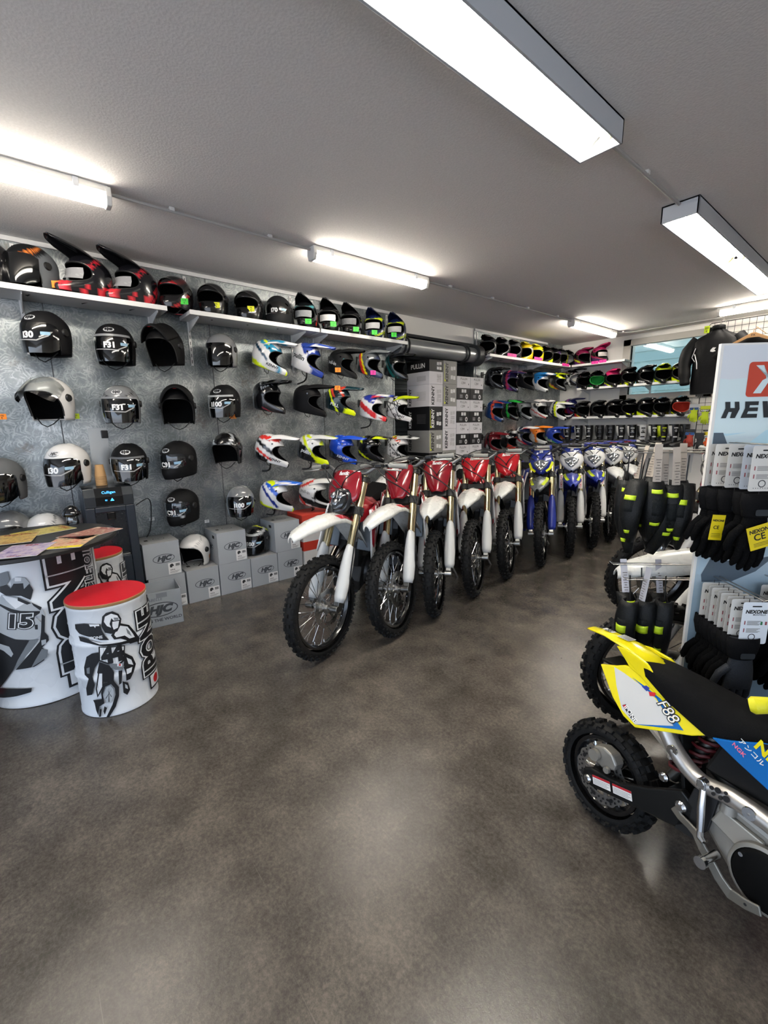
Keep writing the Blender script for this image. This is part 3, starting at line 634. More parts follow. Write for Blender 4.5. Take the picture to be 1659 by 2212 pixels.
# fourth row
wall(20, 1146, -30, 4, 'grey helmet with white visor sticker, half hidden by the table at the left edge', 1.0, kind='jet', base='#6c6e70', vtext='i100')
wall(100, 1150, -26, 4, 'white helmet barely showing above the back rim of the table', 1.0, kind='jet', base='#cfd0d0', bands=(('#55585c', .5, 1, .11, .118),))
wall(394, 1091, -40, 8, 'black full-face helmet with white visor stickers, lowest row above the boxes', 1.0, kind='full', base='#111112', gloss=False, logo='HJC', vtext='C91', vis='#1b1f24', bands=(('#aeb2b6', 1, .2, .1, .118, -.2, .3, -.07, .06),))
wall(520, 1081, -8, 0, 'grey open-face helmet facing forward, lowest row', 1.0, kind='jet', base='#717375', gloss=True, vtext='i100')
wall(592, 1066, 74, 12, 'blue and white motocross helmet with neon yellow crown and chin, lowest row', 1.0, kind='mx', base='#dcdee0', bands=(('#1d55c2', .5, 1, .03, .075, -.1, .12), (NE, .2, 1, .085, .125, -.14, .03), ('#1b2f80', .7, 1, -.05, -.02, -.15, .1), (NE, .1, 1, -.16, -.115, -.1, .2)), peak='#2567d2', peak2=((W_, .0, .2, .05, .075),), chinc=NE)
wall(676, 1062, 72, 10, 'white and black motocross helmet with red back edge beside the first bike', 1.06, kind='mx', base='#d6d5d2', bands=(('#151517', .1, 1, -.115, -.06), ('#c93a30', .6, 1, -.16, -.125), ('#c93a30', -.9, 1, .12, .15), ('#17181a', 1, -.2, .05, .09, -.1, .2, -.05, .05)), peak='#d8d7d4', side=('pull-in', .045, -.05, .0, '#8f8f8e', 0))
# helmets standing on boxes by the wall
def stand(u, v, x, z, rel, label, sc_=1.0, pitch=0, **k):
    p = on_x(u, v, x); p.z = z-HZ*sc_; h = helmet(**k); return place(h, p, rel, pitch, sc_, label)
stand(421, 1190, -4.31, .318, -36, 'white open-face helmet with orange sticker standing on a grey box', 1.04, kind='jet', base='#d9d7d4', vis=None, bands=(('#e8862a', 1, 0, -.075, -.04, -.2, .2, -.12, -.06), ('#8c8e92', .6, 1, .11, .117)))
stand(556, 1170, -4.31, .318, -30, 'black helmet with neon yellow patch standing on a box between two box stacks', 1.0, kind='jet', base='#161719', logo=None, vtext='i100', bands=(('#cfe014', -.8, 1, .11, .15), ('#a7aaac', .3, 1, .09, .112)))
# long shelf
SZ = 2.613
def shelf(u, rel, label, sc_=1.0, x=-4.30, pitch=0, **k):
    v = 500+u*.2; p = on_x(u, 610+.13*u, x); p.z = SZ-HZ*sc_+.002; k.setdefault('PR', .02); h = helmet(**k); return place(h, p, rel, pitch+(3 if k['kind'] == 'mx' else 0), sc_, label, group=GT)
shelf(-14, -40, 'black glossy helmet cut by the left edge of the photo, on the long shelf', 1.05, kind='full', base='#0e0e10')
shelf(77, -50, 'grey and black open-face helmet with orange stripe on its peak, left end of the shelf', 1.12, kind='jet', base='#5e6266', gloss=False, vis='dark', bands=(('#161719', .6, 1, .075, .3), ('#d97a35', .6, 1, .108, .122, -.04, .14)))
for u, w in ((197, 'left'), (298, 'right')):
    shelf(u, -52, '%s one of two black motocross helmets with red splashes on the shelf' % w, 1.12, kind='mx', base='#131318', bands=(('#d8303c', 1, .8, -.15, -.09, -.2, .0), ('#d8303c', .5, 1, -.14, -.08, -.14, .03, -.14, -.04), ('#18161c', 1, -1.2, .03, .05, -.2, .1), ('#18161c', 1.4, 1, -.16, -.14), ('#c82836', .8, 1, .075, .105, -.1, .08), ('#d8303c', 1, .1, .175, .3), ('#d8303c', 1, .4, .05, .075, 0, .2, -.14, -.07)), peak='#0d0d10', goggles='#9b9b9c', PR=.055)
shelf(383, -36, 'black and red helmet with raised clear visor and green note on the shelf', 1.02, kind='full', base='#141214', bands=(('#b8242a', .5, 1, .085, .125), ('#b8242a', 1, 1, -.02, .0, .0, .3), ('#b8242a', 1, .2, -.15, -.10)), vis='clear')
shelf(462, -22, 'plain black helmet with raised visor, left one of the pair with yellow notes', 1.02, kind='full', base='#101011', vis='clear')
shelf(539, -22, 'plain black helmet with raised visor, right one of the pair with yellow notes', 1.02, kind='full', base='#101011', vis='clear')
shelf(603, -18, 'dark grey full-face helmet with closed smoked visor and white lettering on the shelf', 1.02, kind='full', base='#222325', gloss=False, vtext='i70')
shelf(660, -10, 'black motocross helmet with teal brow and red edge on the shelf', 1.0, kind='mx', base='#15181a', bands=(('#4fa3ad', .3, 1, .085, .105, .0, .2), ('#c23a32', 1, .4, -.03, -.0, -.2, .3, -.1, -.02)), goggles='#8f9294', peak='#16191b')
shelf(712, -10, 'black motocross helmet with white packing film in its eye port', 1.0, kind='mx', base='#101012', goggles='#cfcfcf', bands=(('#8d8f92', 1, .2, .0, .03, -.2, .3, -.13, -.09),))
shelf(758, -12, 'black motocross helmet right of the one with white film on the shelf', 1.0, kind='mx', base='#111113', goggles='#77797b', bands=(('#8d8f92', 1, .2, .0, .03, -.2, .3, -.13, -.09),))
for u, w in ((809, 'left'), (856, 'right')):
    shelf(u, -12, '%s one of the two navy and neon yellow motocross helmets on the shelf' % w, 1.0, kind='mx', base='#1a2550', bands=((NE, .2, 1, .07, .10), (NE, 1, .5, -.05, -.015), (W_, 1, 0, .0, .06, -.2, .3, -.13, -.095), (NE, .4, 1, -.06, -.04)), peak='#171f3c', goggles='#c8c8c8')
# shelf beyond the shutter
def s2(u, rel, label, **k): return shelf(u, rel, label, 1.0, n=36, **k)
s2(1055, -16, 'black motocross helmet at the left end of the shelf beyond the shutter', kind='mx', base='#101113', bands=(('#6f7275', .3, 1, -.13, -.11),))
s2(1085, -12, 'black and white motocross helmet, second on the shelf beyond the shutter', kind='mx', base='#131416', bands=((W_, .3, 1, -.14, -.10, .0, .3), ('#85888b', .5, 1, .09, .12)))
s2(1111, -12, 'black motocross helmet with white chin edge, third on the shelf beyond the shutter', kind='mx', base='#111214', bands=((W_, .2, 1, -.14, -.115, .02, .3), ('#5a5d60', .4, 1, .1, .13)))
s2(1135, -10, 'yellow and orange motocross helmet, left one of the two yellow helmets', kind='mx', base='#e2c41c', bands=(('#b8b6a8', .2, 1, .0, .08), ('#e09a1c', .2, 1, -.14, -.08, .0, .3)), peak='#e0d01c')
s2(1158, -10, 'bright yellow motocross helmet with black eye port, right one of the two yellow helmets', kind='mx', base='#e6da12', bands=(('#151515', .2, 1, .01, .05),), peak='#e8e018')
s2(1180, -8, 'black motocross helmet with neon yellow chin beside the bright yellow helmet', kind='mx', base='#15160f', bands=((NE, .2, 1, -.15, -.05, .02, .3),), peak='#161713')
s2(1197, -6, 'black, violet and white motocross helmet on the far end of the left shelf', kind='mx', base='#16161a', bands=((W_, .3, 1, -.14, -.08, .0, .3), ('#5b3b78', .4, 1, .06, .1)))
s2(1212, -4, 'grey and neon motocross helmet next to the corner on the left shelf', kind='mx', base='#3a3c3a', bands=((NE, 1, .5, .02, .05), (W_, .2, 1, -.14, -.11)))
s2(1227, -4, 'small black motocross helmet at the corner end of the left shelf', kind='mx', base='#0f1011')
# hanging beyond the shutter
def w2(u, v, rel, pitch, label, **k): return wall(u, v, rel, pitch, label, .98, n=36, kind='mx', **k)
w2(1067, 814, 48, 14, 'glossy black motocross helmet, upper left of the far wall panel', base='#111214', bands=(('#8a8d90', 1, -.7, .0, .01), ('#3a3c3f', 1, .8, .0, .05)))
w2(1101, 820, 50, 18, 'navy motocross helmet with a pink and violet stripe, upper row of the far panel', base='#232047', bands=(('#e0426e', 1, .5, .02, .06), ('#8a3aa8', 1, .5, .06, .085)), peak='#292556', peak2=(('#e0426e', .0, .24, .0, .025),))
w2(1135, 818, 50, 14, 'black and grey motocross helmet between the navy and the blue one, far panel', base='#1c1d20', bands=(('#75787c', .4, 1, .05, .08),), gloss=False)
w2(1166, 822, 52, 18, 'blue motocross helmet with white chin bar, upper row of the far panel', base='#1c6fb0', bands=((W_, 1, -.4, .05, .3), ('#dfe3e6', .8, 1, -.07, -.03)), peak='#2379bd', peak2=((W_, .12, .24, .0, .06),))
w2(1204, 822, 56, 14, 'black motocross helmet with neon yellow and orange edges, far panel upper row', base='#1a1a1b', bands=((NE, .3, 1, -.14, -.10), ('#d8722a', .3, 1, -.10, -.085), (NE, .3, 1, .09, .12)), peak='#1a1a1a', peak2=((NE, .0, .24, .06, .12),))
w2(1234, 815, 58, 8, 'black and white motocross helmet in the corner, far panel upper row', base='#141517', bands=((W_, 1, .7, -.02, .0), (W_, 1, -.6, .04, .06)))
w2(1068, 884, 50, 16, 'blue motocross helmet with an orange stripe, left of the middle row on the far panel', base='#143c74', bands=(('#e2512c', 1, .5, .03, .075),), peak='#16427e', peak2=(('#e2512c', .0, .24, .06, .12),))
w2(1101, 882, 50, 16, 'black motocross helmet with a green stripe, middle row of the far panel', base='#17191b', bands=(('#2fbf4a', 1, .5, .03, .065),), peak='#191b1d', peak2=(('#2fbf4a', .0, .24, .04, .08),))
w2(1130, 882, 52, 16, 'silver and black motocross helmet, middle row of the far panel', base='#8e9194', bands=(('#17181a', 1, .8, -.05, .0), ('#17181a', 1, -.5, .08, .1), ('#17181a', .2, 1, -.08, -.06)), peak='#5c5f62')
w2(1163, 880, 58, 14, 'white motocross helmet with dark cut-out peak, middle row of the far panel', base='#e0dfdd', bands=(('#1a1b1d', .2, 1, .0, .05, -.05, .2), ('#c9403a', .2, 1, -.07, -.05)), peak='#e3e2e0', peak2=(('#17181a', .08, .16, .02, .05),))
w2(1204, 884, 60, 16, 'white, navy and neon yellow motocross helmet, middle row of the far panel', base='#dfdfdd', bands=(('#252a4a', 1, .5, -.04, .0), (NE, 1, .5, .0, .04), ('#252a4a', .2, 1, -.12, -.09)), peak='#e4e4e2', peak2=((NE, .0, .12, .0, .05),))
w2(1233, 877, 60, 8, 'navy and red motocross helmet in the corner, middle row of the far panel', base='#1f2458', bands=(('#c42f3c', .2, 1, -.14, -.06), ('#7a2f7c', 1, .5, -.02, .02)))
w2(1065, 951, 50, 14, 'dark red motocross helmet with silver chin, left of the lowest row on the far panel', base='#6e1820', bands=(('#a3a6a8', .3, 1, -.14, -.07, .0, .3), ('#1a1a1c', 1, .6, -.02, .02)), peak='#7a1c24')
w2(1100, 948, 54, 14, 'black and red motocross helmet with white stripe, lowest row of the far panel', base='#17181b', bands=((W_, .3, 1, .05, .085), ('#d83a28', 1, -.2, .1, .3)), peak='#1a1b1e', peak2=((W_, .06, .12, .0, .1),))
w2(1129, 939, 60, 10, 'navy motocross helmet with white peak and red edges, lowest row of the far panel', base='#1c2448', bands=((W_, 1, .8, -.02, .02), ('#c9303a', .3, 1, -.09, -.06), (W_, .3, 1, -.14, -.09)), peak='#e4e4e4', peak2=(('#c9303a', .0, .2, .07, .12),))
w2(1160, 937, 60, 10, 'orange and white motocross helmet, lowest row of the far panel', base='#dfdedb', bands=(('#e27a24', .2, 1, .0, .3), ('#e27a24', 1, .4, .02, .06)), peak='#e8842a')
w2(1195, 938, 62, 10, 'blue motocross helmet with white and green lower edge, lowest row of the far panel', base='#2440a8', bands=((W_, .2, 1, -.15, -.08), ('#5ab85a', .2, 1, -.10, -.085)), peak='#2848b4')
w2(1226, 938, 62, 6, 'blue and orange motocross helmet in the corner, lowest row of the far panel', base='#25378c', bands=((W_, .2, 1, -.15, -.1), ('#d8722a', .2, 1, -.1, -.06)))
# rear wall shelves
def sb(u, z, rel, label, **k):
    p = on_y(u, 820, YB-.16); p.z = z-HZ+.002; h = helmet(n=40, PR=.026, **k); return place(h, p, rel, 4, 1.0, label, group=GS)
sb(1254, 2.61, 34, 'magenta and black motocross helmet, left one on the short rear shelf', kind='mx', base='#7d1c44', bands=(('#141416', .3, 1, -.03, .04), ('#5a2a78', .2, 1, -.14, -.09), (NE, .2, 1, -.07, -.05, -.05, .1)), peak='#9c2452')
sb(1290, 2.61, 34, 'magenta motocross helmet with violet chin, right one on the short rear shelf', kind='mx', base='#a02456', bands=(('#3c1f4e', .2, 1, -.14, -.05), ('#18181a', .3, 1, -.02, .05)), peak='#b12a5e', goggles='#b9b3b0')
D = [(1261, 'black motocross helmet with blue chin, left end of the shelf below the window', '#121316', (('#23488e', .2, 1, -.14, -.09, .0, .3),), None, 'd'), (1289, 'black motocross helmet with green eye port trim and chin', '#131514', (('#2fae4e', .2, 1, -.15, -.07, .03, .3),), None, '#2fae4e'), (1322, 'magenta and black motocross helmet on the shelf below the window', '#171317', (('#c22560', .3, 1, .075, .3), ('#5f2a86', .2, 1, -.14, -.09), (NE, .2, 1, -.085, -.07, .0, .3)), '#b92860', 'd'), (1357, 'black motocross helmet with neon yellow chin outline below the window', '#121313', ((NE, .2, 1, -.15, -.11, .0, .3), (NE, 1, -.4, .19, .22)), None, 'd'), (1393, 'black motocross helmet with white lettering on its chin below the window', '#101112', (), None, 'd'), (1431, 'black, blue and neon yellow motocross helmet below the window', '#15211f', ((NE, .2, 1, .075, .11), (NE, .2, 1, -.15, -.07, .0, .3), ('#2468a8', 1, 0, -.16, -.08)), '#b8cc18', 'd'), (1467, 'black and neon yellow motocross helmet beside the hanging jacket', '#151615', ((NE, .3, 1, .06, .09), (NE, .2, 1, -.13, -.06, .05, .3), ('#b33a30', 1, 0, -.13, -.1)), '#2a2c14', 'd')]
for i, (u, lb, b_, bd, pk, ln) in enumerate(D): sb(u, 2.20, (10, 4, 18, 16, 26, 6, 14)[i], lb, kind='mx', base=b_, bands=bd, peak=pk, lin_=ln, **({'side': ('KENNY', .036, .1, -.09, '#d5d5d5', 0)} if u == 1393 else {}))
D = [(1232, 'navy and white motocross helmet half hidden at the corner end of the black helmet row', '#1c2050', ((W_, .3, 1, -.02, .04), ('#b82c38', .2, 1, -.14, -.09)), 'd'), (1261, 'black motocross helmet with red chin in the row above the boots', '#121214', (('#c4302a', .2, 1, -.15, -.07, .0, .3), (NE, .2, 1, -.085, -.075, .05, .3)), 'd'), (1296, 'all black motocross helmet, left one of the two above the boots', '#0f1011', (), 'd'), (1330, 'all black motocross helmet, right one of the two above the boots', '#101012', (('#3a3b3d', .2, 1, -.12, -.1, .05, .3),), 'd'), (1363, 'black motocross helmet with neon yellow outlined chin above the boots', '#111213', ((NE, .2, 1, -.15, -.115, .0, .3), (NE, 1, -.3, .2, .225)), 'd'), (1399, 'black motocross helmet with solid neon yellow chin, turned aside above the boots', '#111213', ((NE, .2, 1, -.15, -.07, .0, .3),), 'd'), (1435, 'black motocross helmet with neon yellow chin facing forward above the boots', '#0f1013', ((NE, .2, 1, -.15, -.07, .02, .3),), 'd'), (1476, 'black motocross helmet with bright red lining, right end above the boots', '#101011', (('#c43a2c', .2, 1, -.15, -.115), (NE, .2, 1, -.10, -.085, .0, .1)), '#d8432f')]
for i, (u, lb, b_, bd, ln) in enumerate(D): sb(u, 1.697, (0, 24, 22, 26, 12, 26, 6, 10)[i], lb, kind='mx', base=b_, bands=bd, lin_=ln)
# price notes stuck near helmets
def wnote(c, u, v, lab, txt, x=XW+.004): note(c, on_x(u, v, x), (1, 0, 0), label=lab, txt=txt)
wnote('#f08a1c', 4, 900, 'orange price note on the wall at the left edge of the photo', '190')
wnote('#c9e21e', 163, 899, 'yellow green price note on the wall under the white raised visor helmet', '330')
for u, v, l, tx in ((38, 1041, 'beside the dark grey helmet at the left edge', '229'), (328, 1121, 'right of the water dispenser', '179'), (447, 1126, 'under the lowest black full-face helmet', '159')): note('#d6dadc', on_x(u, v, XW+.004), (1, 0, 0), label='small white price note on the wall %s' % l, txt=tx, w=.045, h=.032)
def hnote(c, u, v, x, lab, txt='189', n=(.9, -.45, 0)): note(c, on_x(u, v, x), n, label=lab, w=.062, h=.048, txt=txt)
hnote('#f08a1c', 122, 614, -4.17, 'orange price note on the grey helmet with orange stripe', '195')
hnote('#3fd13a', 398, 651, -4.155, 'green price note on the black and red helmet with raised visor', '110')
hnote('#eef02a', 467, 659, -4.15, 'yellow note on the left one of the two plain black helmets', '79')
hnote('#eef02a', 542, 667, -4.15, 'yellow note on the right one of the two plain black helmets', '79')
for u, v, l in ((666, 694, 'helmet with teal brow'), (720, 700, 'helmet with white packing film'), (769, 711, 'black helmet beside the navy ones'), (809, 718, 'left navy and neon helmet'), (851, 723, 'right navy and neon helmet')): hnote('#3fd13a', u, v, -4.06, 'green price note on the chin of the %s' % l, '169')
hnote('#f08a1c', 730, 799, -4.13, 'orange price note under the black helmet with pale teal patch', '129')
hnote('#e8389c', 806, 805, -4.13, 'pink price note on the grey helmet with red and yellow stripe', '149')
hnote('#f08a1c', 729, 838, -4.13, 'orange price note on the dark teal helmet with neon chin', '139')
hnote('#f08a1c', 503, 899, -4.2, 'orange price note under the black helmet with silver visor band', '209')
for u, v, l in ((1106, 767, 'left'), (1163, 775, 'middle'), (1222, 788, 'right')):
    note('#e8389c', on_x(u, v, -4.138), (1, 0, 0), label='pink price strip, %s one on the edge of the shelf beyond the shutter' % l, w=.24, h=.045, txt='PROMO' if 0 else '149')
for u, v, l in ((1285, 783, 'left'), (1302, 780, 'right')): note('#e8389c', on_y(u, v, YB-.309), (0, -1, 0), label='pink price strip, %s one on the short rear shelf' % l, w=.12, h=.045, txt='99')
# ------------------------------------------------------------------ off-road bikes (x forward, origin under the rear axle)
GOLD = mat('#d6c8a0', .24, metal=1); PLB = mat('#111213', .42); ENG = mat('#4a4b4c', .45, metal=.7); M_RIM = mat('#0c0c0d', .25, coat=.5)
GREYP = mat('#6d7277', .4); GRIPG = mat('#8b8b87', .6)
RAKE = R(26.5); UA = V((-math.sin(RAKE), 0, math.cos(RAKE))); FA = V((math.cos(RAKE), 0, math.sin(RAKE)))
WB, RF, RR_ = 1.48, .35, .335
AX = V((WB, 0, RF)); FB = AX + V((-.028, 0, 0))
def fs(s, y=0, f=0): return FB + UA*s + FA*f + V((0, y, 0))
ME = {}
def mesh_once(key, fn):
    if key not in ME:
        o = fn(); ME[key] = (o.data, [(m.name, m.type, {k: getattr(m, k) for k in (('width', 'segments', 'limit_method') if m.type == 'BEVEL' else ('thickness', 'offset') if m.type == 'SOLIDIFY' else ())}) for m in o.modifiers]); bpy.data.objects.remove(o)
    return ME[key]
def inst(name, key, fn, parent, M_=None):
    me, mods = mesh_once(key, fn); o = link(name, me, parent)
    for n_, ty, pr in mods:
        md = o.modifiers.new(n_, ty)
        for k, v in pr.items(): setattr(md, k, v)
    if M_ is not None: o.matrix_basis = M_
    return o
def tyre_mb(Ro, w, ri, nk=34, kh=.012):
    mb = MB(); hh = (Ro-kh-ri)/2; rc = ri+hh; prof = []
    for i in range(17):
        a = PI*1.18*(i/16)-PI*.09 - PI/2 - 0; t = -PI*.62+PI*1.24*i/16
        prof.append((rc+hh*math.cos(t)*1.0, w*.46*math.sin(t)/max(.75, 1)))
    mb.lathe(prof, 64, axis='y')
    def knob(a, t, dy, da, h):
        r = rc+hh*math.cos(t); y = w*.46*math.sin(t); nr, ny = math.cos(t), math.sin(t)
        P = []
        for e, sc_ in ((-.003, 1), (h, .86)):
            for sa, sy in ((-1, -1), (1, -1), (1, 1), (-1, 1)):
                tt = t+sy*dy*sc_/(hh)*.9; rr = rc+hh*math.cos(tt)+e*nr; yy = w*.46*math.sin(tt)+e*ny; aa = a+sa*da*sc_/Ro
                P.append((rr*math.cos(aa), yy, rr*math.sin(aa)))
        mb.add(P, [(0, 1, 2, 3), (7, 6, 5, 4), (0, 4, 5, 1), (1, 5, 6, 2), (2, 6, 7, 3), (3, 7, 4, 0)])
    for k in range(nk):
        a = 2*PI*k/nk; b = a+PI/nk
        if k % 2 == 0: knob(a, -.28, .0095, .0125, kh); knob(a, .28, .0095, .0125, kh)
        else: knob(a, 0, .013, .0125, kh)
        for s in (-1, 1): knob(b, s*.82, .0085, .0115, kh); knob(a, s*1.18, .007, .011, kh*.7)
    return mb
def rim_mb(ri, w):
    mb = MB(); mb.lathe([(ri+.012, -w/2), (ri+.012, w/2), (ri-.002, w/2), (ri-.008, w*.3), (ri-.016, w*.12), (ri-.016, -w*.12), (ri-.008, -w*.3), (ri-.002, -w/2), (ri+.012, -w/2)], 64, axis='y'); return mb
def spokes_mb(ri, rh, wh, n=32, r=.0024):
    mb = MB()
    for k in range(n):
        a = 2*PI*k/n; s = 1 if k % 2 else -1; d = .5 if (k//2) % 2 else -.5
        mb.tube([(rh*math.cos(a+d), s*wh, rh*math.sin(a+d)), ((ri-.012)*math.cos(a), s*.006, (ri-.012)*math.sin(a))], r, 4)
        mb.tube([((ri-.016)*math.cos(a), s*.006, (ri-.016)*math.sin(a)), ((ri-.034)*math.cos(a+d*.03), s*.009, (ri-.034)*math.sin(a+d*.03))], r*1.6, 5)
    return mb
def hub_mb(wh, r0=.028, r1=.04): mb = MB(); mb.lathe([(.012, -wh-.02), (r0*.8, -wh-.02), (r0*.8, -wh-.006), (r1, -wh-.005), (r1, -wh+.006), (r0, -wh+.012), (r0*.9, 0), (r0, wh-.012), (r1, wh-.006), (r1, wh+.005), (r0*.8, wh+.006), (r0*.8, wh+.02), (.012, wh+.02)], 24, axis='y', cap=True); return mb
def disc_mb(ro, rin, y, petals=12, holes=True):
    mb = MB(); n = petals*8; vs = []
    for k in range(n):
        a = 2*PI*k/n; ro_ = ro*(1+.025*math.cos(petals*a)); vs += [(ro_*math.cos(a), y, ro_*math.sin(a)), (rin*math.cos(a), y, rin*math.sin(a))]
    F = []
    for k in range(n):
        j = (k+1) % n; F.append((2*k, 2*k+1, 2*j+1, 2*j))
    mb.add(vs, F)
    for k in range(6):
        a = 2*PI*k/6; mb.box((rin*.75*math.cos(a), y, rin*.75*math.sin(a)), (rin*.55, .003, .012), Matrix.Rotation(-a, 4, 'Y'))
    return mb
def wheel(name, parent, Ro, w, ri, M_, disc_y, kit, nk=34, sprocket=False, discr=.13, nsp=32):
    r = inst(name, ('rim', ri, w), lambda: rim_mb(ri, w*.55).build('rim', M_RIM, None, True), parent, M_)
    inst('tyre', ('tyre', Ro, w, nk), lambda: tyre_mb(Ro, w, ri, nk).build('tyre', RUBBER, None, True, angle=35), r)
    inst('spokes', ('sp', ri, nsp), lambda: spokes_mb(ri, .034, .032, nsp).build('spokes', CHROME, None, True), r)
    inst('hub', ('hub', kit), lambda: hub_mb(.034).build('hub', mat('#b4b2ae', .3, metal=.9) if kit == 'a' else PLB, None, True), r)
    inst('brake_disc', ('disc', discr, disc_y), lambda: disc_mb(discr, discr*.72, disc_y).build('brake_disc', mat('#a5a4a1', .28, metal=1), None, solid=.004), r)
    if sprocket: inst('sprocket', ('sprk', ri), lambda: disc_mb(.105, .08, -disc_y, 24).build('sprocket', ALU, None, solid=.005), r)
    return r
def beak(cfg):
    mb = MB(); rows = []
    st = [(-.20, -.20, .07), (-.12, -.10, .078), (-.03, -.005, .083), (.06, .034, .084), (.18, .046, .09), (.32, .03, .088), (.43, .0, .066), (.495, -.026, .034), (.512, -.036, .018)]
    for dx, dz, w in st:
        o = V((1.215+dx, 0, .905+dz)); row = []
        for y, z in ((-1.05, -.052), (-1, -.026), (-.62, -.003), (-.22, .003), (0, .012), (.22, .003), (.62, -.003), (1, -.026), (1.05, -.052)): row.append(o+V((0, y*w, z*(1 if dx < .4 else .6))))
        rows.append(row)
    mb.grid(rows); return mb
def slick(pts, solid=.004):
    mb = MB(); mb.grid(pts); return mb
def plate_pts(shape):
    """front plate outline: half widths along the fork from the bottom to the top"""
    if shape == 'lamp': return [(.68, .055), (.70, .08), (.735, .125), (.80, .138), (.86, .132), (.92, .118), (.935, .104)]
    if shape == 'shield': return [(.665, .045), (.68, .062), (.72, .082), (.80, .105), (.88, .122), (.92, .118), (.935, .095)]
    if shape == 'vee': return [(.69, .012), (.715, .05), (.745, .092), (.81, .112), (.89, .128), (.925, .122), (.935, .095)]
    return [(.66, .03), (.70, .06), (.77, .11), (.84, .118), (.90, .11), (.94, .085)]
def plate_mb(shape):
    mb = MB(); rows = []
    for s, w in plate_pts(shape): rows.append([fs(s, w*t/4, .082-.030*(t/4)**2+.02*math.sin((s-.66)*4)) for t in range(-4, 5)])
    mb.grid(rows); return mb
def mx_bike(c, label, cat='motorbike', group=None):
    """c: colours and options"""
    t = thing('motocross_bike', label, cat, group=group); S = Matrix()
    dl = R(c['steer']); S0 = fs(0, 0, -.028); S = Matrix.Translation(S0) @ Matrix.Rotation(dl, 4, UA) @ Matrix.Translation(-S0)
    red, wh, gu = c['plate'], c['fender'], c['guard']; k = c['kind']
    P = lambda name, fn, m, key, par=t, st=True, **kw: inst(name, (name, key), lambda: fn().build(name, m, None, **kw), par, S if st else None)
    wheel('front_wheel', t, RF, .088, .262, S @ Matrix.Translation(AX), .045, 'a')
    def leg(s):
        o = inst('fork_leg', ('leg', s, k), lambda: _leg(s), t, S)
        inst('outer_tube', ('legu', s, c['tube']), lambda: _legu(s, c['tube']), o)
        inst('fork_guard', ('guard', s, gu), lambda: _guard(s, gu), o)
        inst('axle_lug', ('lug', s), lambda: _lug(s), o)
        if c.get('sticker'): inst('fork_sticker', ('fst', s), lambda: _fst(s), o)
    def _leg(s): mb = MB(); mb.cyl(fs(.06, s*.105), fs(.46, s*.105), .0235, n=16); return mb.build('fork_leg', CHROME, None, True)
    def _legu(s, m): mb = MB(); mb.tube([fs(.40, s*.105), fs(.415, s*.105), fs(.60, s*.105), fs(.915, s*.105)], [.027, .0285, .0295, .0285], 18); mb.cyl(fs(.915, s*.105), fs(.925, s*.105), .02, n=14); return mb.build('outer_tube', m, None, True)
    def _guard(s, g):
        mb = MB(); rows = []
        for q, w, f in ((.035, .030, .030), (.07, .040, .036), (.16, .043, .04), (.28, .040, .04), (.36, .034, .038), (.41, .024, .034), (.425, .014, .03)):
            rows.append([fs(q, s*(.105+.004)+w*math.sin(a), f*math.cos(a)*1.15) for a in [R(-112+224*i/10) for i in range(11)]])
        mb.grid(rows); o = mb.build('fork_guard', mat(g, .35), None, True, solid=.004, angle=60); return o
    def _lug(s):
        mb = MB(); mb.box(fs(.03, s*.105), (.05, .042, .1), Matrix.Rotation(-RAKE, 4, 'Y')); mb.cyl(AX+V((0, s*.075, 0)), AX+V((0, s*.132, 0)), .024, n=16)
        for e in (-.02, .02): mb.cyl(fs(.06, s*.131, e*1.0), fs(.06, s*.085, e), .006, n=6)
        return mb.build('axle_lug', STEEL, None, bevel=.004)
    def _fst(s): mb = MB(); mb.v = []; rows = [[fs(q, s*.105+.0302*math.sin(a), .0302*math.cos(a)) for a in [R(-50+100*i/6) for i in range(7)]] for q in (.45, .62)]; mb.grid(rows); mb.mi = 1; flat_text(mb, 'FACTORY', fs(.535, s*.105, .0312), -UA, V((0, 1, 0)), .034, .02); return mb.build('fork_sticker', [mat('#e2e2df', .4), mat('#c0222c', .4)], None, True)
    leg(1); leg(-1)
    P('axle', lambda: MB().cyl(AX+V((0, -.11, 0)), AX+V((0, .11, 0)), .011), STEEL, 0, smooth=True)
    def clamp(s, w, b):
        def f():
            mb = MB(); mb.box(fs(s, 0, -.01), (.06, .19, w), Matrix.Rotation(-RAKE, 4, 'Y'))
            for e in (-1, 1): mb.cyl(fs(s-w*.6, e*.105), fs(s+w*.6, e*.105), .040, n=18)
            for e in (-1, 1): mb.cyl(fs(s, e*.14, .02), fs(s, e*.14, -.02), .006, n=6)
            return mb
        return f
    P('lower_clamp', clamp(.665, .045, 1), BLACK, 0, smooth=True); P('upper_clamp', clamp(.895, .03, 1), PLB, 0, smooth=True)
    P('front_fender', lambda: beak(c), mat(wh, .28), wh, smooth=True, solid=.005, angle=50)
    if c.get('fdec'):
        def fd():
            mb = MB(); o, ux, uy = V((1.165, -.0, .8925)), V((1, 0, .1)), V((0, 1, 0))
            for s in (-1, 1):
                def q(dx, t, off=.0045):
                    w_ = .083+.006*max(0, min(1, (dx+.03)/.21)); dz = -.005+.039*(dx+.03)/.09 if dx < .06 else .034+.012*(dx-.06)/.12
                    return V((1.215+dx, s*w_*(.62+.38*t), .905+dz-.003-.023*t+off))
                fx = c.get('fdx', 0); mb.mi = 0; n = 8; mb.grid([[q(fx-.01+.15*i/n-.03*t, t) for i in range(n+1)] for t in (0, .5, 1)])
                mb.mi = 1
                for dx in (.02, .075):
                    for sg in (1, -1): mb.add([q(fx+dx+sg*a, t, .0055) for a, t in ((-.018, .1), (-.008, .1), (.018, .9), (.008, .9))], [(0, 1, 2, 3)])
            return mb
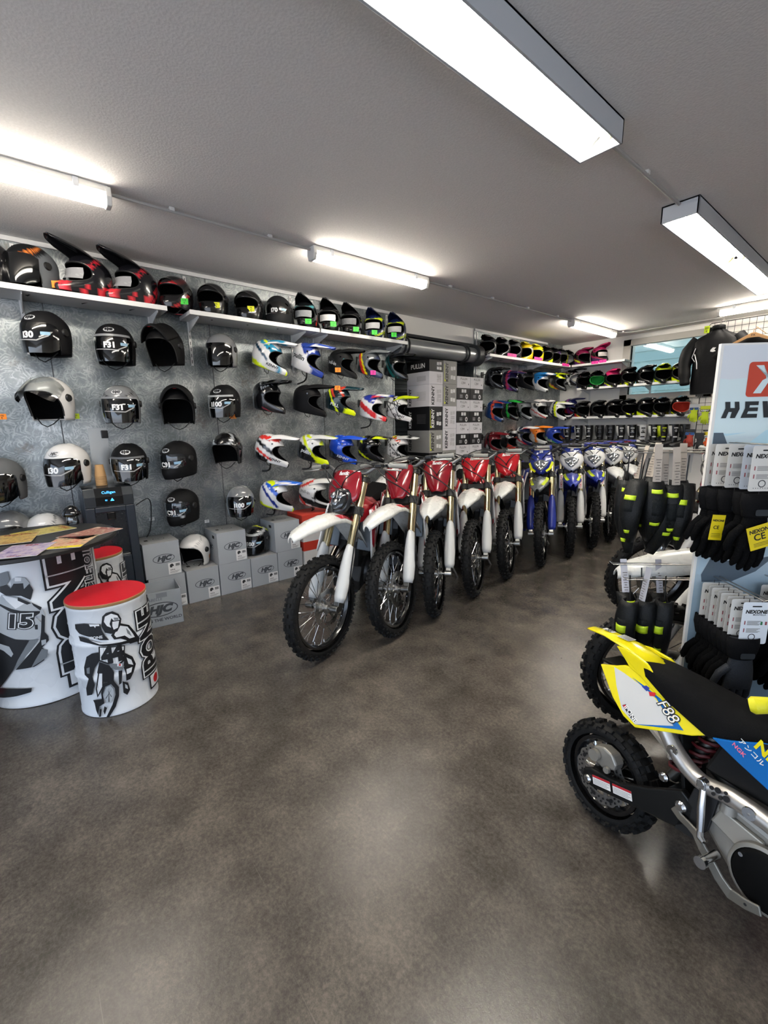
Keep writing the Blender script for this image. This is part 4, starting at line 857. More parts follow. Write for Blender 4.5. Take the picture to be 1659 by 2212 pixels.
        P('fender_decal', fd, [mat(x, .4) for x in c['fdec']], str(c['fdec'])+str(c.get('fdx')))
    if c.get('fpatch'):
        P('fender_patch', lambda: MB().ring_loft([[V((1.30, s*.079, .862)), V((1.44, s*.084, .858)), V((1.60, s*.052, .82)), V((1.50, s*.082, .838))] for s in (1,)], False) and _patch(), mat(c['fpatch'], .35), c['fpatch'])
    # front plate or lamp mask
    sh = c['shape']
    pl = P('front_plate', lambda: plate_mb(sh), mat(red, .16, coat=.6), (red, sh), smooth=True, solid=.005, angle=60)
    def ptxt():
        mb = MB(); w = .03; flat_text(mb, c.get('txt', 'SR'), fs(.905, 0, .1085), V((0, 1, 0)), UA, .038, .03, .25); return mb
    inst('plate_lettering', ('ptxt', sh, c.get('txt')), lambda: ptxt().build('plate_lettering', WHITE, None), pl)
    if c.get('lamp'):
        lm = c['lamp']
        def mask():
            mb = MB(); rows = []
            prof = {'oval': [(.615, .02), (.632, .055), (.67, .078), (.72, .085), (.765, .082), (.79, .066)], 'tri': [(.645, .012), (.675, .05), (.72, .10), (.785, .132), (.85, .118), (.872, .095)]}[lm]
            for s, w in prof: rows.append([fs(s, w*q/4, .118-.05*(q/4)**2) for q in range(-4, 5)])
            mb.grid(rows); return mb
        mk = P('lamp_mask', mask, mat(c['mask'], .25, coat=.3), (lm, c['mask']), smooth=True, solid=.012, angle=60)
        def lens():
            mb = MB(); rows = []
            for s, w in ({'oval': [(.633, .016), (.645, .045), (.68, .063), (.725, .068), (.765, .055), (.777, .04)], 'tri': [(.678, .012), (.695, .035), (.735, .07), (.785, .088), (.80, .05)]}[lm]): rows.append([fs(s, w*q/4, .136-.04*(q/4)**2) for q in range(-4, 5)])
            mb.grid(rows); return mb
        inst('headlight_lens', ('lens', lm), lambda: lens().build('headlight_lens', mat('#2a2d30' if lm == 'oval' else '#8d9296', .05, coat=1, metal=.4), None, True, solid=.006, angle=60), mk)
        def refl():
            mb = MB()
            for y, s in (((-.03, .735), (.03, .735), (0, .685)) if lm == 'oval' else ((-.032, .745), (.032, .745), (0, .705))):
                o = fs(s, y, .139); mb.lathe([(.001, .004), (.013, .003), (.022, 0)], 12); n = len(mb.v); 
                for i in range(n-36, n): mb.v[i] = o+V((0, mb.v[i].x, 0))+UA*mb.v[i].y+FA*mb.v[i].z
            return mb
        inst('reflector', ('refl', lm), lambda: refl().build('reflector', CHROME, None, True), mk)
        if c.get('trim'):
            def trm():
                mb = MB()
                for s in (-1, 1): mb.ring_loft([[fs(a, s*w, f) for a, w, f in ((.66, .062, .112), (.70, .105, .098), (.78, .132, .084), (.79, .112, .098), (.71, .085, .112), (.675, .05, .122))], [fs(a, s*w, f+.004) for a, w, f in ((.66, .062, .112), (.70, .105, .098), (.78, .132, .084), (.79, .112, .098), (.71, .085, .112), (.675, .05, .122))]])
                return mb
            inst('mask_trim', ('trm', c['trim']), lambda: trm().build('mask_trim', mat(c['trim'], .35), None), mk)
    # handlebar
    top = fs(.90)
    def bar():
        mb = MB(); z = top.z+.04; x = top.x+.0
        mb.tube([(x-.07, -.405, z+.045), (x-.05, -.26, z+.055), (x-.02, -.2, z+.05), (x, -.12, z), (x, .12, z), (x-.02, .2, z+.05), (x-.05, .26, z+.055), (x-.07, .405, z+.045)], .0135, 10)
        for s in (-1, 1): mb.box((x, s*.045, z-.02), (.04, .03, .07))
        return mb
    hb = P('handlebar', bar, mat(c.get('bar', '#9a9a98'), .35, metal=.8), c.get('bar'), smooth=True)
    z = top.z+.04; x = top.x
    for s in (-1, 1):
        inst('grip', ('grip', s, c['grip']), lambda: MB().tube([(x-.0715, s*.41, z+.045), (x-.058, s*.30, z+.052), (x-.054, s*.285, z+.0535)], [.019, .017, .024], 14).build('grip', mat(c['grip'], .65), None, True), hb)
        inst('lever', ('lever', s), lambda: MB().tube([(x-.03, s*.27, z+.04), (x+.02, s*.28, z+.035), (x+.045, s*.33, z+.03), (x+.025, s*.42, z+.025)], [.008, .009, .006, .006], 8).build('lever', ALU, None, True), hb)
        inst('lever_perch', ('perch', s), lambda: MB().box((x-.035, s*.262, z+.05), (.05, .028, .03)).box((x+.0, s*.235, z+.058), (.05, .05, .026)).build('lever_perch', PLB, None, bevel=.005), hb)
    if c.get('pad'):
        pd = inst('bar_pad', ('pad', c['pad']), lambda: MB().tube([(x+.01, -.11, z+.045), (x+.012, 0, z+.048), (x+.01, .11, z+.045)], [.03, .034, .03], 12).build('bar_pad', mat(c['pad'], .5), None, True), hb)
        inst('pad_label', ('padl',), lambda: MB().box((x+.046, 0, z+.05), (.004, .09, .022)).build('pad_label', mat('#b5242e', .5), None), pd)
    def cab(i):
        s = (1, -1, 1)[i]; pts = [(x-.02, s*.23, z+.04), (x+.09, s*.17, z+.05), (x+.15, s*.05, z-.02), (x+.10, -s*.03, z-.14), (x-.02, -s*.04, z-.24)]
        if i == 2: pts = [(x-.02, .22, z+.05), (x+.08, .10, z+.09), (x+.1, -.05, z+.06), (x+.06, -.12, z-.05), (x-.03, -.06, z-.22)]
        return smooth_path(pts)
    for i in range(3): P('control_cable', lambda i=i: MB().tube(cab(i), .0045, 6), BLACK, i, smooth=True)
    P('brake_hose', lambda: MB().tube(smooth_path([(x+.0, -.23, z+.03), (x+.13, -.10, z-.05), tuple(fs(.66, .14, .05)), tuple(fs(.45, .152, .03)), tuple(fs(.2, .155, .0)), tuple(fs(.06, .14, -.06))]), .005, 6), BLACK, 1, smooth=True)
    # engine, frame, tank, seat
    N_ = lambda name, fn, m, key, **kw: P(name, fn, m, key, st=False, **kw)
    fr_c = c.get('frame', '#1a1b1c')
    N_('frame', lambda: MB().tube([(1.06, 0, .98), (1.0, 0, .80), (.94, 0, .48), (.86, 0, .27)], [.035, .03, .026, .022], 10).tube([(1.04, .03, .95), (.85, .10, .83), (.60, .12, .62), (.56, .11, .40), (.62, .09, .26), (.88, .07, .25)], .021, 8).tube([(1.04, -.03, .95), (.85, -.10, .83), (.60, -.12, .62), (.56, -.11, .40), (.62, -.09, .26), (.88, -.07, .25)], .021, 8).tube([(.72, .09, .74), (.35, .09, .86), (-.02, .08, .93)], .013, 8).tube([(.72, -.09, .74), (.35, -.09, .86), (-.02, -.08, .93)], .013, 8), mat(fr_c, .35, metal=.4), fr_c, smooth=True)
    en = N_('engine', lambda: MB().prism([(.60, .28), (.90, .26), (.96, .36), (.93, .47), (.80, .52), (.62, .50), (.56, .40)], .22, 'y', -.11).prism([(.80, .50), (.93, .46), (.98, .68), (.96, .76), (.82, .79), (.78, .70)], .16, 'y', -.08), ENG, 0, bevel=.012)
    for s in (-1, 1): inst('side_cover', ('scov', s), lambda: MB().lathe([(0, s*.15), (.085, s*.15), (.10, s*.135), (.105, s*.11)], 28, (.72, 0, .38), 'y').build('side_cover', mat('#565759', .4, metal=.6), None, True), en)
    N_('exhaust_pipe', lambda: MB().tube(smooth_path([(.97, -.02, .62), (1.06, -.05, .56), (1.07, -.10, .44), (.95, -.16, .40), (.75, -.17, .50), (.55, -.15, .60), (.35, -.15, .68)]), [.024]*25, 12), mat('#7a7570', .25, metal=1), 0, smooth=True)
    N_('silencer', lambda: MB().tube([(.36, -.15, .68), (.30, -.155, .70), (-.10, -.165, .80), (-.16, -.165, .815)], [.03, .058, .062, .035], 16), mat('#6f7275', .4, metal=.9), 0, smooth=True)
    for s in (-1, 1):
        N_('radiator', lambda: MB().box((.985, s*.125, .76), (.05, .11, .26), Matrix.Rotation(R(-12), 4, 'Y')), mat('#5b6064', .4, metal=.6), ('r', s), bevel=.006)
        rd, w2 = c['shroud'], c['shroud2']
        def shr(): 
            mb = MB(); rows = []
            for a, b in (((1.10, .96, .15), (1.085, .60, .20)), ((1.02, .985, .165), (.98, .53, .20)), ((.90, .985, .16), (.88, .64, .18)), ((.74, .97, .14), (.72, .80, .15)), ((.52, .93, .12), (.52, .84, .125))):
                rows.append([V((a[0]+(b[0]-a[0])*q/5, s*(a[2]+(b[2]-a[2])*q/5+.012*math.sin(PI*q/5)), a[1]+(b[1]-a[1])*q/5)) for q in range(6)])
            mb.grid(rows); return mb
        so = N_('radiator_shroud', shr, mat(rd, .2, coat=.4), (rd, s), smooth=True, solid=.006, angle=50)
        def edge(): mb = MB(); mb.grid([[V((1.105-.07*q-.0*k_, s*(.152+.052*k_/5+.004*(k_ > 0)), .965-.365*k_/5-.03*q*(k_ > 2))) for k_ in range(6)] for q in range(2)] + [[V((.985, s*(.17+.04*k_/5), .98-.44*k_/5)) for k_ in range(6)]]); return mb
        inst('shroud_edge', ('shedge', w2, s), lambda: edge().build('shroud_edge', mat(w2, .25, coat=.3), None, True, solid=.012, angle=50), so)
        N_('side_panel', lambda: MB().grid([[V((.56, s*.11, .86)), V((.55, s*.125, .74)), V((.50, s*.12, .62))], [V((.30, s*.115, .90)), V((.26, s*.13, .76)), V((.24, s*.125, .66))], [V((.02, s*.09, .94)), V((.02, s*.10, .84)), V((.06, s*.10, .78))]]), mat(c['panel'], .3), (c['panel'], s), smooth=True, solid=.006)
        N_('foot_peg', lambda: MB().box((.60, s*.20, .36), (.05, .10, .025)), STEEL, s, bevel=.003)
    N_('fuel_tank', lambda: MB().ring_loft([[V((xx, y*w, zz+dz)) for y, dz in ((-1, -.14), (-1, -.03), (-.6, 0), (.6, 0), (1, -.03), (1, -.14))] for xx, w, zz in ((1.06, .06, .98), (1.0, .11, 1.0), (.85, .13, 1.0), (.62, .11, .97))]), mat(c['tank'], .25, coat=.3), c['tank'], smooth=True)
    N_('seat', lambda: MB().ring_loft([[V((xx, y*w, zz+dz)) for y, dz in ((-1, -.09), (-1.05, -.03), (-.7, 0), (.7, 0), (1.05, -.03), (1, -.09))] for xx, w, zz in ((.93, .055, 1.0), (.8, .075, .985), (.5, .095, .965), (.2, .105, .98), (.0, .09, 1.0))]), DARKFAB, c.get('seat', 0), smooth=True)
    N_('rear_fender', lambda: MB().grid([[V((xx, y*w, zz-abs(y)**2*dr)) for y in (-1, -.6, -.2, .2, .6, 1)] for xx, w, zz, dr in ((.25, .11, .93, .05), (.0, .10, .955, .05), (-.2, .085, .985, .04), (-.38, .06, 1.02, .02))]), mat(c['rear'], .28), c['rear'], smooth=True, solid=.005)
    N_('swingarm', lambda: MB().prism([(.58, .46), (.58, .36), (.3, .30), (-.04, .31), (-.04, .365), (.3, .39)], .035, 'y', .085).prism([(.58, .46), (.58, .36), (.3, .30), (-.04, .31), (-.04, .365), (.3, .39)], .035, 'y', -.12).box((.48, 0, .39), (.14, .19, .07)), ALU, 0, bevel=.006)
    sk = N_('shock_absorber', lambda: MB().cyl((.52, 0, .44), (.60, 0, .80), .022, n=12), STEEL, 0, smooth=True)
    inst('coil_spring', ('coil',), lambda: MB().tube([(.535+.07*q/60+.038*math.cos(q*.8), .038*math.sin(q*.8), .5+.24*q/60) for q in range(61)], .007, 6).build('coil_spring', mat('#b3b3b0', .3), None, True), sk)
    wheel('rear_wheel', t, RR_, .105, .235, Matrix.Translation((0, 0, RR_)), -.045, 'b', nk=32, sprocket=True, discr=.11)
    N_('chain', lambda: MB().tube([(.62, .062, .44), (0, .062, .44)], .008, 6).tube([(.62, .062, .36), (0, .062, .235)], .008, 6), mat('#555350', .4, metal=.8), 0)
    N_('side_stand', lambda: MB().tube([(.62, .13, .33), (.60, .26, .10), (.595, .315, .013)], [.013, .011, .011], 10).box((.60, .318, .008), (.07, .04, .012)), ALU, 0, smooth=True)
    return t, S
def _patch():
    mb = MB()
    for s in (-1, 1): mb.add([V((1.34, s*.0905, .926)), V((1.50, s*.089, .918)), V((1.64, s*.064, .888)), V((1.66, s*.034, .902)), V((1.53, s*.066, .936)), V((1.40, s*.066, .95))], [tuple(range(6))])
    for i, v in enumerate(mb.v): mb.v[i] = v+V((0, 0, .006))
    return mb
BSC = 1.05
def park(c, cx, cy_, body, whead, label, group, lean=-4):
    """stand a bike so that its (steered) front tyre touches the floor at cx, cy"""
    c = dict(c); c['steer'] = (whead-body)/math.cos(RAKE)*1.0
    t, S = mx_bike(c, label, group=group); M_ = Matrix.Rotation(R(body), 4, 'Z') @ Matrix.Rotation(R(lean), 4, 'X') @ Matrix.Scale(BSC, 4)
    p = M_ @ (S @ AX); ax = (M_.to_3x3() @ (S.to_3x3() @ V((0, 1, 0)))).normalized(); low = RF*BSC*math.sqrt(max(0, 1-ax.z**2))+.04*abs(ax.z)
    t.location = (cx-p.x, cy_-p.y, low-p.z); t.rotation_euler = (R(lean), 0, R(body)); t.scale = (BSC,)*3; return t
RED = dict(kind='red', plate='#8e1220', fender='#d4d4cf', guard='#d8d8d5', tube=GOLD, shape='shield', shroud='#8e1522', shroud2='#e4e4e2', panel='#e2e2e0', tank='#a31a24', rear='#e4e4e2', grip='#8b8b87', fdec=('#b5202c', '#d8898f'), txt='fantic', bar='#77787a')
RED2 = dict(RED, plate='#b8131f', shroud='#b8131f', tank='#b8131f', shape='vee', fdec=('#a5202c', '#c9888e'))
GB = 'red and white motocross bikes in the row'
bk = [
 park(dict(RED, shape='lamp', lamp='oval', mask='#26292c', grip='#8f8f8b'), -2.48, 1.48, -50, -70.5, 'red and white off-road bike with black headlight, nearest of the row', GB, -8),
 park(RED, -2.41, 2.07, -44, -67, 'dark red and white motocross bike without lamp, next to the bike with black headlight', GB),
 park(RED, -2.44, 2.57, -42, -55, 'dark red motocross bike in the middle of the five, fender facing the camera', GB),
 park(RED2, -2.50, 3.155, -44, -62, 'bright red and white motocross bike with pointed front plate, fourth of the row', GB),
 park(RED2, -2.58, 3.79, -45, -64, 'bright red motocross bike next to the blue bikes, last of the red ones', GB)]
BLU = dict(kind='blue', plate='#20307a', fender='#1d2f8c', guard='#d9d9d6', tube=GOLD, shape='low', lamp='tri', mask='#e0e0de', trim=None, shroud='#22317f', shroud2='#e2e2e0', panel='#e2e2e0', tank='#26348c', rear='#22317f', grip='#1a1a1a', pad='#1f2c86', txt='SR', sticker=True, bar='#2b2c30', fpatch='#c6d81a', frame='#20307a')
GBL = 'blue and white enduro bikes in the row'
bk += [
 park(dict(BLU, mask='#1f2f86', trim='#d6e012', fender='#54585b', guard='#20318c', sticker=None), -2.56, 4.42, -47, -64, 'blue enduro bike with grey front fender and neon yellow mask trim', GBL),
 park(dict(BLU, guard='#c9cac8'), -2.52, 5.0, -50, -60, 'blue and white enduro bike with white lamp mask, right of the one with grey fender', GBL),
 park(BLU, -2.50, 5.55, -50, -58, 'blue and white enduro bike with white lamp mask, second from the one with grey fender', GBL),
 park(dict(BLU, fender='#dcdcda', fpatch=None), -2.50, 6.08, -52, -58, 'white lamp mask enduro bike with white front fender, fourth of the blue bikes', GBL),
 park(dict(BLU, fender='#dcdcda', fpatch=None), -2.50, 6.58, -52, -58, 'farthest enduro bike of the row, with white front fender, half behind the hanging knee guards', GBL)]
GR = 'motocross bikes behind the glove stand'
park(dict(RED2, fender='#1b1c1e', fdec=None), -1.23, 3.82, -140, -128, 'motocross bike behind the hanging knee guards, far one of the right hand pair', GR)
park(dict(RED2, fdec=('#8e1522', '#e8c8ca'), fdx=.05), -.69, 2.35, -140, -133, 'white and red motocross bike behind the glove stand, its white fender pointing left', GR)
STOOL_ART=[('k',[(-204,572),(-149,579),(-67,566),(-66,532),(-55,498),(-39,467),(-78,475),(-127,499),(-185,519),(-206,545)]),('k',[(16,553),(66,521),(96,463),(117,416),(94,405),(58,409),(42,438),(15,459),(-15,463),(-27,491)]),('w',[(14,538),(57,515),(80,463),(89,437),(59,441),(37,469),(-4,472),(-12,490)]),('g',[(48,512),(64,483),(72,448),(52,476)]),('k',[(-65,556),(-54,609),(-35,626),(-5,628),(22,604),(32,572),(24,537),(5,506),(-26,500),(-53,515)]),('w',[(-42,606),(-12,616),(15,597),(24,569),(-5,573),(-14,590),(-26,559),(-21,536),(-39,550),(-50,578)]),('w',[(-12,568),(20,564),(10,526),(-11,521),(-15,544)]),('g',[(-3,590),(19,583),(17,571),(-2,576)]),('w',[(-122,574),(-74,567),(-73,558),(-90,560),(-94,550),(-100,561),(-118,560)]),('k',[(-191,506),(-145,492),(-110,470),(-61,451),(-12,443),(55,433),(118,421),(111,400),(42,419),(-5,424),(-73,438),(-132,462),(-186,476)]),('w',[(-130,481),(-80,460),(-21,452),(29,441),(23,437),(-32,444),(-86,452)]),('k',[(-92,440),(31,411),(18,322),(-13,306),(-56,325),(-101,355)]),('w',[(-86,433),(25,408),(12,330),(-15,316),(-53,333),(-94,360)]),('k',[(-162,384),(-130,403),(-97,406),(-102,350),(-128,314),(-147,264),(-143,212),(-165,153),(-200,142),(-198,188),(-171,250),(-192,273),(-188,318)]),('g',[(-174,313),(-154,321),(-160,282),(-176,281)]),('k',[(25,368),(61,329),(73,277),(55,234),(33,201),(13,200),(16,245),(9,287)]),('w',[(30,337),(52,314),(59,278),(35,296)]),('w',[(21,269),(52,268),(43,240),(20,237)]),('k',[(-6,205),(20,184),(25,139),(8,113),(-9,134)]),('l',[(4,185),(15,170),(15,147),(3,159)]),('k',[(-99,350),(-53,315),(-38,272),(-46,220),(-89,223),(-107,248),(-118,288)]),('g',[(-58,334),(-12,315),(14,292),(5,275),(-31,285),(-51,307)]),('w',[(-18,320),(5,310),(2,294),(-20,303)]),('r',[(-11,315),(-2,311),(-3,300),(-12,303)]),('k',[(-113,288),(-88,284),(-98,196),(-137,134),(-139,186)]),('w',[(-108,281),(-94,279),(-104,200),(-131,153),(-131,189)]),('k',[(-17,275),(1,271),(-11,197),(-24,189)]),('k',[(-95,218),(-48,228),(-26,177),(-32,123),(-54,64),(-93,7),(-107,9),(-68,81),(-47,138),(-46,177),(-60,206),(-90,197),(-106,151),(-106,92),(-116,119),(-114,165)]),('l',[(-85,193),(-64,198),(-52,172),(-54,140),(-73,92),(-95,97),(-99,144)]),('k',[(-84,180),(-65,130),(-68,128)]),('k',[(-58,181),(-94,123),(-96,127)]),('k',[(-72,194),(-80,101),(-85,102)]),('k',[(-163,120),(-107,126),(-105,98),(-133,80),(-147,22),(-155,55),(-157,101)]),('k',[(-108,79),(-96,67),(-112,26),(-117,47)]),('k',[(-135,65),(-124,61),(-134,15),(-145,15)])]
DRUM_ART=[('g',[(-156,838),(-120,846),(-117,797),(-135,772),(-168,763)]),('l',[(-115,794),(-88,808),(-48,795),(-32,760),(-62,732),(-117,742)]),('k',[(-168,763),(-137,770),(-122,742),(-103,771),(-61,766),(-62,732),(-35,758),(-23,717),(-42,662),(-81,695),(-147,707),(-173,730)]),('w',[(-93,806),(-64,801),(-68,780),(-96,783)]),('l',[(-167,715),(-92,685),(-41,646),(-2,610),(10,554),(-36,561),(-3,493),(-20,440),(-57,423),(-143,442),(-216,488),(-178,699)]),('w',[(-166,711),(-106,684),(-69,649),(-115,623),(-151,678)]),('k',[(-96,689),(-41,643),(-61,638),(-99,670)]),('k',[(-187,650),(-142,608),(-82,588),(-38,559),(-13,574),(-9,586),(-41,576),(-94,607),(-134,626),(-185,662)]),('k',[(-41,646),(1,606),(-8,589),(-34,625)]),('k',[(-215,491),(-143,441),(-81,423),(-119,367),(-183,256),(-235,192),(-287,137)]),('g',[(-80,424),(-37,419),(-133,304),(-184,250),(-152,313)]),('k',[(-5,566),(8,549),(-6,455),(7,424),(6,398),(-30,364),(-13,338),(-31,284),(-80,257),(-172,255),(-82,352),(-35,405),(-22,460)]),('l',[(-28,409),(-6,409),(-9,383),(-30,377)]),('g',[(-32,357),(-6,342),(-15,298),(-50,280),(-95,256),(-75,290)]),('k',[(-45,512),(-31,508),(-34,480),(-46,483)]),('l',[(-228,424),(-180,402),(-167,355),(-180,337),(-213,378),(-234,391)]),('k',[(-286,143),(-203,139),(-110,128),(-117,104),(-194,89),(-271,80),(-301,79)])]
# ------------------------------------------------------------------ oil drums
def on_cyl(mb, geo, r, off=.0006, sc_=1.0):
    vs, fs_ = geo; return mb.add([V(((r+off)*math.cos(s*sc_/r), (r+off)*math.sin(s*sc_/r), z*sc_)) for s, z in vs], fs_)
ARTM = [mat('#17181b', .35), mat('#e2e4e6', .3), mat('#74797d', .35), mat('#aeb3b7', .35), mat('#c22026', .35)]
def art(par, data, r):
    for i, (col, pl) in enumerate(data): pass
    mb = MB()
    for i, (col, pl) in enumerate(data):
        mb.mi = 'kwglr'.index(col); on_cyl(mb, facets([(a/1000, b/1000) for a, b in pl], .015), r, .0006+.00012*i)
    mb.build('rider_print', ARTM, par)
def vtext_(mb, s, s0, zc, length, r, bold, off, shear=0, hs=1.0, mi=0):
    """lettering running up the drum: letter tops point to -s"""
    vs, f = text_geo(s, bold, shear); w = max(p[0] for p in text_geo(s, .0, shear)[0])-min(p[0] for p in text_geo(s, .0, shear)[0]); k = length/w
    mb.mi = mi; on_cyl(mb, facets(([(s0-y*k*hs, zc+x*k) for x, y in vs], f), .012), r, off)
M_DRUM = mat('#dfe2e5', .28, coat=.2, noise=.05, scale=8)
def drum_body(t, r, h, ribs):
    pr = [(r*.985, .0), (r*1.012, .004), (r*1.012, .018), (r, .024)]
    for z in ribs: pr += [(r, z-.022), (r+.008, z-.008), (r+.008, z+.008), (r, z+.022)]
    pr += [(r, h-.02), (r*1.012, h-.016), (r*1.012, h-.003), (r*.985, h), (.0, h)]
    mb = MB(); mb.lathe([(0, .004)]+pr, 72); return mb.build('drum', M_DRUM, t, True, angle=35)
def band(mb, r, s0, s1, z0, z1, off, mi):
    n = 12; mb.mi = mi; mb.grid([[V(((r+off)*math.cos((s0+(s1-s0)*i/n)/r), (r+off)*math.sin((s0+(s1-s0)*i/n)/r), z)) for i in range(n+1)] for z in (z0, z1)])
def stool(cx, cy_, label, rot=0):
    r, h = .2, .655; t = thing('drum_stool', label, 'stool', (cx, cy_, 0), rot, 'white drum stools with red seats')
    drum_body(t, r, h, (.24, .44)); art(t, STOOL_ART, r+.0085)
    mb = MB(); s0 = .19
    for b, mi, off in ((.13, 0, .0094), (.09, 1, .0098), (.045, 0, .0102)): vtext_(mb, 'IPONE', s0, .37, .40, r, b, off, 0, 1.25, mi)
    band(mb, r, s0-.05, s0+.075, .065, .16, .0095, 0); band(mb, r, s0-.04, s0+.065, .075, .15, .0099, 1)
    mb.mi = 2; on_cyl(mb, facets(ellipse(.028, .028, 24, s0+.012, .112), .012), r, .0104)
    for b, mi, off in ((.14, 0, .0094), (.085, 1, .0098), (.03, 0, .0102)): vtext_(mb, 'MOTORCYCLE OIL', s0+.125, .36, .46, r, b, off, .2, 1.2, mi)
    band(mb, r, s0+.17, s0+.18, .03, .63, .0095, 0); mb.mi = 1
    mb.build('lettering_print', [ARTM[0], ARTM[1], ARTM[4]], t)
    mb = MB(); v, f = text_geo('IPONE', .03); mb.mi = 0; on_cyl(mb, ([(-.097+x*.022, .506+y*.022-.012) for x, y in v], f), r+.0085, .0055); mb.build('jersey_lettering', ARTM[1], t)
    mb = MB(); v, f = text_geo('44', .075); on_cyl(mb, facets(([(-.032+x*.098, .378+y*.128) for x, y in v], f), .015), r+.0085, .006); mb.build('race_number', ARTM[0], t)
    mb = MB(); mb.lathe([(0, h+.001), (r*1.01, h+.001), (r*1.02, h+.004), (r*1.02, h+.016), (r*1.0, h+.018)], 64); mb.build('wooden_edge', mat('#a07a4e', .6, bump=.2), t, True, angle=40)
    mb = MB(); mb.lathe([(r*1.008, h+.0175), (r*1.0, h+.0215), (0, h+.0225)], 64); mb.build('seat', mat('#bb1624', .42, bump=.1), t, True, angle=40)
    return t
stool(-2.895, .281, 'white drum stool with red seat standing in front, rider print with number plate')
stool(-3.95, .33, 'white drum stool with red seat half hidden behind the round bar table', .35)
stool(-3.275, -.505, 'white drum stool cut by the left edge of the photo, only a sliver showing', .2)
t = thing('bar_table', 'round black bar table on a white oil drum with rider print', 'table', (-3.42, -.02, 0)); r = .318
drum_body(t, r, .925, (.33, .60)); art(t, DRUM_ART, r+.0095)
mb = MB(); s0 = .165
for b, mi, off in ((.145, 0, .0094), (.105, 1, .0098), (.06, 0, .0102)): vtext_(mb, 'IPONE', s0, .535, .72, r, b, off, 0, 1.0, mi)
band(mb, r, s0-.105, s0+.10, .06, .19, .0092, 0); band(mb, r, s0-.09, s0+.085, .075, .18, .0096, 1)
mb.mi = 2; on_cyl(mb, facets(ellipse(.05, .05, 24, s0, .127), .012), r, .0104)
for b, mi, off in ((.14, 0, .0094), (.085, 1, .0098), (.03, 0, .0102)): vtext_(mb, 'MOTORCYCLE OIL', s0+.128, .53, .74, r, b, off, .2, 1.25, mi)
band(mb, r, s0+.185, s0+.197, .02, .9, .0095, 0); mb.build('lettering_print', [ARTM[0], ARTM[1], ARTM[4]], t)
mb = MB()
for b, mi, off in ((.12, 0, .0107), (.08, 1, .011), (.04, 0, .0113)):
    v, f = text_geo('15', b, .25); mb.mi = mi; on_cyl(mb, facets(([(-.117+x*.125-y*.01, .545+y*.115-x*.02) for x, y in v], f), .012), r, off+.001)
mb.build('race_number', ARTM[:2], t)
mb = MB(); mb.lathe([(0, .932), (.452, .932), (.46, .938), (.46, .955), (.452, .962), (0, .963)], 96); o = mb.build('table_top', mat('#1d1c1b', .38, noise=.06, scale=6), t, True, angle=35); o.location = (.077, -.008, 0)
# magazines
def mag_fn(cols, seed):
    def fn(nt, b, N, ramp, L):
        tc = N('ShaderNodeTexCoord'); mp = N('ShaderNodeMapping'); mp.inputs['Location'].default_value = (seed*3.1, seed*1.7, 0); L(tc.outputs['Object'], mp.inputs['Vector'])
        n = N('ShaderNodeTexNoise', Scale=20.0, Detail=6.0, Roughness=.7); L(mp.outputs[0], n.inputs['Vector'])
        r = ramp(*[(.25+.5*i/(len(cols)-1), c) for i, c in enumerate(cols)]); L(n.outputs['Fac'], r.inputs[0]); L(r.outputs[0], b.inputs['Base Color']); b.inputs['Roughness'].default_value = .3
    return nodes_mat('magazine_cover', fn)
def magazine(u, v, rz, cols, label, strip=None, k=0, lift=0, seed=0, title='MOTO'):
    p = on_z(u, v, .963+lift); t = thing('magazine', label, 'magazine', (p.x, p.y, .9635+lift), R(rz), 'motorcycle magazines on the bar table')
    mb = MB(); mb.box2((-.105, -.145, 0), (.105, .145, .003)); mb.build('pages', mat('#d8d4cc', .7), t, bevel=.0008)
    mb = MB(); mb.box2((-.105, -.145, .003), (.105, .145, .0036)); c = mb.build('cover', mag_fn(cols, seed), t)
    mb = MB(); mb.mi = 0
    if strip: mb.box2((-.105, -.145, .0036), (.105, -.10, .004))
    mb.mi = 1; flat_text(mb, title, (0, .115, .0041), (1, 0, 0), (0, 1, 0), .045, .03); flat_text(mb, 'ESSAIS', (0, -.122, .0043), (1, 0, 0), (0, 1, 0), .022, .02); mb.build('cover_lettering', [mat(strip or '#e0d420', .35), mat('#8c1c20' if not strip else '#15151a', .35)], c)
magazine(150, 1172, 66, ('#2c2420', '#b04438', '#d9b48e', '#7d6a52', '#e8d8b8'), 'magazine with yellow lower strip lying rightmost in front on the table', '#e6cf12', seed=1)
magazine(196, 1152, 35, ('#4a4a3a', '#bdb09a', '#8e3a34', '#d8ccb4', '#5a6a48'), 'magazine with pale page edge toward the right rim of the table', None, seed=2, title='RACE')
magazine(95, 1148, 20, ('#4d5a28', '#8e8a3c', '#c9b85a', '#5a3a22', '#b0a878'), 'greenish magazine at the back of the table', None, lift=.001, seed=3, title='TRAIL')
magazine(30, 1165, 80, ('#c8b890', '#8e7a52', '#d0b060', '#6a3c28', '#d8ccb0'), 'beige magazine in the middle of the table', None, lift=.004, seed=4, title='MOTO')
magazine(52, 1190, 70, ('#2b2f6a', '#5a4a8c', '#b8a8c0', '#c8c0b0', '#3a5a8a'), 'violet blue magazine lying at the front rim of the table', None, lift=.0045, seed=5, title='MX')
# black glossy jar behind the table edge
p = on_z(157, 1130, .963); t = thing('glass_jar', 'small black domed jar with clear foot at the rear rim of the table', 'jar', (p.x+.03, p.y, .9635))
mb = MB(); mb.lathe([(0, 0), (.036, 0), (.038, .004), (.034, .05), (.03, .058), (0, .058)], 28); mb.build('clear_foot', clear_mat('#cfd3d3', .5), t, True)
mb = MB(); mb.lathe([(0, .058), (.05, .058), (.056, .068), (.053, .082), (.036, .112), (.018, .128), (.0, .131)], 28); mb.build('dome_lid', BLACKG, t, True, angle=50)

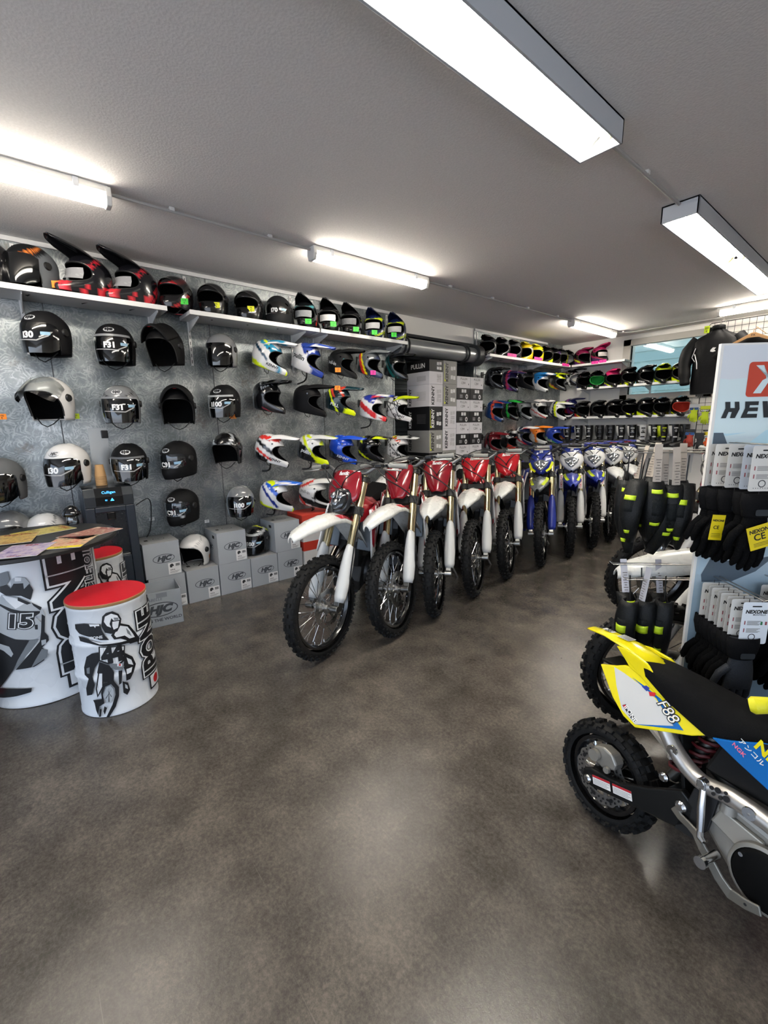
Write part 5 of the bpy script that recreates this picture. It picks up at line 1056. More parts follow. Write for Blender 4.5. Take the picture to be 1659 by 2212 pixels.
# ------------------------------------------------------------------ water dispenser with cups
t = thing('water_dispenser', 'dark blue-grey floor water dispenser with recessed tap bay', 'water dispenser', (-4.10, .51, 0)); BD = mat('#232a33', .35); BD2 = mat('#171c22', .28, coat=.3); w = .172
mb = MB(); mb.box2((-.32, -w, .0), (-.02, w, 1.12)); mb.build('body', BD, t, bevel=.012)
mb = MB(); mb.prism([(-.20, 1.12), (-.02, 1.12), (.02, 1.06), (.03, 1.0), (.03, 1.085), (.0, 1.15), (-.06, 1.16), (-.20, 1.16)], 2*w, 'y', -w); mb.build('top_cover', mat('#33373b', .25, metal=.4), t, bevel=.008)
mb = MB(); mb.box2((-.02, -w, .02), (.03, -w+.065, 1.0)); mb.box2((-.02, w-.065, .02), (.03, w, 1.0)); mb.box2((-.02, -w+.065, .02), (.025, w-.065, .58)); mb.box2((-.02, -w+.065, .955), (.03, w-.065, 1.0)); mb.build('front_frame', BD, t, bevel=.006)
mb = MB(); mb.box2((-.018, -w+.065, .58), (-.012, w-.065, .955)); mb.build('tap_bay', BD2, t)
mb = MB(); mb.box2((-.012, -.03, .89), (.018, .03, .955)); mb.build('tap_spout', BLACKG, t, bevel=.006)
mb = MB(); mb.box2((-.012, -.1, .58), (.02, .1, .592)); mb.build('drip_tray', STEEL, t, bevel=.003)
mb = MB(); mb.prism([(.031, 1.01), (.034, 1.08), (.004, 1.15), (.001, 1.149), (.03, 1.08), (.028, 1.01)], .19, 'y', -.095); cp = mb.build('control_panel', BLACKG, t)
mb = MB(); flat_text(mb, 'Culligan', (.0215, 0, 1.115), (0, 1, 0), V((-.03, 0, .07)).normalized(), .03, .01); flat_text(mb, '≈  ▲', (.036, 0, 1.055), (0, 1, 0), (0, 0, 1), .03, .01); mb.build('display_lettering', mat('#3fa2ff', .4, emit=.6, noise=0), cp)
mb = MB(); mb.tube(smooth_path([(XW+.36, .70, .98), (XW+.25, .78, 1.0), (XW+.05, .86, .98), (XW+.02, .88, .9), (XW+.03, .85, .7), (XW+.06, .8, .62), (XW+.2, .72, .58)]), .004, 6); tag(mb.build('power_cord', BLACK, None, True), 'thin black power cord hanging beside the water dispenser', 'cord')
M_CUP = mat('#b08a5c', .75, bump=.15)
for k in range(7):
    t = thing('paper_cup', 'brown paper cup, upside down in the stack on the water dispenser', 'paper cup', (-4.22, .49, 1.161+.012*k), 0, 'brown paper cups stacked on the dispenser')
    mb = MB(); mb.lathe([(.040, 0), (.042, .003), (.040, .006), (.029, .095), (.026, .097)], 28); mb.build('cup_wall', M_CUP, t, True, angle=50)
    mb = MB(); mb.lathe([(.0, .094), (.027, .094), (.027, .096), (0, .096)], 28); mb.build('cup_base', M_CUP, t, True)
mb = MB(); p0, p1 = on_x(188, 925, XW), on_x(247, 1045, XW); mb.box2((XW+.001, p0.y, p1.z), (XW+.004, p1.y, p0.z)); tag(mb.build('metal_plate', mat('#c4c8ca', .22, metal=.7)), 'bright bare metal plate screwed to the zinc wall above the dispenser', 'plate')
p = on_x(225, 938, XW); mb = MB(); mb.box((XW+.016, p.y, p.z), (.024, .05, .066)); o = mb.build('wall_socket', BLACK, bevel=.006); tag(o, 'small black socket box on the bright metal plate', 'socket')

# ------------------------------------------------------------------ grey helmet cartons along the wall
M_CG = mat('#9fa4a9', .6, noise=.08, scale=9); M_CT = mat('#8d8f90', .7, noise=.08, scale=9); M_INK = mat('#3c4146', .6); M_LBL = mat('#dfdfde', .6)
FX = -4.12
def oval_logo(mb, o, ux, uy, s, a=0, b=1):
    n = V(ux).cross(V(uy)); o = V(o)
    mb.mi = a; flat_poly(mb, ellipse(s*1.06, s*.47), o+n*.0004, ux, uy); mb.mi = b; flat_poly(mb, ellipse(s, s*.41), o+n*.0008, ux, uy); mb.mi = a; flat_text(mb, 'HJC', o+n*.0012, ux, uy, s*.66, .065, .3, 1.15)
def carton(y0, y1, z0, z1, label, open_=False, fx=FX, d=.34, logo=.085, lab=True):
    t = thing('helmet_carton', label, 'carton', (fx, (y0+y1)/2, z0), 0, 'grey helmet cartons'); w = (y1-y0)/2; h = z1-z0; C_, I_ = M_CG, M_INK
    mb = MB(); mb.box2((-d, -w, 0), (0, w, h)); mb.mi = 1; mb.box2((-d+.002, -w+.002, h), (-.001, w-.002, h+.0008)); mb.build('box', [C_, M_CT], t, bevel=.002)
    mb = MB(); oval_logo(mb, (.0005, .01, h*.53), (0, 1, 0), (0, 0, 1), logo); mb.build('front_emblem', [I_, C_], t)
    mb = MB(); oval_logo(mb, (-d*.55, -w-.0005, h*.5), (1, 0, 0), (0, 0, 1), logo*.8); mb.build('side_emblem', [I_, C_], t)
    mb = MB(); n = 26; mb.mi = 0; flat_poly(mb, ellipse(.05, .05), (-d*.5, .02, h+.0014), (0, 1, 0), (-1, 0, 0)); mb.mi = 1; flat_poly(mb, ellipse(.043, .043), (-d*.5, .02, h+.0018), (0, 1, 0), (-1, 0, 0)); mb.mi = 0; flat_text(mb, 'HJC', (-d*.5, .02, h+.0022), (0, 1, 0), (-1, 0, 0), .03, .03); mb.build('top_emblem', [I_, M_CT], t)
    mb = MB(); flat_poly(mb, rrect(.05, .03, .004), (-d*.45, -w+.06, h+.0016), (1, 0, 0), (0, 1, 0)); flat_poly(mb, rrect(.06, .03, .006), (-.1, -w-.001, h-.05), (1, 0, 0), (0, 0, 1)); mb.build('hand_hole', mat('#0a0a0a', .9), t)
    if lab:
        mb = MB(); o = V((.001, w-.057, .062)); mb.mi = 0; flat_poly(mb, rrect(.105, .105, .001), o, (0, 1, 0), (0, 0, 1)); mb.mi = 1
        o2 = o+V((.0006, -.022, .026)); flat_poly(mb, [(-.017, -.012), (-.016, .008), (-.006, .017), (.008, .016), (.016, .004), (.015, -.008), (.004, -.006), (.002, -.016), (-.010, -.017)], o2, (0, 1, 0), (0, 0, 1))
        flat_text(mb, 'RPHA', o+V((.0006, -.018, -.014)), (0, 1, 0), (0, 0, 1), .016, .02)
        for k in range(3): flat_poly(mb, [(-.042, -.001), (.042-.012*k, -.001), (.042-.012*k, .001), (-.042, .001)], o+V((.0006, 0, -.028-.007*k)), (0, 1, 0), (0, 0, 1))
        for k in range(9): flat_poly(mb, [(0, -.012), (.0018+.001*(k % 3), -.012), (.0018+.001*(k % 3), .012), (0, .012)], o+V((.0006, .008+.004*k, .028)), (0, 1, 0), (0, 0, 1))
        mb.build('paper_label', [M_LBL, mat('#26282a', .6)], t)
    return t
carton(.72, 1.02, 0, .31, 'grey carton on the floor behind the open carton')
carton(.705, 1.0, .312, .625, 'grey carton next to the water dispenser, on top of another one')
carton(1.036, 1.325, 0, .312, 'grey carton carrying the white open-face helmet')
carton(1.335, 1.645, 0, .307, 'grey floor carton under the stacked one in the middle')
carton(1.338, 1.62, .309, .62, 'upper grey carton of the middle stack, between the two standing helmets')
carton(1.652, 1.94, 0, .305, 'grey carton carrying the black helmet with neon yellow patch')
carton(1.947, 2.235, 0, .31, 'grey floor carton of the stack nearest the first bike')
carton(1.93, 2.22, .312, .63, 'upper grey carton of the stack nearest the first bike')
# the open carton
t = thing('open_carton', 'open grey carton without lid on the floor beside the drum stool', 'carton', (-3.775, .72, 0), R(-6)); w, d, h = .165, .30, .30
mb = MB()
for a, b_ in (((-.004, -w, 0), (0, w, h)), ((-d, -w, 0), (-d+.004, w, h)), ((-d, -w, 0), (0, -w+.004, h)), ((-d, w-.004, 0), (0, w, h)), ((-d, -w, 0), (0, w, .004))): mb.box2(a, b_)
mb.build('box', mat('#9ba1a7', .65, noise=.08, scale=9), t, bevel=.001)
mb = MB(); oval_logo(mb, (.0005, -.005, h*.50), (0, 1, 0), (0, 0, 1), .13); mb.mi = 0; flat_text(mb, '1st IN THE WORLD', (.0012, .0, h*.20), (0, 1, 0), (0, 0, 1), .036, .02); mb.build('front_emblem', [M_INK, mat('#9ba1a7', .65)], t)
mb = MB(); flat_text(mb, 'ISABELLE', (.001, -.045, h*.80), (0, 1, 0), (0, 0, 1), .034, -.004, .2); mb.build('handwriting', mat('#5a6470', .7), t)
mb = MB(); mb.mi = 0; mb.box2((.0, -.02, h-.05), (.0012, .06, h-.01)); mb.build('tape_patch', mat('#7d848b', .4), t)
# red and white cartons behind the first bike
def redbox(y0, y1, z0, z1, label):
    t = thing('parts_carton', label, 'carton', (-4.12, (y0+y1)/2, z0), 0, 'red and white parts cartons'); w = (y1-y0)/2; h = z1-z0
    mb = MB(); mb.box2((-.34, -w, 0), (0, w, h)); mb.mi = 1; mb.box2((-.341, -w-.001, h-.10), (.001, w+.001, h+.001)); mb.build('box', [mat('#d8d6d3', .6), mat('#c23a2a', .55)], t, bevel=.002)
    mb = MB(); mb.mi = 0; flat_poly(mb, rrect(.16, .05, .002), (.0016, w*.3, h-.05), (0, 1, 0), (0, 0, 1)); mb.mi = 1
    for k in range(10): flat_poly(mb, [(0, -.015), (.004+.003*(k % 2), -.015), (.004+.003*(k % 2), .015), (0, .015)], (.0022, w*.3-.07+.014*k, h-.05), (0, 1, 0), (0, 0, 1))
    mb.build('paper_label', [M_LBL, BLACK], t)
redbox(2.26, 2.72, 0, .36, 'red and white carton on the floor behind the first bike'); redbox(2.26, 2.72, .362, .66, 'upper red topped carton behind the first bike')

# ------------------------------------------------------------------ cartons in front of the shutter
CW, CB, CGY = mat('#d3d1d4', .5, noise=.05, scale=9), mat('#131315', .45), mat('#8f8e8a', .5, noise=.05, scale=9)
SX = -4.20
def vbox(y0, y1, z0, z1, m, text, label, d, fx=SX, ink=None, yel=False, side=None, top=None):
    t = thing('helmet_box', label, 'box', (fx, (y0+y1)/2, z0), 0, 'boxes stacked in front of the shutter'); w = (y1-y0)/2-.002; h = z1-z0-.002; ink = ink or (WHITE if m is CB else BLACK)
    mb = MB(); mb.box2((-d, -w, 0), (0, w, h)); mb.build('box', m, t, bevel=.002)
    mb = MB(); mb.mi = 0
    if text: flat_text(mb, text, (.0008, -w*.45, h*.5), (0, 0, 1), (0, -1, 0), min(.075, h*.26), .03)
    if text: mb.build('lettering', ink, t)
    mb = MB()
    if side: flat_text(mb, side, (-d*.5, -w-.0008, h*.5), (1, 0, 0), (0, 0, 1), .085, .01)
    elif text: flat_text(mb, text, (-d+.06, -w-.0008, h*.45), (0, 0, 1), (-1, 0, 0), min(.07, h*.25), .03)
    if mb.v: mb.build('side_lettering', ink, t)
    mb = MB(); mb.mi = 0
    for k, (yy, zz, ww, hh) in enumerate(((w*.25, h*.68, .05, .05), (w*.62, h*.70, .05, .045), (w*.25, h*.3, .05, .05), (w*.62, h*.28, .05, .05))):
        flat_poly(mb, rrect(min(ww, w*.32), min(hh, h*.26), .002), (.0007, yy, zz), (0, 1, 0), (0, 0, 1))
    mb.mi = 1
    for k in range(4): flat_poly(mb, rrect(w*.6, .004, .001), (.0011, w*.45, h*.42+.012*k), (0, 1, 0), (0, 0, 1))
    if side is None:
        for k in range(7): flat_poly(mb, rrect(d*.4, .003, .001), (-d*.35, -w-.0007, h*.3+h*.06*k), (1, 0, 0), (0, 0, 1))
    if yel: mb.mi = 2; flat_poly(mb, ellipse(.014, .014), (.0011, -w*.75, h*.14), (0, 1, 0), (0, 0, 1)); flat_poly(mb, rrect(.006, h*.7, .002), (.0009, -w*.82, h*.5), (0, 1, 0), (0, 0, 1))
    mb.build('printed_panel', [M_LBL if m is not CW else mat('#bdbbbd', .5), mat('#77777a', .5), mat('#d8e01c', .5)], t)
    if top: mb = MB(); mb.box2((-d*.9, -w*.9, h), (-d*.1, w*.9, h+.001)); mb.build('tape', top, t)
A = [(0, .31, CW, 'KENNY', 'lowest white box of the wide stack'), (.31, .62, CGY, 'KENNY', 'second grey box of the wide stack'), (.62, .92, CW, 'KENNY', 'third white box of the wide stack'), (.92, 1.225, CB, 'PULLIN', 'black box low in the wide stack, partly behind the bike bars'), (1.225, 1.53, CGY, 'KENNY', 'grey box with black lettering in the wide stack'), (1.53, 1.845, CB, 'KENNY', 'black box with white lettering and yellow dot in the wide stack'), (1.845, 2.135, CW, 'KENNY', 'white box with black lettering in the wide stack'), (2.135, 2.30, CW, None, 'thin white box with red seal, below the topmost of the wide stack'), (2.30, 2.45, CB, None, 'topmost black box with large white lettering on the wide stack')]
for z0, z1, m, tx, lb in A: vbox(4.29, 4.556, z0, z1, m, tx, lb, .43, yel=(m is CB and tx == 'KENNY') or m is CGY, side='PULLIN' if z0 > 2.29 else None)
mb = MB(); mb.mi = 0; 
Bs = [(0, .3, CW, 'lowest'), (.3, .62, CGY, 'second lowest'), (.62, .94, CW, 'third'), (.94, 1.245, CGY, 'fourth'), (1.245, 1.55, CW, 'upper white'), (1.55, 1.855, CW, 'top white'), (1.855, 2.15, CGY, 'lower grey top'), (2.15, 2.455, CGY, 'topmost grey')]
for z0, z1, m, lb in Bs: vbox(4.56, 4.838, z0, z1, m, 'KENNY', '%s box of the narrow stack between the wide stack and the goggle cartons' % lb, .40, yel=m is CGY)
def duo(y0, z0, label):
    t = thing('goggle_carton', label, 'box', (SX, y0+.145, z0), 0, 'black and white cartons with white lids'); w = .143
    mb = MB(); mb.box2((-.36, -w, 0), (0, w, .158)); mb.build('box', CB, t, bevel=.002)
    mb = MB(); mb.box2((-.362, -w-.001, .160), (.002, w+.001, .318)); ld = mb.build('lid', CW, t, bevel=.002)
    mb = MB(); flat_text(mb, 'PULLIN', (.0028, 0, .283), (0, 1, 0), (0, 0, 1), .045, .0)
    flat_text(mb, '1284', (.0028, -.02, .228), (0, 1, 0), (0, 0, 1), .05, -.004, .2)
    flat_poly(mb, rrect(.012, .02, .002), (.0028, .105, .215), (0, 1, 0), (0, 0, 1)); mb.build('lid_lettering', mat('#2a2a2c', .5), ld)
    mb = MB(); mb.mi = 0
    for yy in (-.02, .035): flat_poly(mb, rrect(.045, .045, .001), (.0008, yy, .12), (0, 1, 0), (0, 0, 1))
    flat_poly(mb, ellipse(.026, .033), (.0008, .07, .045), (0, 1, 0), (0, 0, 1))
    for k in range(4): flat_poly(mb, rrect(.06, .003, .001), (.0008, -.05, .03+.012*k), (0, 1, 0), (0, 0, 1))
    mb.mi = 1; flat_poly(mb, ellipse(.012, .017), (.0012, .07, .045), (0, 1, 0), (0, 0, 1)); mb.build('printed_panel', [M_LBL, BLACK], t)
for i, y0 in enumerate((4.842, 5.135)):
    for k in range(7): duo(y0, .03+.3195*k, 'black carton with white lid, %s column beside the grey boxes, %s' % (('left', 'right')[i], ('bottom', 'second from the bottom', 'third from the bottom', 'fourth from the bottom', 'third from the top', 'second from the top', 'topmost')[k]))
mb = MB(); mb.box2((SX-.36, 4.845, 0), (SX, 5.42, .029)); tag(mb.build('wooden_pallet_board', mat('#8a6b48', .8)), 'low wooden board under the two columns of black and white cartons', 'board')
# ------------------------------------------------------------------ yellow minibike in the foreground
YEL = mat('#e3d40a', .25, coat=.4); BLU_ = mat('#0e63ad', .25, coat=.4); SILV = mat('#b7b4b0', .36, metal=.85); CAST = mat('#98958e', .45, metal=.7)
t = thing('minibike', 'yellow, white and blue child size dirt bike in the foreground, cut by the right edge', 'motorbike', (-.61, 1.63, .004)); t.rotation_euler = (R(-8), 0, R(-14)); PB = t
wr = wheel('rear_wheel', t, .207, .092, .132, Matrix.Translation((-.004, 0, .203)), 0, 'm', nk=26, discr=.001, nsp=28)
for c in list(wr.children):
    if c.name.startswith(('brake_disc',)): bpy.data.objects.remove(c)
mb = disc_mb(.108, .072, -.046, 14); mb.mi = 1
for k in range(28):
    a = 2*PI*k/28
    for rr, d in ((.098, 0), (.085, .11)): flat_poly(mb, ellipse(.0042, .0042, 8), (rr*math.cos(a+d), -.0486, rr*math.sin(a+d)), (1, 0, 0), (0, 0, 1))
for k in range(7): a = 2*PI*k/7; flat_poly(mb, ellipse(.007, .011, 10), (.088*math.cos(a+.05), -.0487, .088*math.sin(a+.05)), (math.cos(a), 0, math.sin(a)), (-math.sin(a), 0, math.cos(a)))
mb.build('brake_disc', [mat('#8e8c88', .38, metal=.9), BLACK], wr)
def sub(name, mb, m, par=None, **k): return mb.build(name, m, par or PB, **k)
cal = sub('brake_caliper', MB().prism([(-.035, .275), (-.03, .325), (.01, .345), (.05, .338), (.072, .31), (.068, .285), (.02, .262)], .05, 'y', -.085), CAST, bevel=.007)
MB().cyl((-.012, -.088, .30), (-.012, -.105, .30), .022, n=20).cyl((.045, -.088, .275), (.045, -.10, .275), .012, n=12).build('caliper_piston', CAST, cal, True)
sw = sub('swingarm', MB().prism([(-.045, .165), (-.05, .215), (-.02, .235), (.10, .262), (.2, .325), (.30, .395), (.345, .37), (.34, .30), (.30, .262), (.17, .222), (.0, .168)], .028, 'y', -.095).prism([(-.045, .165), (-.05, .215), (-.02, .235), (.10, .262), (.2, .325), (.30, .395), (.345, .37), (.34, .30), (.30, .262), (.17, .222), (.0, .168)], .028, 'y', .067).box((.27, 0, .33), (.05, .14, .06)), mat('#090a0a', .4, spec=.35), bevel=.006)
for k in range(2):
    mb = MB(); u = V((.078, 0, .026)).normalized(); w_ = V((-u.z, 0, u.x)); o = V((.035+.082*k, -.0956, .214+.0265*k))
    mb.mi = 0; flat_poly(mb, [(-.038, -.017), (.038, -.017), (.038, .017), (-.038, .017)], o, u, w_); mb.mi = 1; flat_poly(mb, [(-.038, .009), (.038, .009), (.038, .017), (-.038, .017)], o-V((0, .0004, 0)), u, w_); mb.mi = 2
    for q in range(4): flat_poly(mb, [(-.034, -.0008), (.034-.01*(q % 2), -.0008), (.034-.01*(q % 2), .0008), (-.034, .0008)], o-V((0, .0005, 0))+w_*(.003-.005*q), u, w_)
    mb.build('warning_label', [mat('#e6e4e0', .4), mat('#b0202a', .4), mat('#8a8a8a', .5)], sw)
def bolt(x, y, z, r=.013, name='bolt', par=None):
    mb = MB(); mb.lathe([(0, -.010), (r*.45, -.010), (r*.5, -.006), (r*.75, -.007), (r, -.003), (r, .004)], 18, (x, y, z), 'y'); mb.cyl((x, y-.012, z), (x, y-.004, z), r*.62, n=6); return sub(name, mb, CHROME, par, smooth=True, angle=30)
bolt(-.021, -.097, .19, .016, 'axle_nut'); bolt(.308, -.098, .345, .018, 'pivot_bolt'); bolt(.235, -.085, .392, .016, 'pivot_bolt'); bolt(.535, -.085, .565, .012)
FR = [(.20, .56), (.228, .527), (.262, .497), (.306, .472), (.355, .462), (.428, .478), (.515, .479), (.60, .475), (.72, .53), (.80, .64)]
fr = MB()
for s in (-1, 1): fr.tube(smooth_path([(x, s*(.078+.025*min(1, max(0, (x-.2)/.3))-.07*max(0, (x-.6)/.2)), z) for x, z in FR]), .0265, 18)
fr.tube([(.80, 0, .60), (.84, 0, .70)], .03, 14); fo = sub('frame', fr, SILV, smooth=True)
mb = MB()
for i, (x, z, r_) in enumerate(((.388, .488, .006), (.395, .473, .005), (.404, .492, .0085), (.424, .499, .005), (.428, .483, .009), (.414, .475, .0055))): mb.lathe([(0, -.0005), (r_, -.0005), (r_, .003)], 14, (x, -.103-.025-.0004, z-.002), 'y')
mb.build('drilled_hole', BLACK, fo)
for x, z in ((.252, .508), (.485, .481)): MB().lathe([(.004, .0), (.017, .0), (.019, .004)], 18, (x, -.1285+.02*(x < .3), z), 'y').build('bolt_recess', CHROME, fo, True)
# engine
en = sub('engine', MB().prism([(.365, .335), (.385, .435), (.42, .452), (.56, .43), (.68, .42), (.74, .34), (.70, .25), (.60, .21), (.47, .24)], .17, 'y', -.085).prism([(.66, .30), (.86, .33), (.86, .41), (.66, .42)], .11, 'y', -.055), CAST, bevel=.014)
MB().prism([(.39, .37), (.41, .425), (.52, .41), (.53, .385), (.47, .345)], .014, 'y', -.098).build('upper_casing', mat('#aaa69c', .42, metal=.65), en, bevel=.005)
MB().cyl((.425, -.09, .425), (.425, -.09, .452), .022, .02, n=18).build('oil_filler', CAST, en, True)
cv = MB(); cv.lathe([(.085, -.085), (.094, -.10), (.092, -.112), (.085, -.116), (.082, -.116)], 40, (.548, 0, .318), 'y'); cr = cv.build('clutch_cover', CAST, en, True, angle=50)
MB().lathe([(0, -.122), (.07, -.121), (.079, -.117), (.082, -.112)], 40, (.548, 0, .318), 'y').build('cover_plate', mat('#050505', .65, spec=.12), cr, True)
for a in (150, 30, 270): MB().cyl((.548+.07*math.cos(R(a)), -.12, .318+.07*math.sin(R(a))), (.548+.07*math.cos(R(a)), -.126, .318+.07*math.sin(R(a))), .006, n=10).build('cover_screw', CHROME, cr)
ks = sub('kick_starter', MB().tube([(.362, -.115, .474), (.372, -.125, .41), (.385, -.130, .335)], [.010, .0115, .009], 12), CHROME, smooth=True)
MB().box((.360, -.112, .474), (.026, .032, .028)).cyl((.358, -.10, .478), (.358, -.13, .478), .012, n=12).build('kick_pivot', CHROME, ks, bevel=.003)
MB().tube([(.385, -.130, .335), (.392, -.138, .322), (.405, -.142, .318)], [.009, .010, .008], 12).build('kick_tip', CHROME, ks, True)
pd = MB(); PP = [(.290, -.098, .33), (.315, -.104, .316), (.345, -.112, .316), (.372, -.12, .313), (.40, -.128, .29), (.425, -.13, .272), (.455, -.13, .243), (.487, -.132, .226), (.525, -.137, .236), (.562, -.14, .252)]
hw = [.016, .012, .012, .013, .014, .014, .015, .017, .015, .013]; rows = []
for i, p in enumerate(PP):
    a, b = V(PP[max(0, i-1)]), V(PP[min(len(PP)-1, i+1)]); d = (b-a).normalized(); nn = d.cross(V((0, 1, 0))).normalized(); rows.append([V(p)+nn*hw[i]+V((0, -.004, 0)), V(p)+nn*hw[i]+V((0, .004, 0)), V(p)-nn*hw[i]+V((0, .004, 0)), V(p)-nn*hw[i]+V((0, -.004, 0))])
pd.ring_loft(rows); po = sub('brake_pedal', pd, mat('#8b8880', .42, metal=.8), bevel=.003)
for x, z in ((.528, .238), (.546, .246)): MB().lathe([(0, 0), (.004, 0)], 10, (x, -.1425, z), 'y').build('pedal_hole', BLACK, po)
pg = MB(); pg.cyl((.425, -.10, .282), (.425, -.175, .286), .013, n=14).cyl((.425, -.176, .286), (.425, -.19, .286), .017, n=14); sub('foot_peg', pg, CHROME, smooth=True, angle=30)
sub('side_bracket', MB().prism([(.30, .26), (.33, .43), (.40, .46), (.39, .33), (.36, .27)], .012, 'y', -.095), mat('#121314', .45), bevel=.003)
sub('airbox', MB().prism([(.33, .49), (.36, .60), (.62, .64), (.74, .60), (.66, .50)], .13, 'y', -.065), mat('#060607', .5, spec=.25), bevel=.01)
sk = sub('shock_absorber', MB().cyl((.22, 0, .36), (.33, 0, .60), .02, n=12), STEEL, smooth=True)
MB().tube([(.23+.09*q/50+.032*math.cos(q*.8), .032*math.sin(q*.8), .39+.19*q/50) for q in range(51)], .006, 6).build('coil_spring', mat('#5c1a1f', .4), sk, True)
sub('rear_fender', MB().grid([[V((x, y*w_, z-dz*abs(y)**1.8)) for y in (-1, -.8, -.4, 0, .4, .8, 1)] for x, w_, z, dz in ((-.195, .020, .742, .004), (-.18, .032, .750, .006), (-.10, .044, .762, .010), (.0, .058, .762, .016), (.06, .072, .752, .03), (.12, .08, .735, .05))]), YEL, smooth=True, solid=.005)
rf = [c for c in PB.children if c.name.startswith('rear_fender')][0]
mb = MB(); mb.mi = 0; flat_poly(mb, rrect(.03, .045, .004), (-.11, .0, .7655), (0, -1, 0), (1, 0, -.0)); flat_poly(mb, rrect(.05, .05, .003), (-.035, .0, .7668), (0, -1, 0), (1, 0, 0)); mb.mi = 1; flat_text(mb, '88', (-.11, 0, .7662), (0, -1, 0), (1, 0, 0), .035, .02); flat_text(mb, 'PRO', (-.15, 0, .762), (0, -1, 0), (1, 0, .1), .02, .02)
for q in range(5): flat_poly(mb, rrect(.044, .003, .001), (-.052+.009*q, 0, .7675), (0, -1, 0), (1, 0, 0))
mb.build('fender_sticker', [mat('#cfcfca', .4), mat('#1b1c1e', .4)], rf)
def py(x, z, o=0): return -(.075+.25*(.68-z))-o
def ppoly(mb, pl, o=0): return mb.add([V((x/1000, py(x/1000, z/1000, o), z/1000)) for x, z in pl], [tuple(range(len(pl)))])
PANEL = [(-66, 651), (-12, 671), (22, 690), (45, 693), (96, 690), (153, 664), (223, 643), (330, 612), (294, 588), (128, 512), (78, 525), (20, 564), (-23, 607)]
for s in (1, -1):
    mb = MB(); n = len(PANEL); P0_ = [V((x/1000, s*py(x/1000, z/1000), z/1000)) for x, z in PANEL]; P1 = [p+V((0, s*.016, 0)) for p in P0_]; mb.ring_loft([P0_, P1]); so = sub('side_panel', mb, YEL, bevel=.003)
    if s == 1:
        mb = MB(); mb.mi = 0; ppoly(mb, [(-11, 667), (32, 664), (66, 659), (132, 650), (172, 630), (238, 587), (125, 523), (67, 543), (21, 608)], .0008)
        mb.mi = 1; ppoly(mb, [(62, 665), (112, 658), (175, 646), (160, 640), (100, 655)], .0012); ppoly(mb, [(150, 648), (175, 646), (270, 591), (240, 587), (203, 611)], .0012); ppoly(mb, [(238, 587), (270, 591), (244, 580), (125, 522), (141, 532), (189, 559)], .0012)
        mb.mi = 2; ppoly(mb, [(105, 652), (119, 663), (132, 660), (126, 645)], .0018); mb.mi = 3; ppoly(mb, [(132, 648), (155, 656), (157, 644), (140, 636)], .0018); mb.mi = 4; ppoly(mb, [(64, 558), (74, 568), (127, 538), (121, 526)], .0018)
        mb.mi = 3; ppoly(mb, [(66, 559), (73, 566), (82, 561), (76, 553)], .0024)
        mb.build('panel_graphic', [mat('#c9c9c6', .3), BLU_, mat('#27368f', .3), mat('#c2242e', .3), mat('#1a1b1d', .4)], so)
        def ptext(s_, x, z, dx, dz, size, m, bold, o, sh=0):
            mb = MB(); vs, f = text_geo(s_, bold, sh); L_ = math.hypot(dx, dz); c, d = dx/L_, dz/L_
            mb.add([V((x+(a*c-b*d)*size, py(0, z+(a*d+b*c)*size, o), z+(a*d+b*c)*size)) for a, b in vs], f); return mb.build('panel_lettering', m, so)
        ptext('F88', .207, .622, 1, -.62, .05, BLACK, .06, .0026, .25); ptext('F88', .207, .622, 1, -.62, .05, mat('#ece8dc', .3), .0, .0032, .25); ptext('IPONE', .1, .547, 1, -.58, .021, mat('#e8e8e4', .4), .03, .0026)
for s in (1, -1):
    P0_ = [V((x, -s*y, z)) for x, y, z in ((-.03, .062, .742), (.03, .068, .750), (.10, .078, .738), (.16, .084, .705), (.225, .088, .646), (.15, .085, .655), (.09, .079, .682), (.045, .074, .690), (.015, .068, .712))]; sub('tail_side', MB().ring_loft([P0_, [p+V((0, s*.012, 0)) for p in P0_]]), YEL, bevel=.003)
sub('mudguard_streak_block', MB().box((.268, 0, .47), (.014, .13, .26), Matrix.Rotation(R(-14), 4, 'Y')).box((.10, 0, .66), (.36, .11, .012)), mat('#080808', .6, spec=.2), bevel=.004)  # black mudguard and under-seat plates, added to block a lamp's reflected streak
SEAT = [(.028, .05, .722, .012), (.05, .066, .732, .02), (.11, .082, .736, .045), (.20, .092, .735, .085), (.33, .098, .728, .115), (.45, .102, .728, .10), (.52, .095, .738, .09), (.62, .07, .75, .07), (.72, .045, .76, .05)]
sub('seat', MB().ring_loft([[V((x, y*w_*(1 if k not in (0, 7) else .98), z-h_*f)) for k, (y, f) in enumerate(((-1.0, 1), (-1.0, .45), (-.86, .12), (-.4, 0), (.4, 0), (.86, .12), (1.0, .45), (1.0, 1)))] for x, w_, z, h_ in SEAT]), mat('#0a0a0b', .85, bump=.5, scale=700, spec=.14), smooth=True, angle=70)
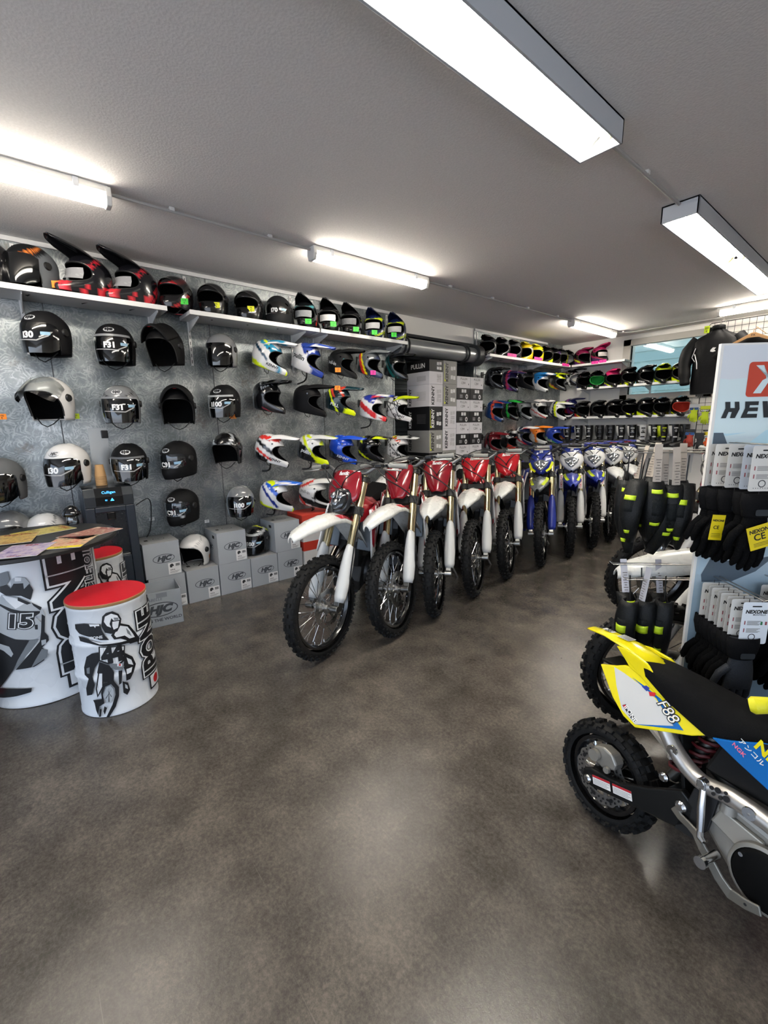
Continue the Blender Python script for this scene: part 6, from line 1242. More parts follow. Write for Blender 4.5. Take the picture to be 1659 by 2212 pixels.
for s in (1, -1):
    mb = MB(); SH = [(.352, .624), (.40, .648), (.475, .695), (.56, .735), (.70, .75), (.80, .70), (.82, .60), (.72, .52), (.60, .56), (.50, .585), (.43, .602)]
    P0_ = [V((x, -s*(.108+.05*min(1, (x-.35)/.3)), z)) for x, z in SH]; mb.ring_loft([P0_, [p+V((0, s*.012, 0)) for p in P0_]]); so = sub('tank_shroud', mb, BLU_, bevel=.003)
    if s == 1:
        def stext(s_, x, z, size, m, bold=.02, a=-22):
            vs, f = text_geo(s_, bold); mb = MB(); c, d = math.cos(R(a)), math.sin(R(a)); P = []
            for p, q in vs: xx, zz = x+(p*c-q*d)*size, z+(p*d+q*c)*size; P.append(V((xx, -(.108+.05*min(1, (xx-.35)/.3))-.0012, zz)))
            mb.add(P, f); return mb.build('shroud_lettering', m, so)
        stext('NGK', .428, .640, .018, mat('#e86f8a', .3)); stext('アンコル', .458, .655, .019, mat('#e6e6e2', .3)); stext('NIBBI', .515, .668, .045, mat('#e6d815', .3), .04)
        mb = MB(); P = [(.475, .695), (.56, .735), (.60, .72), (.54, .69), (.50, .675)]; mb.add([V((x, -(.108+.05*min(1, (x-.35)/.3))-.0009, z)) for x, z in P], [tuple(range(5))]); mb.build('shroud_graphic', mat('#15161a', .3), so)
sub('fuel_tank', MB().ring_loft([[V((x, y*w_, z+dz)) for y, dz in ((-1, -.1), (-1, -.02), (-.6, 0), (.6, 0), (1, -.02), (1, -.1))] for x, w_, z in ((.58, .09, .735), (.70, .08, .77), (.80, .05, .78))]), mat('#17181a', .4), smooth=True)
hbx = sub('handlebar', MB().tube(smooth_path([(.54, -.31, .868), (.585, -.22, .885), (.64, -.12, .865), (.69, -.06, .83), (.69, .06, .83), (.64, .12, .865), (.585, .22, .885), (.54, .31, .868)]), .0125, 12), mat('#1a1a1b', .35), smooth=True)
for s in (-1, 1): MB().tube([(.500, s*.318, .8585), (.507, s*.315, .8615), (.535, s*.285, .873), (.560, s*.235, .880), (.564, s*.228, .881)], [.015, .021, .0185, .0185, .024], 18).build('grip', mat('#d8d01c', .55, bump=.3, scale=120), hbx, True)
for s in (-1, 1):
    fl = sub('fork_leg', MB().cyl((.80, s*.075, .80), (.985, s*.075, .26), .018, n=14), mat('#c0ad72', .3, metal=.8), smooth=True); MB().cyl((.93, s*.075, .42), (.99, s*.075, .24), .023, n=14).build('fork_slider', BLACK, fl, True)
sub('front_fender', MB().grid([[V((x, y*w_, z-.03*y*y)) for y in (-1, -.5, 0, .5, 1)] for x, w_, z in ((.82, .06, .56), (.95, .065, .60), (1.08, .06, .60), (1.2, .035, .56))]), YEL, smooth=True, solid=.005)
sub('front_plate', MB().grid([[V((.90+.02*(1-abs(y)), y*w_, z)) for y in (-1, -.5, 0, .5, 1)] for w_, z in ((.04, .62), (.09, .70), (.09, .80), (.07, .86))]), YEL, smooth=True, solid=.005)
wheel('front_wheel', t, .235, .075, .155, Matrix.Translation((.985, 0, .235)), .04, 'm', nk=28, discr=.08, nsp=28)
sub('exhaust', MB().tube(smooth_path([(.80, .05, .36), (.88, .09, .30), (.74, .13, .26), (.5, .12, .34), (.25, .11, .45), (.12, .115, .50)]), [.016]*14+[.035]*7, 14), STEEL, smooth=True)
sub('chain', MB().tube([(.36, .06, .36), (-.004, .06, .245)], .006, 6).tube([(.36, .06, .31), (-.004, .06, .16)], .006, 6), mat('#5a5752', .4, metal=.8))
sub('side_stand', MB().tube([(.42, .09, .24), (.44, .17, .09), (.44, .20, .035)], .009, 8), BLACK, smooth=True)
# ------------------------------------------------------------------ glove stand
E0 = V((-.501, 2.038, 0)); UX = V((.69, .73, 0)).normalized(); NX = V((UX.y, -UX.x, 0)); UZ = V((0, 0, 1)); PW = .40
def sp(w, z, o=0): return E0+UX*w+NX*o+UZ*z
t = thing('glove_stand', 'tall white display stand printed with big dark lettering and a red square mark', 'display stand', tuple(sp(PW/2, 0, -.2)))
ib = Matrix.Translation(-V(t.location))
def sbuild(name, mb, m, par=None, **k): mb.v = [ib @ p for p in mb.v]; return mb.build(name, m, par or t, **k)
ROT = Matrix(((UX.x, NX.x, 0, 0), (UX.y, NX.y, 0, 0), (0, 0, 1, 0), (0, 0, 0, 1)))
def print_fn(nt, b, N, ramp, L):
    tc = N('ShaderNodeTexCoord'); sx = N('ShaderNodeSeparateXYZ'); L(tc.outputs['Object'], sx.inputs[0]); n = N('ShaderNodeTexNoise', Scale=9.0, Detail=4.0); mp = N('ShaderNodeMapping'); mp.inputs['Scale'].default_value = (.5, .5, 3); L(tc.outputs['Object'], mp.inputs[0]); L(mp.outputs[0], n.inputs['Vector'])
    a = N('ShaderNodeMath', operation='MULTIPLY_ADD'); a.inputs[1].default_value = .12; L(n.outputs['Fac'], a.inputs[0]); L(sx.outputs['Z'], a.inputs[2]); mr = N('ShaderNodeMapRange'); mr.inputs['From Min'].default_value = .0; mr.inputs['From Max'].default_value = 2.0; L(a.outputs[0], mr.inputs['Value'])
    r = ramp((.0, '#5d6e7c'), (.34, '#6f8392'), (.50, '#9fb3bf'), (.56, '#b4c2ca'), (.70, '#98a5ae'), (.78, '#bfced5'), (.80, '#d2e4e6'), (.905, '#cfe0e2'), (.91, '#d3d8dd'), (1.0, '#d6dae0')); L(mr.outputs[0], r.inputs[0]); L(r.outputs[0], b.inputs['Base Color']); b.inputs['Roughness'].default_value = .3
mb = MB(); mb.ring_loft([[sp(a, z, o) for a, o in ((0, 0), (PW, 0), (PW, -.014), (0, -.014))] for z in (.12, 1.875)]); sbuild('front_board', mb, mat('#e3e1dc', .4))
mb = MB(); mb.add([sp(.010, .13, .0008), sp(PW-.008, .13, .0008), sp(PW-.008, 1.868, .0008), sp(.010, 1.868, .0008)], [(0, 1, 2, 3)]); pr = sbuild('printed_sheet', mb, nodes_mat('printed_landscape', print_fn))
mb = MB(); mb.mi = 0; flat_poly(mb, [(.012, 1.552), (.046, 1.552), (.085, 1.47), (.10, 1.35), (.012, 1.30)], E0+NX*.0014, UX, UZ)
flat_poly(mb, [(.038, .955), (.032, .985), (.066, 1.068), (.134, 1.043), (.22, 1.048), (.31, 1.07), (.24, 1.0), (.154, .958)], E0+NX*.0014, UX, UZ); mb.mi = 1; flat_poly(mb, [(.012, .99), (.03, 1.09), (.06, 1.10), (.30, 1.10), (.31, 1.07), (.13, 1.05), (.066, 1.075), (.028, .985)], E0+NX*.0012, UX, UZ); mb.mi = 2; flat_poly(mb, [(.13, 1.50), (.20, 1.56), (.36, 1.56), (.38, 1.52), (.30, 1.50)], E0+NX*.0012, UX, UZ); flat_poly(mb, [(.012, 1.555), (.06, 1.54), (.13, 1.552), (.06, 1.548)], E0+NX*.0012, UX, UZ)
sbuild('printed_fairing', mb, [mat('#525f6a', .3), mat('#aac0cc', .3), mat('#b9dbe6', .3)], pr)
mb = MB(); mb.mi = 0; flat_poly(mb, [(x+.186, y+1.745) for x, y in rrect(.158, .125, .012)], E0+NX*.0022, UX, UZ); mb.mi = 1
flat_poly(mb, [(.130, 1.795), (.158, 1.795), (.172, 1.748), (.160, 1.742), (.132, 1.695), (.160, 1.695), (.185, 1.742), (.186, 1.752)], E0+NX*.003, UX, UZ); flat_poly(mb, [(.242, 1.795), (.214, 1.795), (.196, 1.752), (.196, 1.742), (.222, 1.695), (.250, 1.695), (.212, 1.742), (.215, 1.75)], E0+NX*.003, UX, UZ); sbuild('red_mark', mb, [mat('#c0432e', .35), mat('#cfe0e2', .35)], pr)
# slanted heavy capitals
mb = MB(); GL = {'H': [[(0, 0), (.3, 0), (.42, .38), (.62, .38), (.56, 0), (.86, 0), (1.08, .55), (1.0, 1), (.72, 1), (.78, .62), (.5, .62), (.45, 1), (.14, 1), (.2, .6)]], 'E': [[(0, 0), (1.0, 0), (1.0, .24), (.36, .24), (.42, .40), (1.0, .40), (1.0, .63), (.46, .63), (.48, .77), (1.0, .77), (1.0, 1), (.16, 1), (.2, .6)]], 'V': [[(.25, 0), (.62, 0), (1.05, 1), (.74, 1), (.50, .36), (.36, 1), (.05, 1)]], 'I': [[(.0, 0), (.3, 0), (.4, 1), (.1, 1)]], 'K': [[(0, 0), (.3, 0), (.36, .36), (.72, 0), (1.1, 0), (.62, .5), (1.1, 1), (.74, 1), (.42, .64), (.46, 1), (.16, 1)]]}
x = .030
for ch, wd in zip('HEVIK', (.066, .064, .066, .026, .066)):
    for pl in GL[ch]: flat_poly(mb, [(x+a*.058, 1.606+b*.06) for a, b in pl], E0+NX*.003, UX, UZ)
    x += wd+.004
sbuild('big_lettering', mb, mat('#1d2226', .35), pr)
for w_, o in ((.09, -.08), (.21, -.22)): mb = MB(); mb.ring_loft([[E0+UX*(w_+a)+NX*(o+b)+UZ*z for a, b in ((-.012, -.012), (.012, -.012), (.012, .012), (-.012, .012))] for z in (.12, 1.55)]); sbuild('slotted_upright', mb, mat('#2a2b2d', .4))
mb = MB(); mb.ring_loft([[E0+UX*a+NX*b+UZ*z for a, b in ((.03, -.26), (PW-.03, -.26), (PW-.03, -.014), (.03, -.014))] for z in (.10, .122)]); sbuild('lower_deck', mb, mat('#d2d0cc', .4))
mb = MB(); c = sp(PW/2, 0, -.2); mb.lathe([(0, 0), (.08, 0), (.085, .006), (.08, .014), (.0, .016)], 48, tuple(c)); mb.cyl(c+UZ*.014, c+UZ*.13, .03, n=20); sbuild('base_plate', mb, mat('#3a3c3e', .4, metal=.5), smooth=True, angle=40)
def dhook(p, d, L_, name='wire_hook'):
    sd = d.cross(UZ).normalized()*.011; mb = MB(); mb.tube([p+sd, p+sd+d*L_, p+d*(L_+.012)+UZ*.012, p-sd+d*L_, p-sd], .0022, 6); return sbuild(name, mb, WIRE, smooth=True)
H1 = [(.085, 1.515), (.28, 1.515)]; H2 = [(.095, .978), (.29, .985)]
for w_, z in H1+H2: dhook(sp(w_, z), NX, .26)
HS = [(-.08, 1.475), (-.22, 1.475), (-.07, .94), (-.20, .965)]
for o, z in HS: w_ = .09 if o > -.15 else .21; dhook(sp(w_-.012, z, o), -UX, .215+w_)
# gloves
KNIT = mat('#070708', .85, bump=.6, scale=260, spec=.1); FLC = mat('#060607', .95, bump=.8, scale=420, spec=.1); M_TAGC = mat('#d6d2ca', .55); M_TAGB = mat('#c4ccd6', .5); CEY = mat('#e2c80e', .45)
def glove_mesh(s=1.0, L_=.27):
    mb = MB(); prof = [(0, .05, .022), (-.05, .048, .022), (-.085, .040, .020), (-.12, .046, .024), (-.16, .050, .025), (-.19, .050, .021), (-.2, .046, .016)]
    mb.ring_loft([[V((a_*math.cos(q), b_*math.sin(q), z)) for q in [2*PI*k/16 for k in range(16)]] for z, a_, b_ in prof])
    for k, (x, l, b) in enumerate(((-.037, .055, .012), (-.013, .075, .02), (.012, .08, .022), (.037, .066, .014))): mb.tube([(x, 0, -.185), (x*1.06, .006, -.2-l*.45), (x*1.08, .016+b*.2, -.2-l*.9), (x*1.08, .02+b*.3, -.205-l)], [.0125, .0125, .011, .005], 10)
    mb.tube([(-.036, .0, -.115), (-.064, .006, -.145), (-.074, .014, -.185), (-.072, .02, -.205)], [.015, .014, .012, .005], 10); return mb
def tagcard(par, o, w_, h_, txt, mcard, sub_='', blue=False, ux=V((1, 0, 0)), uz=V((0, 0, 1)), lines=True, it=False):
    n = ux.cross(uz); mb = MB(); P = [(a, b) for a, b in rrect(w_, h_, .008)]; mb.ring_loft([[o+ux*a+uz*b for a, b in P], [o+ux*a+uz*b-n*.0006 for a, b in P]]); tg = mb.build('hang_tag', mcard, par)
    mb = MB(); e = n*.0004; mb.mi = 0
    flat_text(mb, txt, o+uz*h_*.27+e, ux, uz, w_*.19, .05, .15); 
    if sub_: flat_text(mb, sub_, o+uz*h_*.20+ux*w_*.12+e, ux, uz, w_*.09, .01)
    flat_poly(mb, rrect(w_*.34, h_*.03, .002), o+uz*h_*.40+e, ux, uz)
    m2 = MB()
    for blk in (.05, -.13):
        for k in range(5): flat_poly(mb if 0 else m2, [(-.28*w_, -.001), ((.22-.06*(k % 3))*w_, -.001), ((.22-.06*(k % 3))*w_, .001), (-.28*w_, .001)], o+uz*(h_*(blk-.022*k))+e, ux, uz)
        m2.mi = 1; flat_poly(m2, [(-.38*w_, -h_*.09), (-.34*w_, -h_*.09), (-.34*w_, 0), (-.38*w_, 0)], o+uz*h_*(blk+.005)+e, ux, uz); m2.mi = 0
    m2.mi = 2
    ring = [(o+uz*(-h_*.33)-ux*w_*.05+e+ux*.13*w_*math.cos(2*PI*k/20)+uz*.13*w_*math.sin(2*PI*k/20)) for k in range(20)]; ri = [(o+uz*(-h_*.33)-ux*w_*.05+e+ux*.10*w_*math.cos(2*PI*k/20)+uz*.10*w_*math.sin(2*PI*k/20)) for k in range(20)]
    m2.add(ring+ri, [(k, (k+1) % 20, 20+(k+1) % 20, 20+k) for k in range(20)])
    for k in range(8): flat_poly(m2, ellipse(.0014, .0018, 6), o+uz*(-h_*.43)+ux*w_*(-.32+.08*k)+e, ux, uz)
    if it: m2.mi = 3; flat_poly(m2, rrect(.007, .013, .001), o+ux*w_*.24+uz*h_*.0+e, ux, uz); m2.mi = 1; flat_poly(m2, rrect(.007, .013, .001), o+ux*w_*.40+uz*h_*.0+e, ux, uz)
    mb.build('tag_lettering', BLACK, tg); m2.build('tag_print', [mat('#8d8a86', .5), mat('#9a4b50', .5), mat('#2c2c2e', .5), mat('#2f7a4c', .5)], tg)
    return tg
GRP_U, GRP_L = 'black gloves hanging on the upper front hook', 'black fleece gloves hanging on the lower front hook'
def glove(w_, z, o, label, grp, m, card, txt='NEXONE', sub_='', turn=0, ce=None, it=False, tagw=.098, tagh=.155, tz=.075, tx=-.0, zr=0):
    p = sp(w_, z, o); g = thing('glove', label, 'glove', tuple(p), math.atan2(UX.y, UX.x)+R(turn), grp)
    mb = glove_mesh(); hd = mb.build('hand', m, g, True, angle=60)
    mb = MB(); mb.ring_loft([[V((a_*math.cos(q), b_*math.sin(q), zz)) for q in [2*PI*k/16 for k in range(16)]] for zz, a_, b_ in ((.004, .053, .025), (-.03, .055, .027), (-.075, .044, .024), (-.078, .042, .022))], False); mb.build('cuff', mat('#0a0a0c', .8, bump=.5, scale=500, spec=.12), g, True, solid=.003)
    mb = MB(); flat_poly(mb, rrect(.05, .022, .006), (.002, -.0275, -.06), (1, 0, 0), (0, 0, 1)); mb.build('wrist_strap', mat('#1d2226', .6), g)
    mb = MB(); mb.tube([(0, 0, .0), (0, 0, .075), (.0, 0, .15)], .0012, 5); mb.build('hang_cord', BLACK, g)
    tagcard(g, V((tx, -.012, tz)), tagw, tagh, txt, card, sub_, it=it)
    if ce:
        cx, cz, an, s_ = ce; c_, s2 = math.cos(R(an)), math.sin(R(an)); ux = V((c_, 0, s2)); uz = V((-s2, 0, c_)); o_ = V((cx, -.038, cz)); mb = MB(); mb.ring_loft([[o_+ux*a*s_[0]+uz*b*s_[1] for a, b in ((-1, -1), (1, -1), (1, 1), (-1, 1))], [o_+ux*a*s_[0]+uz*b*s_[1]+V((0, .0008, 0)) for a, b in ((-1, -1), (1, -1), (1, 1), (-1, 1))]]); cc = mb.build('yellow_card', CEY, g)
        mb = MB(); e = V((0, -.0006, 0)); flat_text(mb, 'NEXONE', o_+uz*s_[1]*.55+e, ux, uz, s_[0]*.42, .04, .1); flat_text(mb, 'CE', o_+uz*s_[1]*.0-ux*s_[0]*.15+e, ux, uz, s_[0]*.75, .02)
        for k in range(3): flat_poly(mb, rrect(s_[0]*1.4, .0014, .0005), o_-uz*s_[1]*(.5+.12*k)+e, ux, uz)
        mb.build('card_lettering', BLACK, cc)
    return g
up = [(.02, .03, 'leftmost black glove on the upper hook, its beige tag half covered', M_TAGC, None, 8), (.03, .062, 'second black glove from the left on the upper hook, beige tag', M_TAGC, None, -4), (.045, .10, 'third black glove on the upper hook with beige tag and round seal', M_TAGC, (-.075, -.13, -4, (.024, .047)), 4), (.07, .145, 'black glove with pale blue tag on the upper hook', M_TAGB, None, -3), (.06, .195, 'frontmost black glove on the upper hook with a square yellow card', M_TAGC, (.0, -.14, 18, (.044, .042)), 2)]
for w_, o, lb, mc, ce, tu in up: glove(w_, 1.345, o, lb, GRP_U, KNIT, mc, ce=ce, turn=tu, tz=.09)
lo_ = ['hindmost black fleece glove on the lower hook', 'second hindmost fleece glove on the lower hook', 'third fleece glove from the back on the lower hook', 'fourth fleece glove from the back on the lower hook', 'fifth fleece glove from the back on the lower hook', 'sixth fleece glove from the back on the lower hook', 'fleece glove behind the front one on the lower hook, beige tag with seal', 'front glove on the lower hook with white tag and green and red flag print']
for k, lb in enumerate(lo_):
    fr_ = k == 7; glove(.075-.001*k, .82, .02+.028*k, lb, GRP_L, FLC if not fr_ else mat('#151a22', .7, bump=.4, scale=300), M_TAGC if not fr_ else mat('#e6eaee', .45), sub_='MONTELLA' if fr_ else '', turn=(-6, 5, -3, 4, -5, 2, -2, 0)[k], tz=.062, tx=.0 if not fr_ else .02, it=fr_, tagw=.095, tagh=.16)
for k, lb in enumerate(('hindmost glove on the right lower hook at the photo edge', 'middle glove on the right lower hook at the photo edge', 'front glove on the right lower hook at the photo edge')): glove(.285, .82, .03+.06*k, lb, 'black gloves on the right lower hook', FLC, M_TAGC, turn=(4, -3, 2)[k], tz=.062)
# leg guards on the side hooks
NEON = mat('#b4cf1c', .5); GRD = mat('#090b0c', .5, bump=.3, scale=300, spec=.25); GRD2 = mat('#141718', .7, bump=.4, scale=400, spec=.15)
def guard(w_, zt, o, label, grp, L_=.30, turn=0, card=True, tilt=0, neon=((.08, .05),), wd=.05, cardz=.0, cm=None):
    p = sp(w_, zt, o); g = thing('knee_guard', label, 'knee guard', tuple(p), math.atan2(NX.y, NX.x)+R(turn), grp); g.rotation_euler[1] = R(tilt)
    def sec(q, r=1.0, off=0): 
        wdd = wd*(.8+.3*math.sin(PI*min(1, q*1.6)) if q < .45 else 1.08-1.02*((q-.45)/.55)**1.6); zz = -L_*q; x0 = .05*math.sin(PI*q*.8)-.045*q*q
        return [V((x0+(.026+off)*math.cos(a_)*1.0, wdd*r*math.sin(a_), zz)) for a_ in [R(-115+230*k/10) for k in range(11)]]
    mb = MB(); mb.grid([sec(q/12) for q in range(13)]); mb.build('shell', GRD, g, True, solid=.012, angle=60)
    mb = MB(); mb.grid([sec(.25+.25*q/4, .7, .009) for q in range(5)]); mb.build('knee_cup', GRD2, g, True, solid=.006)
    for a_, b_ in neon: mb = MB(); mb.grid([sec(a_+b_*q/3*3, .8, .013)[1:8] for q in range(4)]); mb.build('neon_patch', NEON, g, True, solid=.002)
    for q in (.2, .62): mb = MB(); s_ = sec(q); mb.grid([[s_[0]+V((-.0, 0, dz)), s_[0]*.5+s_[10]*.5+V((-.045, 0, dz)), s_[10]+V((0, 0, dz))] for dz in (-.012, .012)]); mb.build('strap', DARKFAB, g, solid=.002)
    mb = MB(); mb.tube([(.0, 0, .0), (.0, 0, .06), (.0, .0, .115+cardz)], .003, 5); mb.build('hang_loop', BLACK, g)
    if card:
        mb = MB(); mb.ring_loft([[V((a, b, c)) for a, b, c in ((-.004, -.014, .15+cardz), (-.004, .014, .15+cardz), (.030, .016, -.04+cardz), (.030, -.016, -.04+cardz))], [V((a+.001, b, c)) for a, b, c in ((-.004, -.014, .15+cardz), (-.004, .014, .15+cardz), (.030, .016, -.04+cardz), (.030, -.016, -.04+cardz))]]); cc = mb.build('hang_card', cm or mat('#a89d90', .55), g); cc.rotation_euler[2] = R((tilt*7) % 70-35)
        mb = MB()
        for k in range(9): flat_poly(mb, rrect(.020-.005*(k % 3), .003, .001), V((.0145+.002*k, 0, .09+cardz-.011*k)), V((0, 1, 0)), UZ)
        mb.build('card_print', mat('#6a625c', .6), cc)
GRK = 'dark leg guards on the upper side hooks'
wh = ['leftmost', 'second from the left', 'third from the left', 'fourth from the left', 'fifth from the left', 'middle one', 'fifth from the right', 'fourth from the right', 'third from the right', 'second from the right', 'rightmost']
YW = (-50, -20, -62, -8, -48, 20, -58, -25, -50, 5, -40)
for k in range(11):
    w_ = -.205+.0185*k; o = (-.08, -.22, -.12, -.07, -.21, -.09, -.19, -.07, -.21, -.10, -.08)[k]
    guard(w_, 1.36-.012*(k % 3), o, 'dark leg guard with neon yellow patch, %s on the upper side hooks' % wh[k], GRK, .255+.018*(k % 3), turn=YW[k], tilt=(-8, 6, -12, 5, -10, 3, -6, 8, -9, 4, -6)[k], card=k in (3, 4, 5, 6, 7, 9), neon=((.10, .02), (.62, .016)) if k % 2 else ((.24, .025), (.80, .016)), wd=.035)
GRL = 'black and neon guards on the lower side hooks'
for k in range(6):
    guard(-.20+.036*k, .845-.012*(k % 2), (-.07, -.2, -.08, -.19, -.07, -.2)[k], 'black guard with neon yellow lines, %s on the lower side hooks' % ('leftmost', 'second from left', 'third from left', 'third from right', 'second from right', 'rightmost')[k], GRL, .28, turn=(-60, 15, -35, 30, -50, 0)[k], tilt=(8, -8, 10, -5, 8, -4)[k], card=k in (1, 2, 5), neon=((.12, .015), (.5, .02)) if k % 2 else ((.34, .04), (.75, .02)), cm=mat('#bdbcc2', .5), wd=.036)
# carton piece standing on the floor between the stand and the bikes
p = sp(-.10, 0, -.12)
# ------------------------------------------------------------------ rear grid, jacket, shirt, glove packs
GY_ = 7.72; gx0 = on_y(1528, 720, GY_).x; gx1 = gx0+1.15; gz0, gz1 = 1.15, 2.93
t = thing('wire_grid', 'black wire grid panel on the rear wall beside the window', 'grid', (gx0, GY_, gz0)); mb = MB()
mb.tube([(0, 0, 0), (0, 0, gz1-gz0-.04), (.04, 0, gz1-gz0), (gx1-gx0-.04, 0, gz1-gz0), (gx1-gx0, 0, gz1-gz0-.04), (gx1-gx0, 0, 0), (0, 0, 0)], .006, 8); mb.build('grid_frame', mat('#202123', .5), t, True)
mb = MB()
for k in range(1, 15): mb.cyl((k*(gx1-gx0)/15, 0, 0), (k*(gx1-gx0)/15, 0, gz1-gz0), .003, n=6)
for k in range(1, 23): mb.cyl((0, .004, k*(gz1-gz0)/23), (gx1-gx0, .004, k*(gz1-gz0)/23), .003, n=6)
mb.build('grid_wires', mat('#202123', .5), t)
mb = MB()
for x in (.1, gx1-gx0-.1): mb.cyl((x, .004, gz1-gz0-.2), (x, YB-GY_, gz1-gz0-.2), .01, n=8); mb.cyl((x, .004, .3), (x, YB-GY_, .3), .01, n=8)
mb.build('wall_strut', mat('#202123', .5), t)
M_JK = mat('#08080a', .6, bump=.4, scale=26, spec=.2)
JY = 7.40; jp = on_y(1549, 740, JY); zt, zb = on_y(1549, 712, JY).z, on_y(1540, 850, JY).z
t = thing('jacket', 'black motocross jacket with small white marks hanging beside the window', 'jacket', (jp.x, JY, zt)); Hh = zt-zb
mb = MB(); rows = []
for q, a_, b_ in ((.0, .07, .05), (.05, .12, .07), (.10, .21, .09), (.18, .27, .11), (.35, .26, .12), (.6, .25, .125), (.85, .25, .13), (1.0, .24, .12)): rows.append([V((a_*math.copysign(abs(math.cos(th))**.7, math.cos(th)), b_*math.copysign(abs(math.sin(th))**.8, math.sin(th))+.008*math.sin(9*th+7*q), -Hh*q)) for th in [2*PI*k/36 for k in range(36)]])
mb.ring_loft(rows); mb.build('body', M_JK, t, True)
for s in (-1, 1):
    mb = MB(); mb.tube(smooth_path([(s*.22, 0, -.10), (s*.31, -.02, -.24), (s*.33, -.06, -.44), (s*.30, -.10, -.62), (s*.29, -.11, -.70)]), [.075]*4+[.085]*4+[.075]*4+[.06]*4+[.05], 14); sl = mb.build('sleeve', M_JK, t, True)
mb = MB(); mb.lathe([(.075, 0), (.07, .045), (.06, .05)], 20); mb.build('collar', M_JK, t, True, solid=.006)
mb = MB(); flat_poly(mb, [(-.03, 0), (-.005, .03), (.03, .025), (.012, .0), (.03, -.02), (.0, -.028), (-.03, -.02)], (.0, -.135, -.27), (1, 0, 0), (0, 0, 1)); flat_poly(mb, rrect(.04, .018, .004), (.16, -.135, -.47), (1, 0, 0), (0, 0, 1)); mb.build('white_mark', WHITE, t)
mb = MB(); mb.tube([(-.215, -.10, -.30), (-.17, -.135, -.42), (-.16, -.14, -.5)], .006, 6); mb.tube([(-.21, -.10, -.22), (-.245, -.09, -.34), (-.2, -.12, -.40)], .006, 6); mb.build('piping', mat('#b8b8b8', .4), t, True)
mb = MB(); mb.tube(smooth_path([(0, .02, .0), (0, .05, .09), (0, .16, .15), (0, JY and GY_-JY-.012, .13)]), .005, 6); mb.build('hanger_hook', WIRE, t, True)
note('#c9e21e', (jp.x-.10, JY-.12, zt+.0), (0, -1, 0), label='neon yellow tag on the shoulder of the hanging jacket', txt='JKT' if 0 else '89', w=.06, h=.09)
sp_ = on_y(1626, 735, JY-.34); t = thing('shirt', 'black shirt on a wooden hanger above the display stand', 'shirt', (sp_.x, JY-.34, sp_.z+.07))
mb = MB(); rows = []
for q, a_, b_ in ((.0, .06, .04), (.05, .13, .05), (.10, .23, .06), (.16, .26, .07), (.5, .24, .07), (1.0, .25, .08)): rows.append([V((a_*math.cos(th), b_*math.sin(th), -.04-.68*q)) for th in [2*PI*k/28 for k in range(28)]])
mb.ring_loft(rows); mb.build('body', DARKFAB, t, True)
for s in (-1, 1): MB().tube([(s*.2, 0, -.12), (s*.33, -.01, -.27)], [.075, .085], 14).build('sleeve', DARKFAB, t, True)
mb = MB(); mb.prism([(-.20, -.075), (-.19, -.09), (0, -.04), (.19, -.09), (.20, -.075), (.02, .02), (-.02, .02)], .018, 'y', -.009); hg = mb.build('wooden_hanger', mat('#b98b57', .5, noise=.1), t, bevel=.004)
mb = MB(); mb.tube(smooth_path([(0, 0, .02), (0, 0, .05), (.03, .02, .075), (.0, .12, .10), (0, GY_-JY+.34-.012, .08)]), .004, 6); mb.build('hanger_hook', mat('#b98b57', .5), hg, True); mb = MB(); flat_text(mb, 'FX', (0, -.0095, -.01), (1, 0, 0), (0, 0, 1), .035, .02); mb.build('hanger_lettering', BLACK, hg)
# packed gloves hung on the grid
def pack(u, v, c1, c2, gc, label, s=1.0, txt='KENNY'):
    p = on_y(u, v, GY_-.10); t = thing('packed_gloves', label, 'gloves', tuple(p), 0, 'packed gloves on the rear wire grid')
    mb = MB(); mb.mi = 0; mb.box((0, 0, .05), (.12, .004, .07)); mb.mi = 1; mb.box((0, -.003, .02), (.11, .004, .035)); mb.build('header_card', [mat(c1, .5), mat(c2, .5)], t)
    mb = MB(); flat_text(mb, txt, (0, -.0056, .02), (1, 0, 0), (0, 0, 1), .03, .03); mb.build('card_lettering', BLACK if c2 not in ('#151517',) else WHITE, t)
    g = glove_mesh(); g.v = [V((q.x*.95, q.y*.8+.012, q.z*.72+.03)) for q in g.v]; g.build('hand', mat(gc, .75, bump=.3), t, True)
    MB().cyl((0, 0, .075), (0, .10, .08), .003, n=6).build('peg_wire', WIRE, t)
for a in ((1512, 832, '#b9b9b6', '#8d8e90', '#5e6062', 'grey packed gloves under the hanging jacket'), (1541, 822, '#dcc41a', '#e0dcd0', '#b3252c', 'red packed gloves with yellow card on the rear grid'), (1499, 886, '#b8bbc0', '#2a62a8', '#b9cc1e', 'neon yellow packed gloves with blue card, left on the grid'), (1523, 890, '#c5d01e', '#151517', '#b6ca20', 'neon yellow packed gloves with black card on the rear grid'), (1490, 940, '#1f1f22', '#2a62a8', '#a33a2c', 'dark red packed gloves with blue card low on the grid'), (1531, 946, '#dcc41a', '#dedcd6', '#d8591f', 'orange packed gloves with yellow and white card on the grid'), (1512, 948, '#1b1b1d', '#232326', '#232427', 'black packed gloves in the middle of the lower row on the grid')): pack(*a)
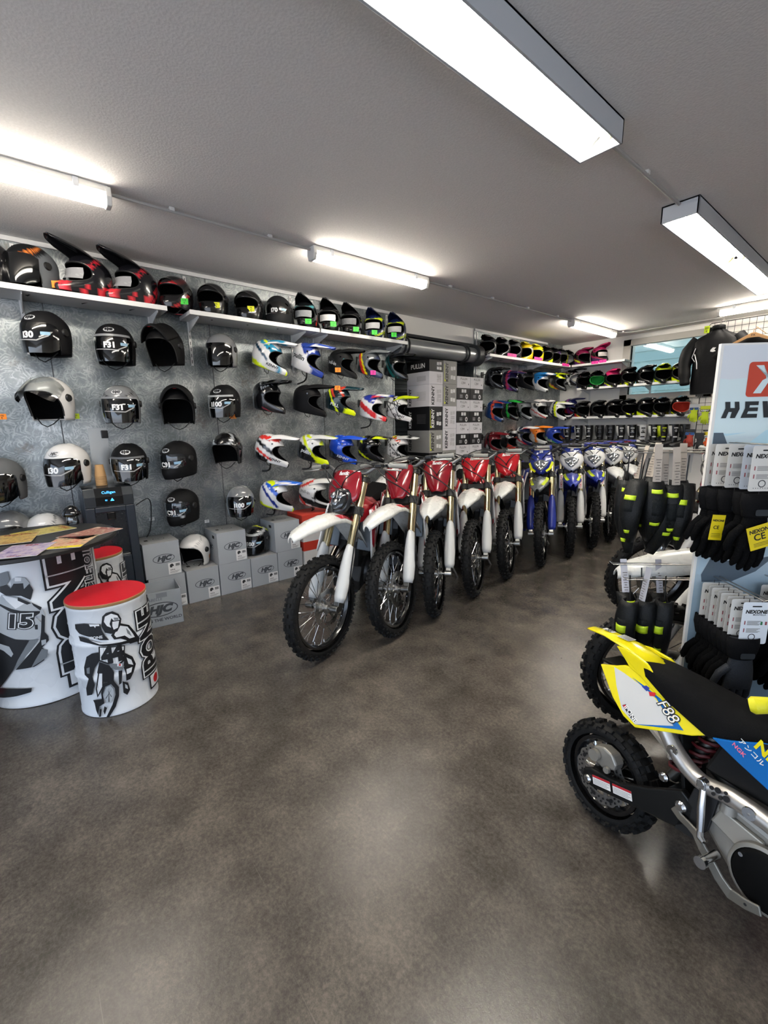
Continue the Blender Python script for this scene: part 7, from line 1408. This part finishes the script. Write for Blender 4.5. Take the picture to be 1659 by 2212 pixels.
# ------------------------------------------------------------------ boots
def boot(u, label, c1, c2, rz, tilt=0):
    p = on_y(u, 960, YB-.15); t = thing('motocross_boot', label, 'boot', (p.x, YB-.15, 1.1915), R(rz), 'motocross boots on the lowest rear shelf'); m1, m2 = mat(c1, .4, coat=.2), mat(c2, .35, coat=.2)
    mb = MB(); rows = []
    for z, x, a_, b_ in ((.03, .0, .055, .045), (.08, -.005, .055, .046), (.13, -.012, .052, .048), (.20, -.01, .058, .053), (.28, .0, .066, .058), (.355, .006, .07, .06)): rows.append([V((x+a_*math.cos(q), b_*math.sin(q), z)) for q in [2*PI*k/20 for k in range(20)]])
    mb.ring_loft(rows); mb.build('shaft', m1, t, True, angle=60)
    mb = MB(); rows = []
    for x, w_, h in ((-.06, .036, .075), (.0, .042, .10), (.06, .044, .095), (.12, .046, .07), (.17, .044, .055), (.205, .03, .04), (.215, .012, .03)): rows.append([V((x, y*w_, z*h+.018)) for y, z in ((-1, 0), (-1, .5), (-.7, .92), (0, 1), (.7, .92), (1, .5), (1, 0))])
    mb.ring_loft(rows); mb.build('foot', m1, t, True, angle=60)
    MB().prism([(-.07, 0), (-.072, .022), (.0, .022), (.15, .022), (.215, .03), (.222, .018), (.17, .0), (.03, .0), (.02, .006), (-.0, .006), (-.01, 0)], .09, 'y', -.045).build('sole', BLACK, t, bevel=.003)
    MB().grid([[V((x+.064*math.cos(q)+.006, .056*math.sin(q), z)) for q in [R(-50+100*k/6) for k in range(7)]] for x, z in ((-.012, .17), (.0, .25), (.008, .335))]).build('shin_plate', m2, t, True, solid=.006)
    for k, z in enumerate((.10, .16, .23, .30)): MB().box((.012, -.056-.002*k, z), (.075, .012, .018)).box((.0, .056+.002*k, z), (.06, .01, .02)).build('buckle_strap', m2 if k % 2 else BLACKG, t, bevel=.003)
    for s in (-1, 1):
        mb = MB(); flat_text(mb, 'G', (-.0, s*.0635, .255), (-s, 0, 0), (0, 0, 1), .045, .04); mb.build('boot_lettering', m2, t)
bt = [(1224, '#141416', '#b5b5b3', 'black boot with white plates at the corner end of the boot shelf', 200), (1248, '#131315', '#c8c8c6', 'black boot with white letter, second on the boot shelf', 195), (1270, '#121214', '#bcbcba', 'black boot with white buckles, third on the boot shelf', 200), (1293, '#111113', '#2a2a2c', 'all black boot, fourth on the boot shelf', 205), (1316, '#111113', '#3a3a3c', 'all black boot with dark grey plate, fifth on the boot shelf', 200), (1338, '#121214', '#cfcfcd', 'black boot with white shin stripe near the middle of the boot shelf', 215), (1362, '#141416', '#c9c9c7', 'black boot with large white letter, left of the boot with white foot', 210), (1384, '#d9d9d7', '#18181a', 'boot with white foot in the middle of the shelf', 215), (1408, '#131315', '#cdcdcb', 'black boot right of the boot with white foot', 215), (1428, '#121214', '#bccf1c', 'black boot with neon yellow emblem', 220), (1452, '#161618', '#dadad8', 'black and white boot with wide white plates near the right end', 225), (1476, '#101012', '#1c1c1e', 'all black boot at the right end of the boot shelf', 220)]
for u, c1, c2, lb, rz in bt: boot(u, lb, c1, c2, rz)
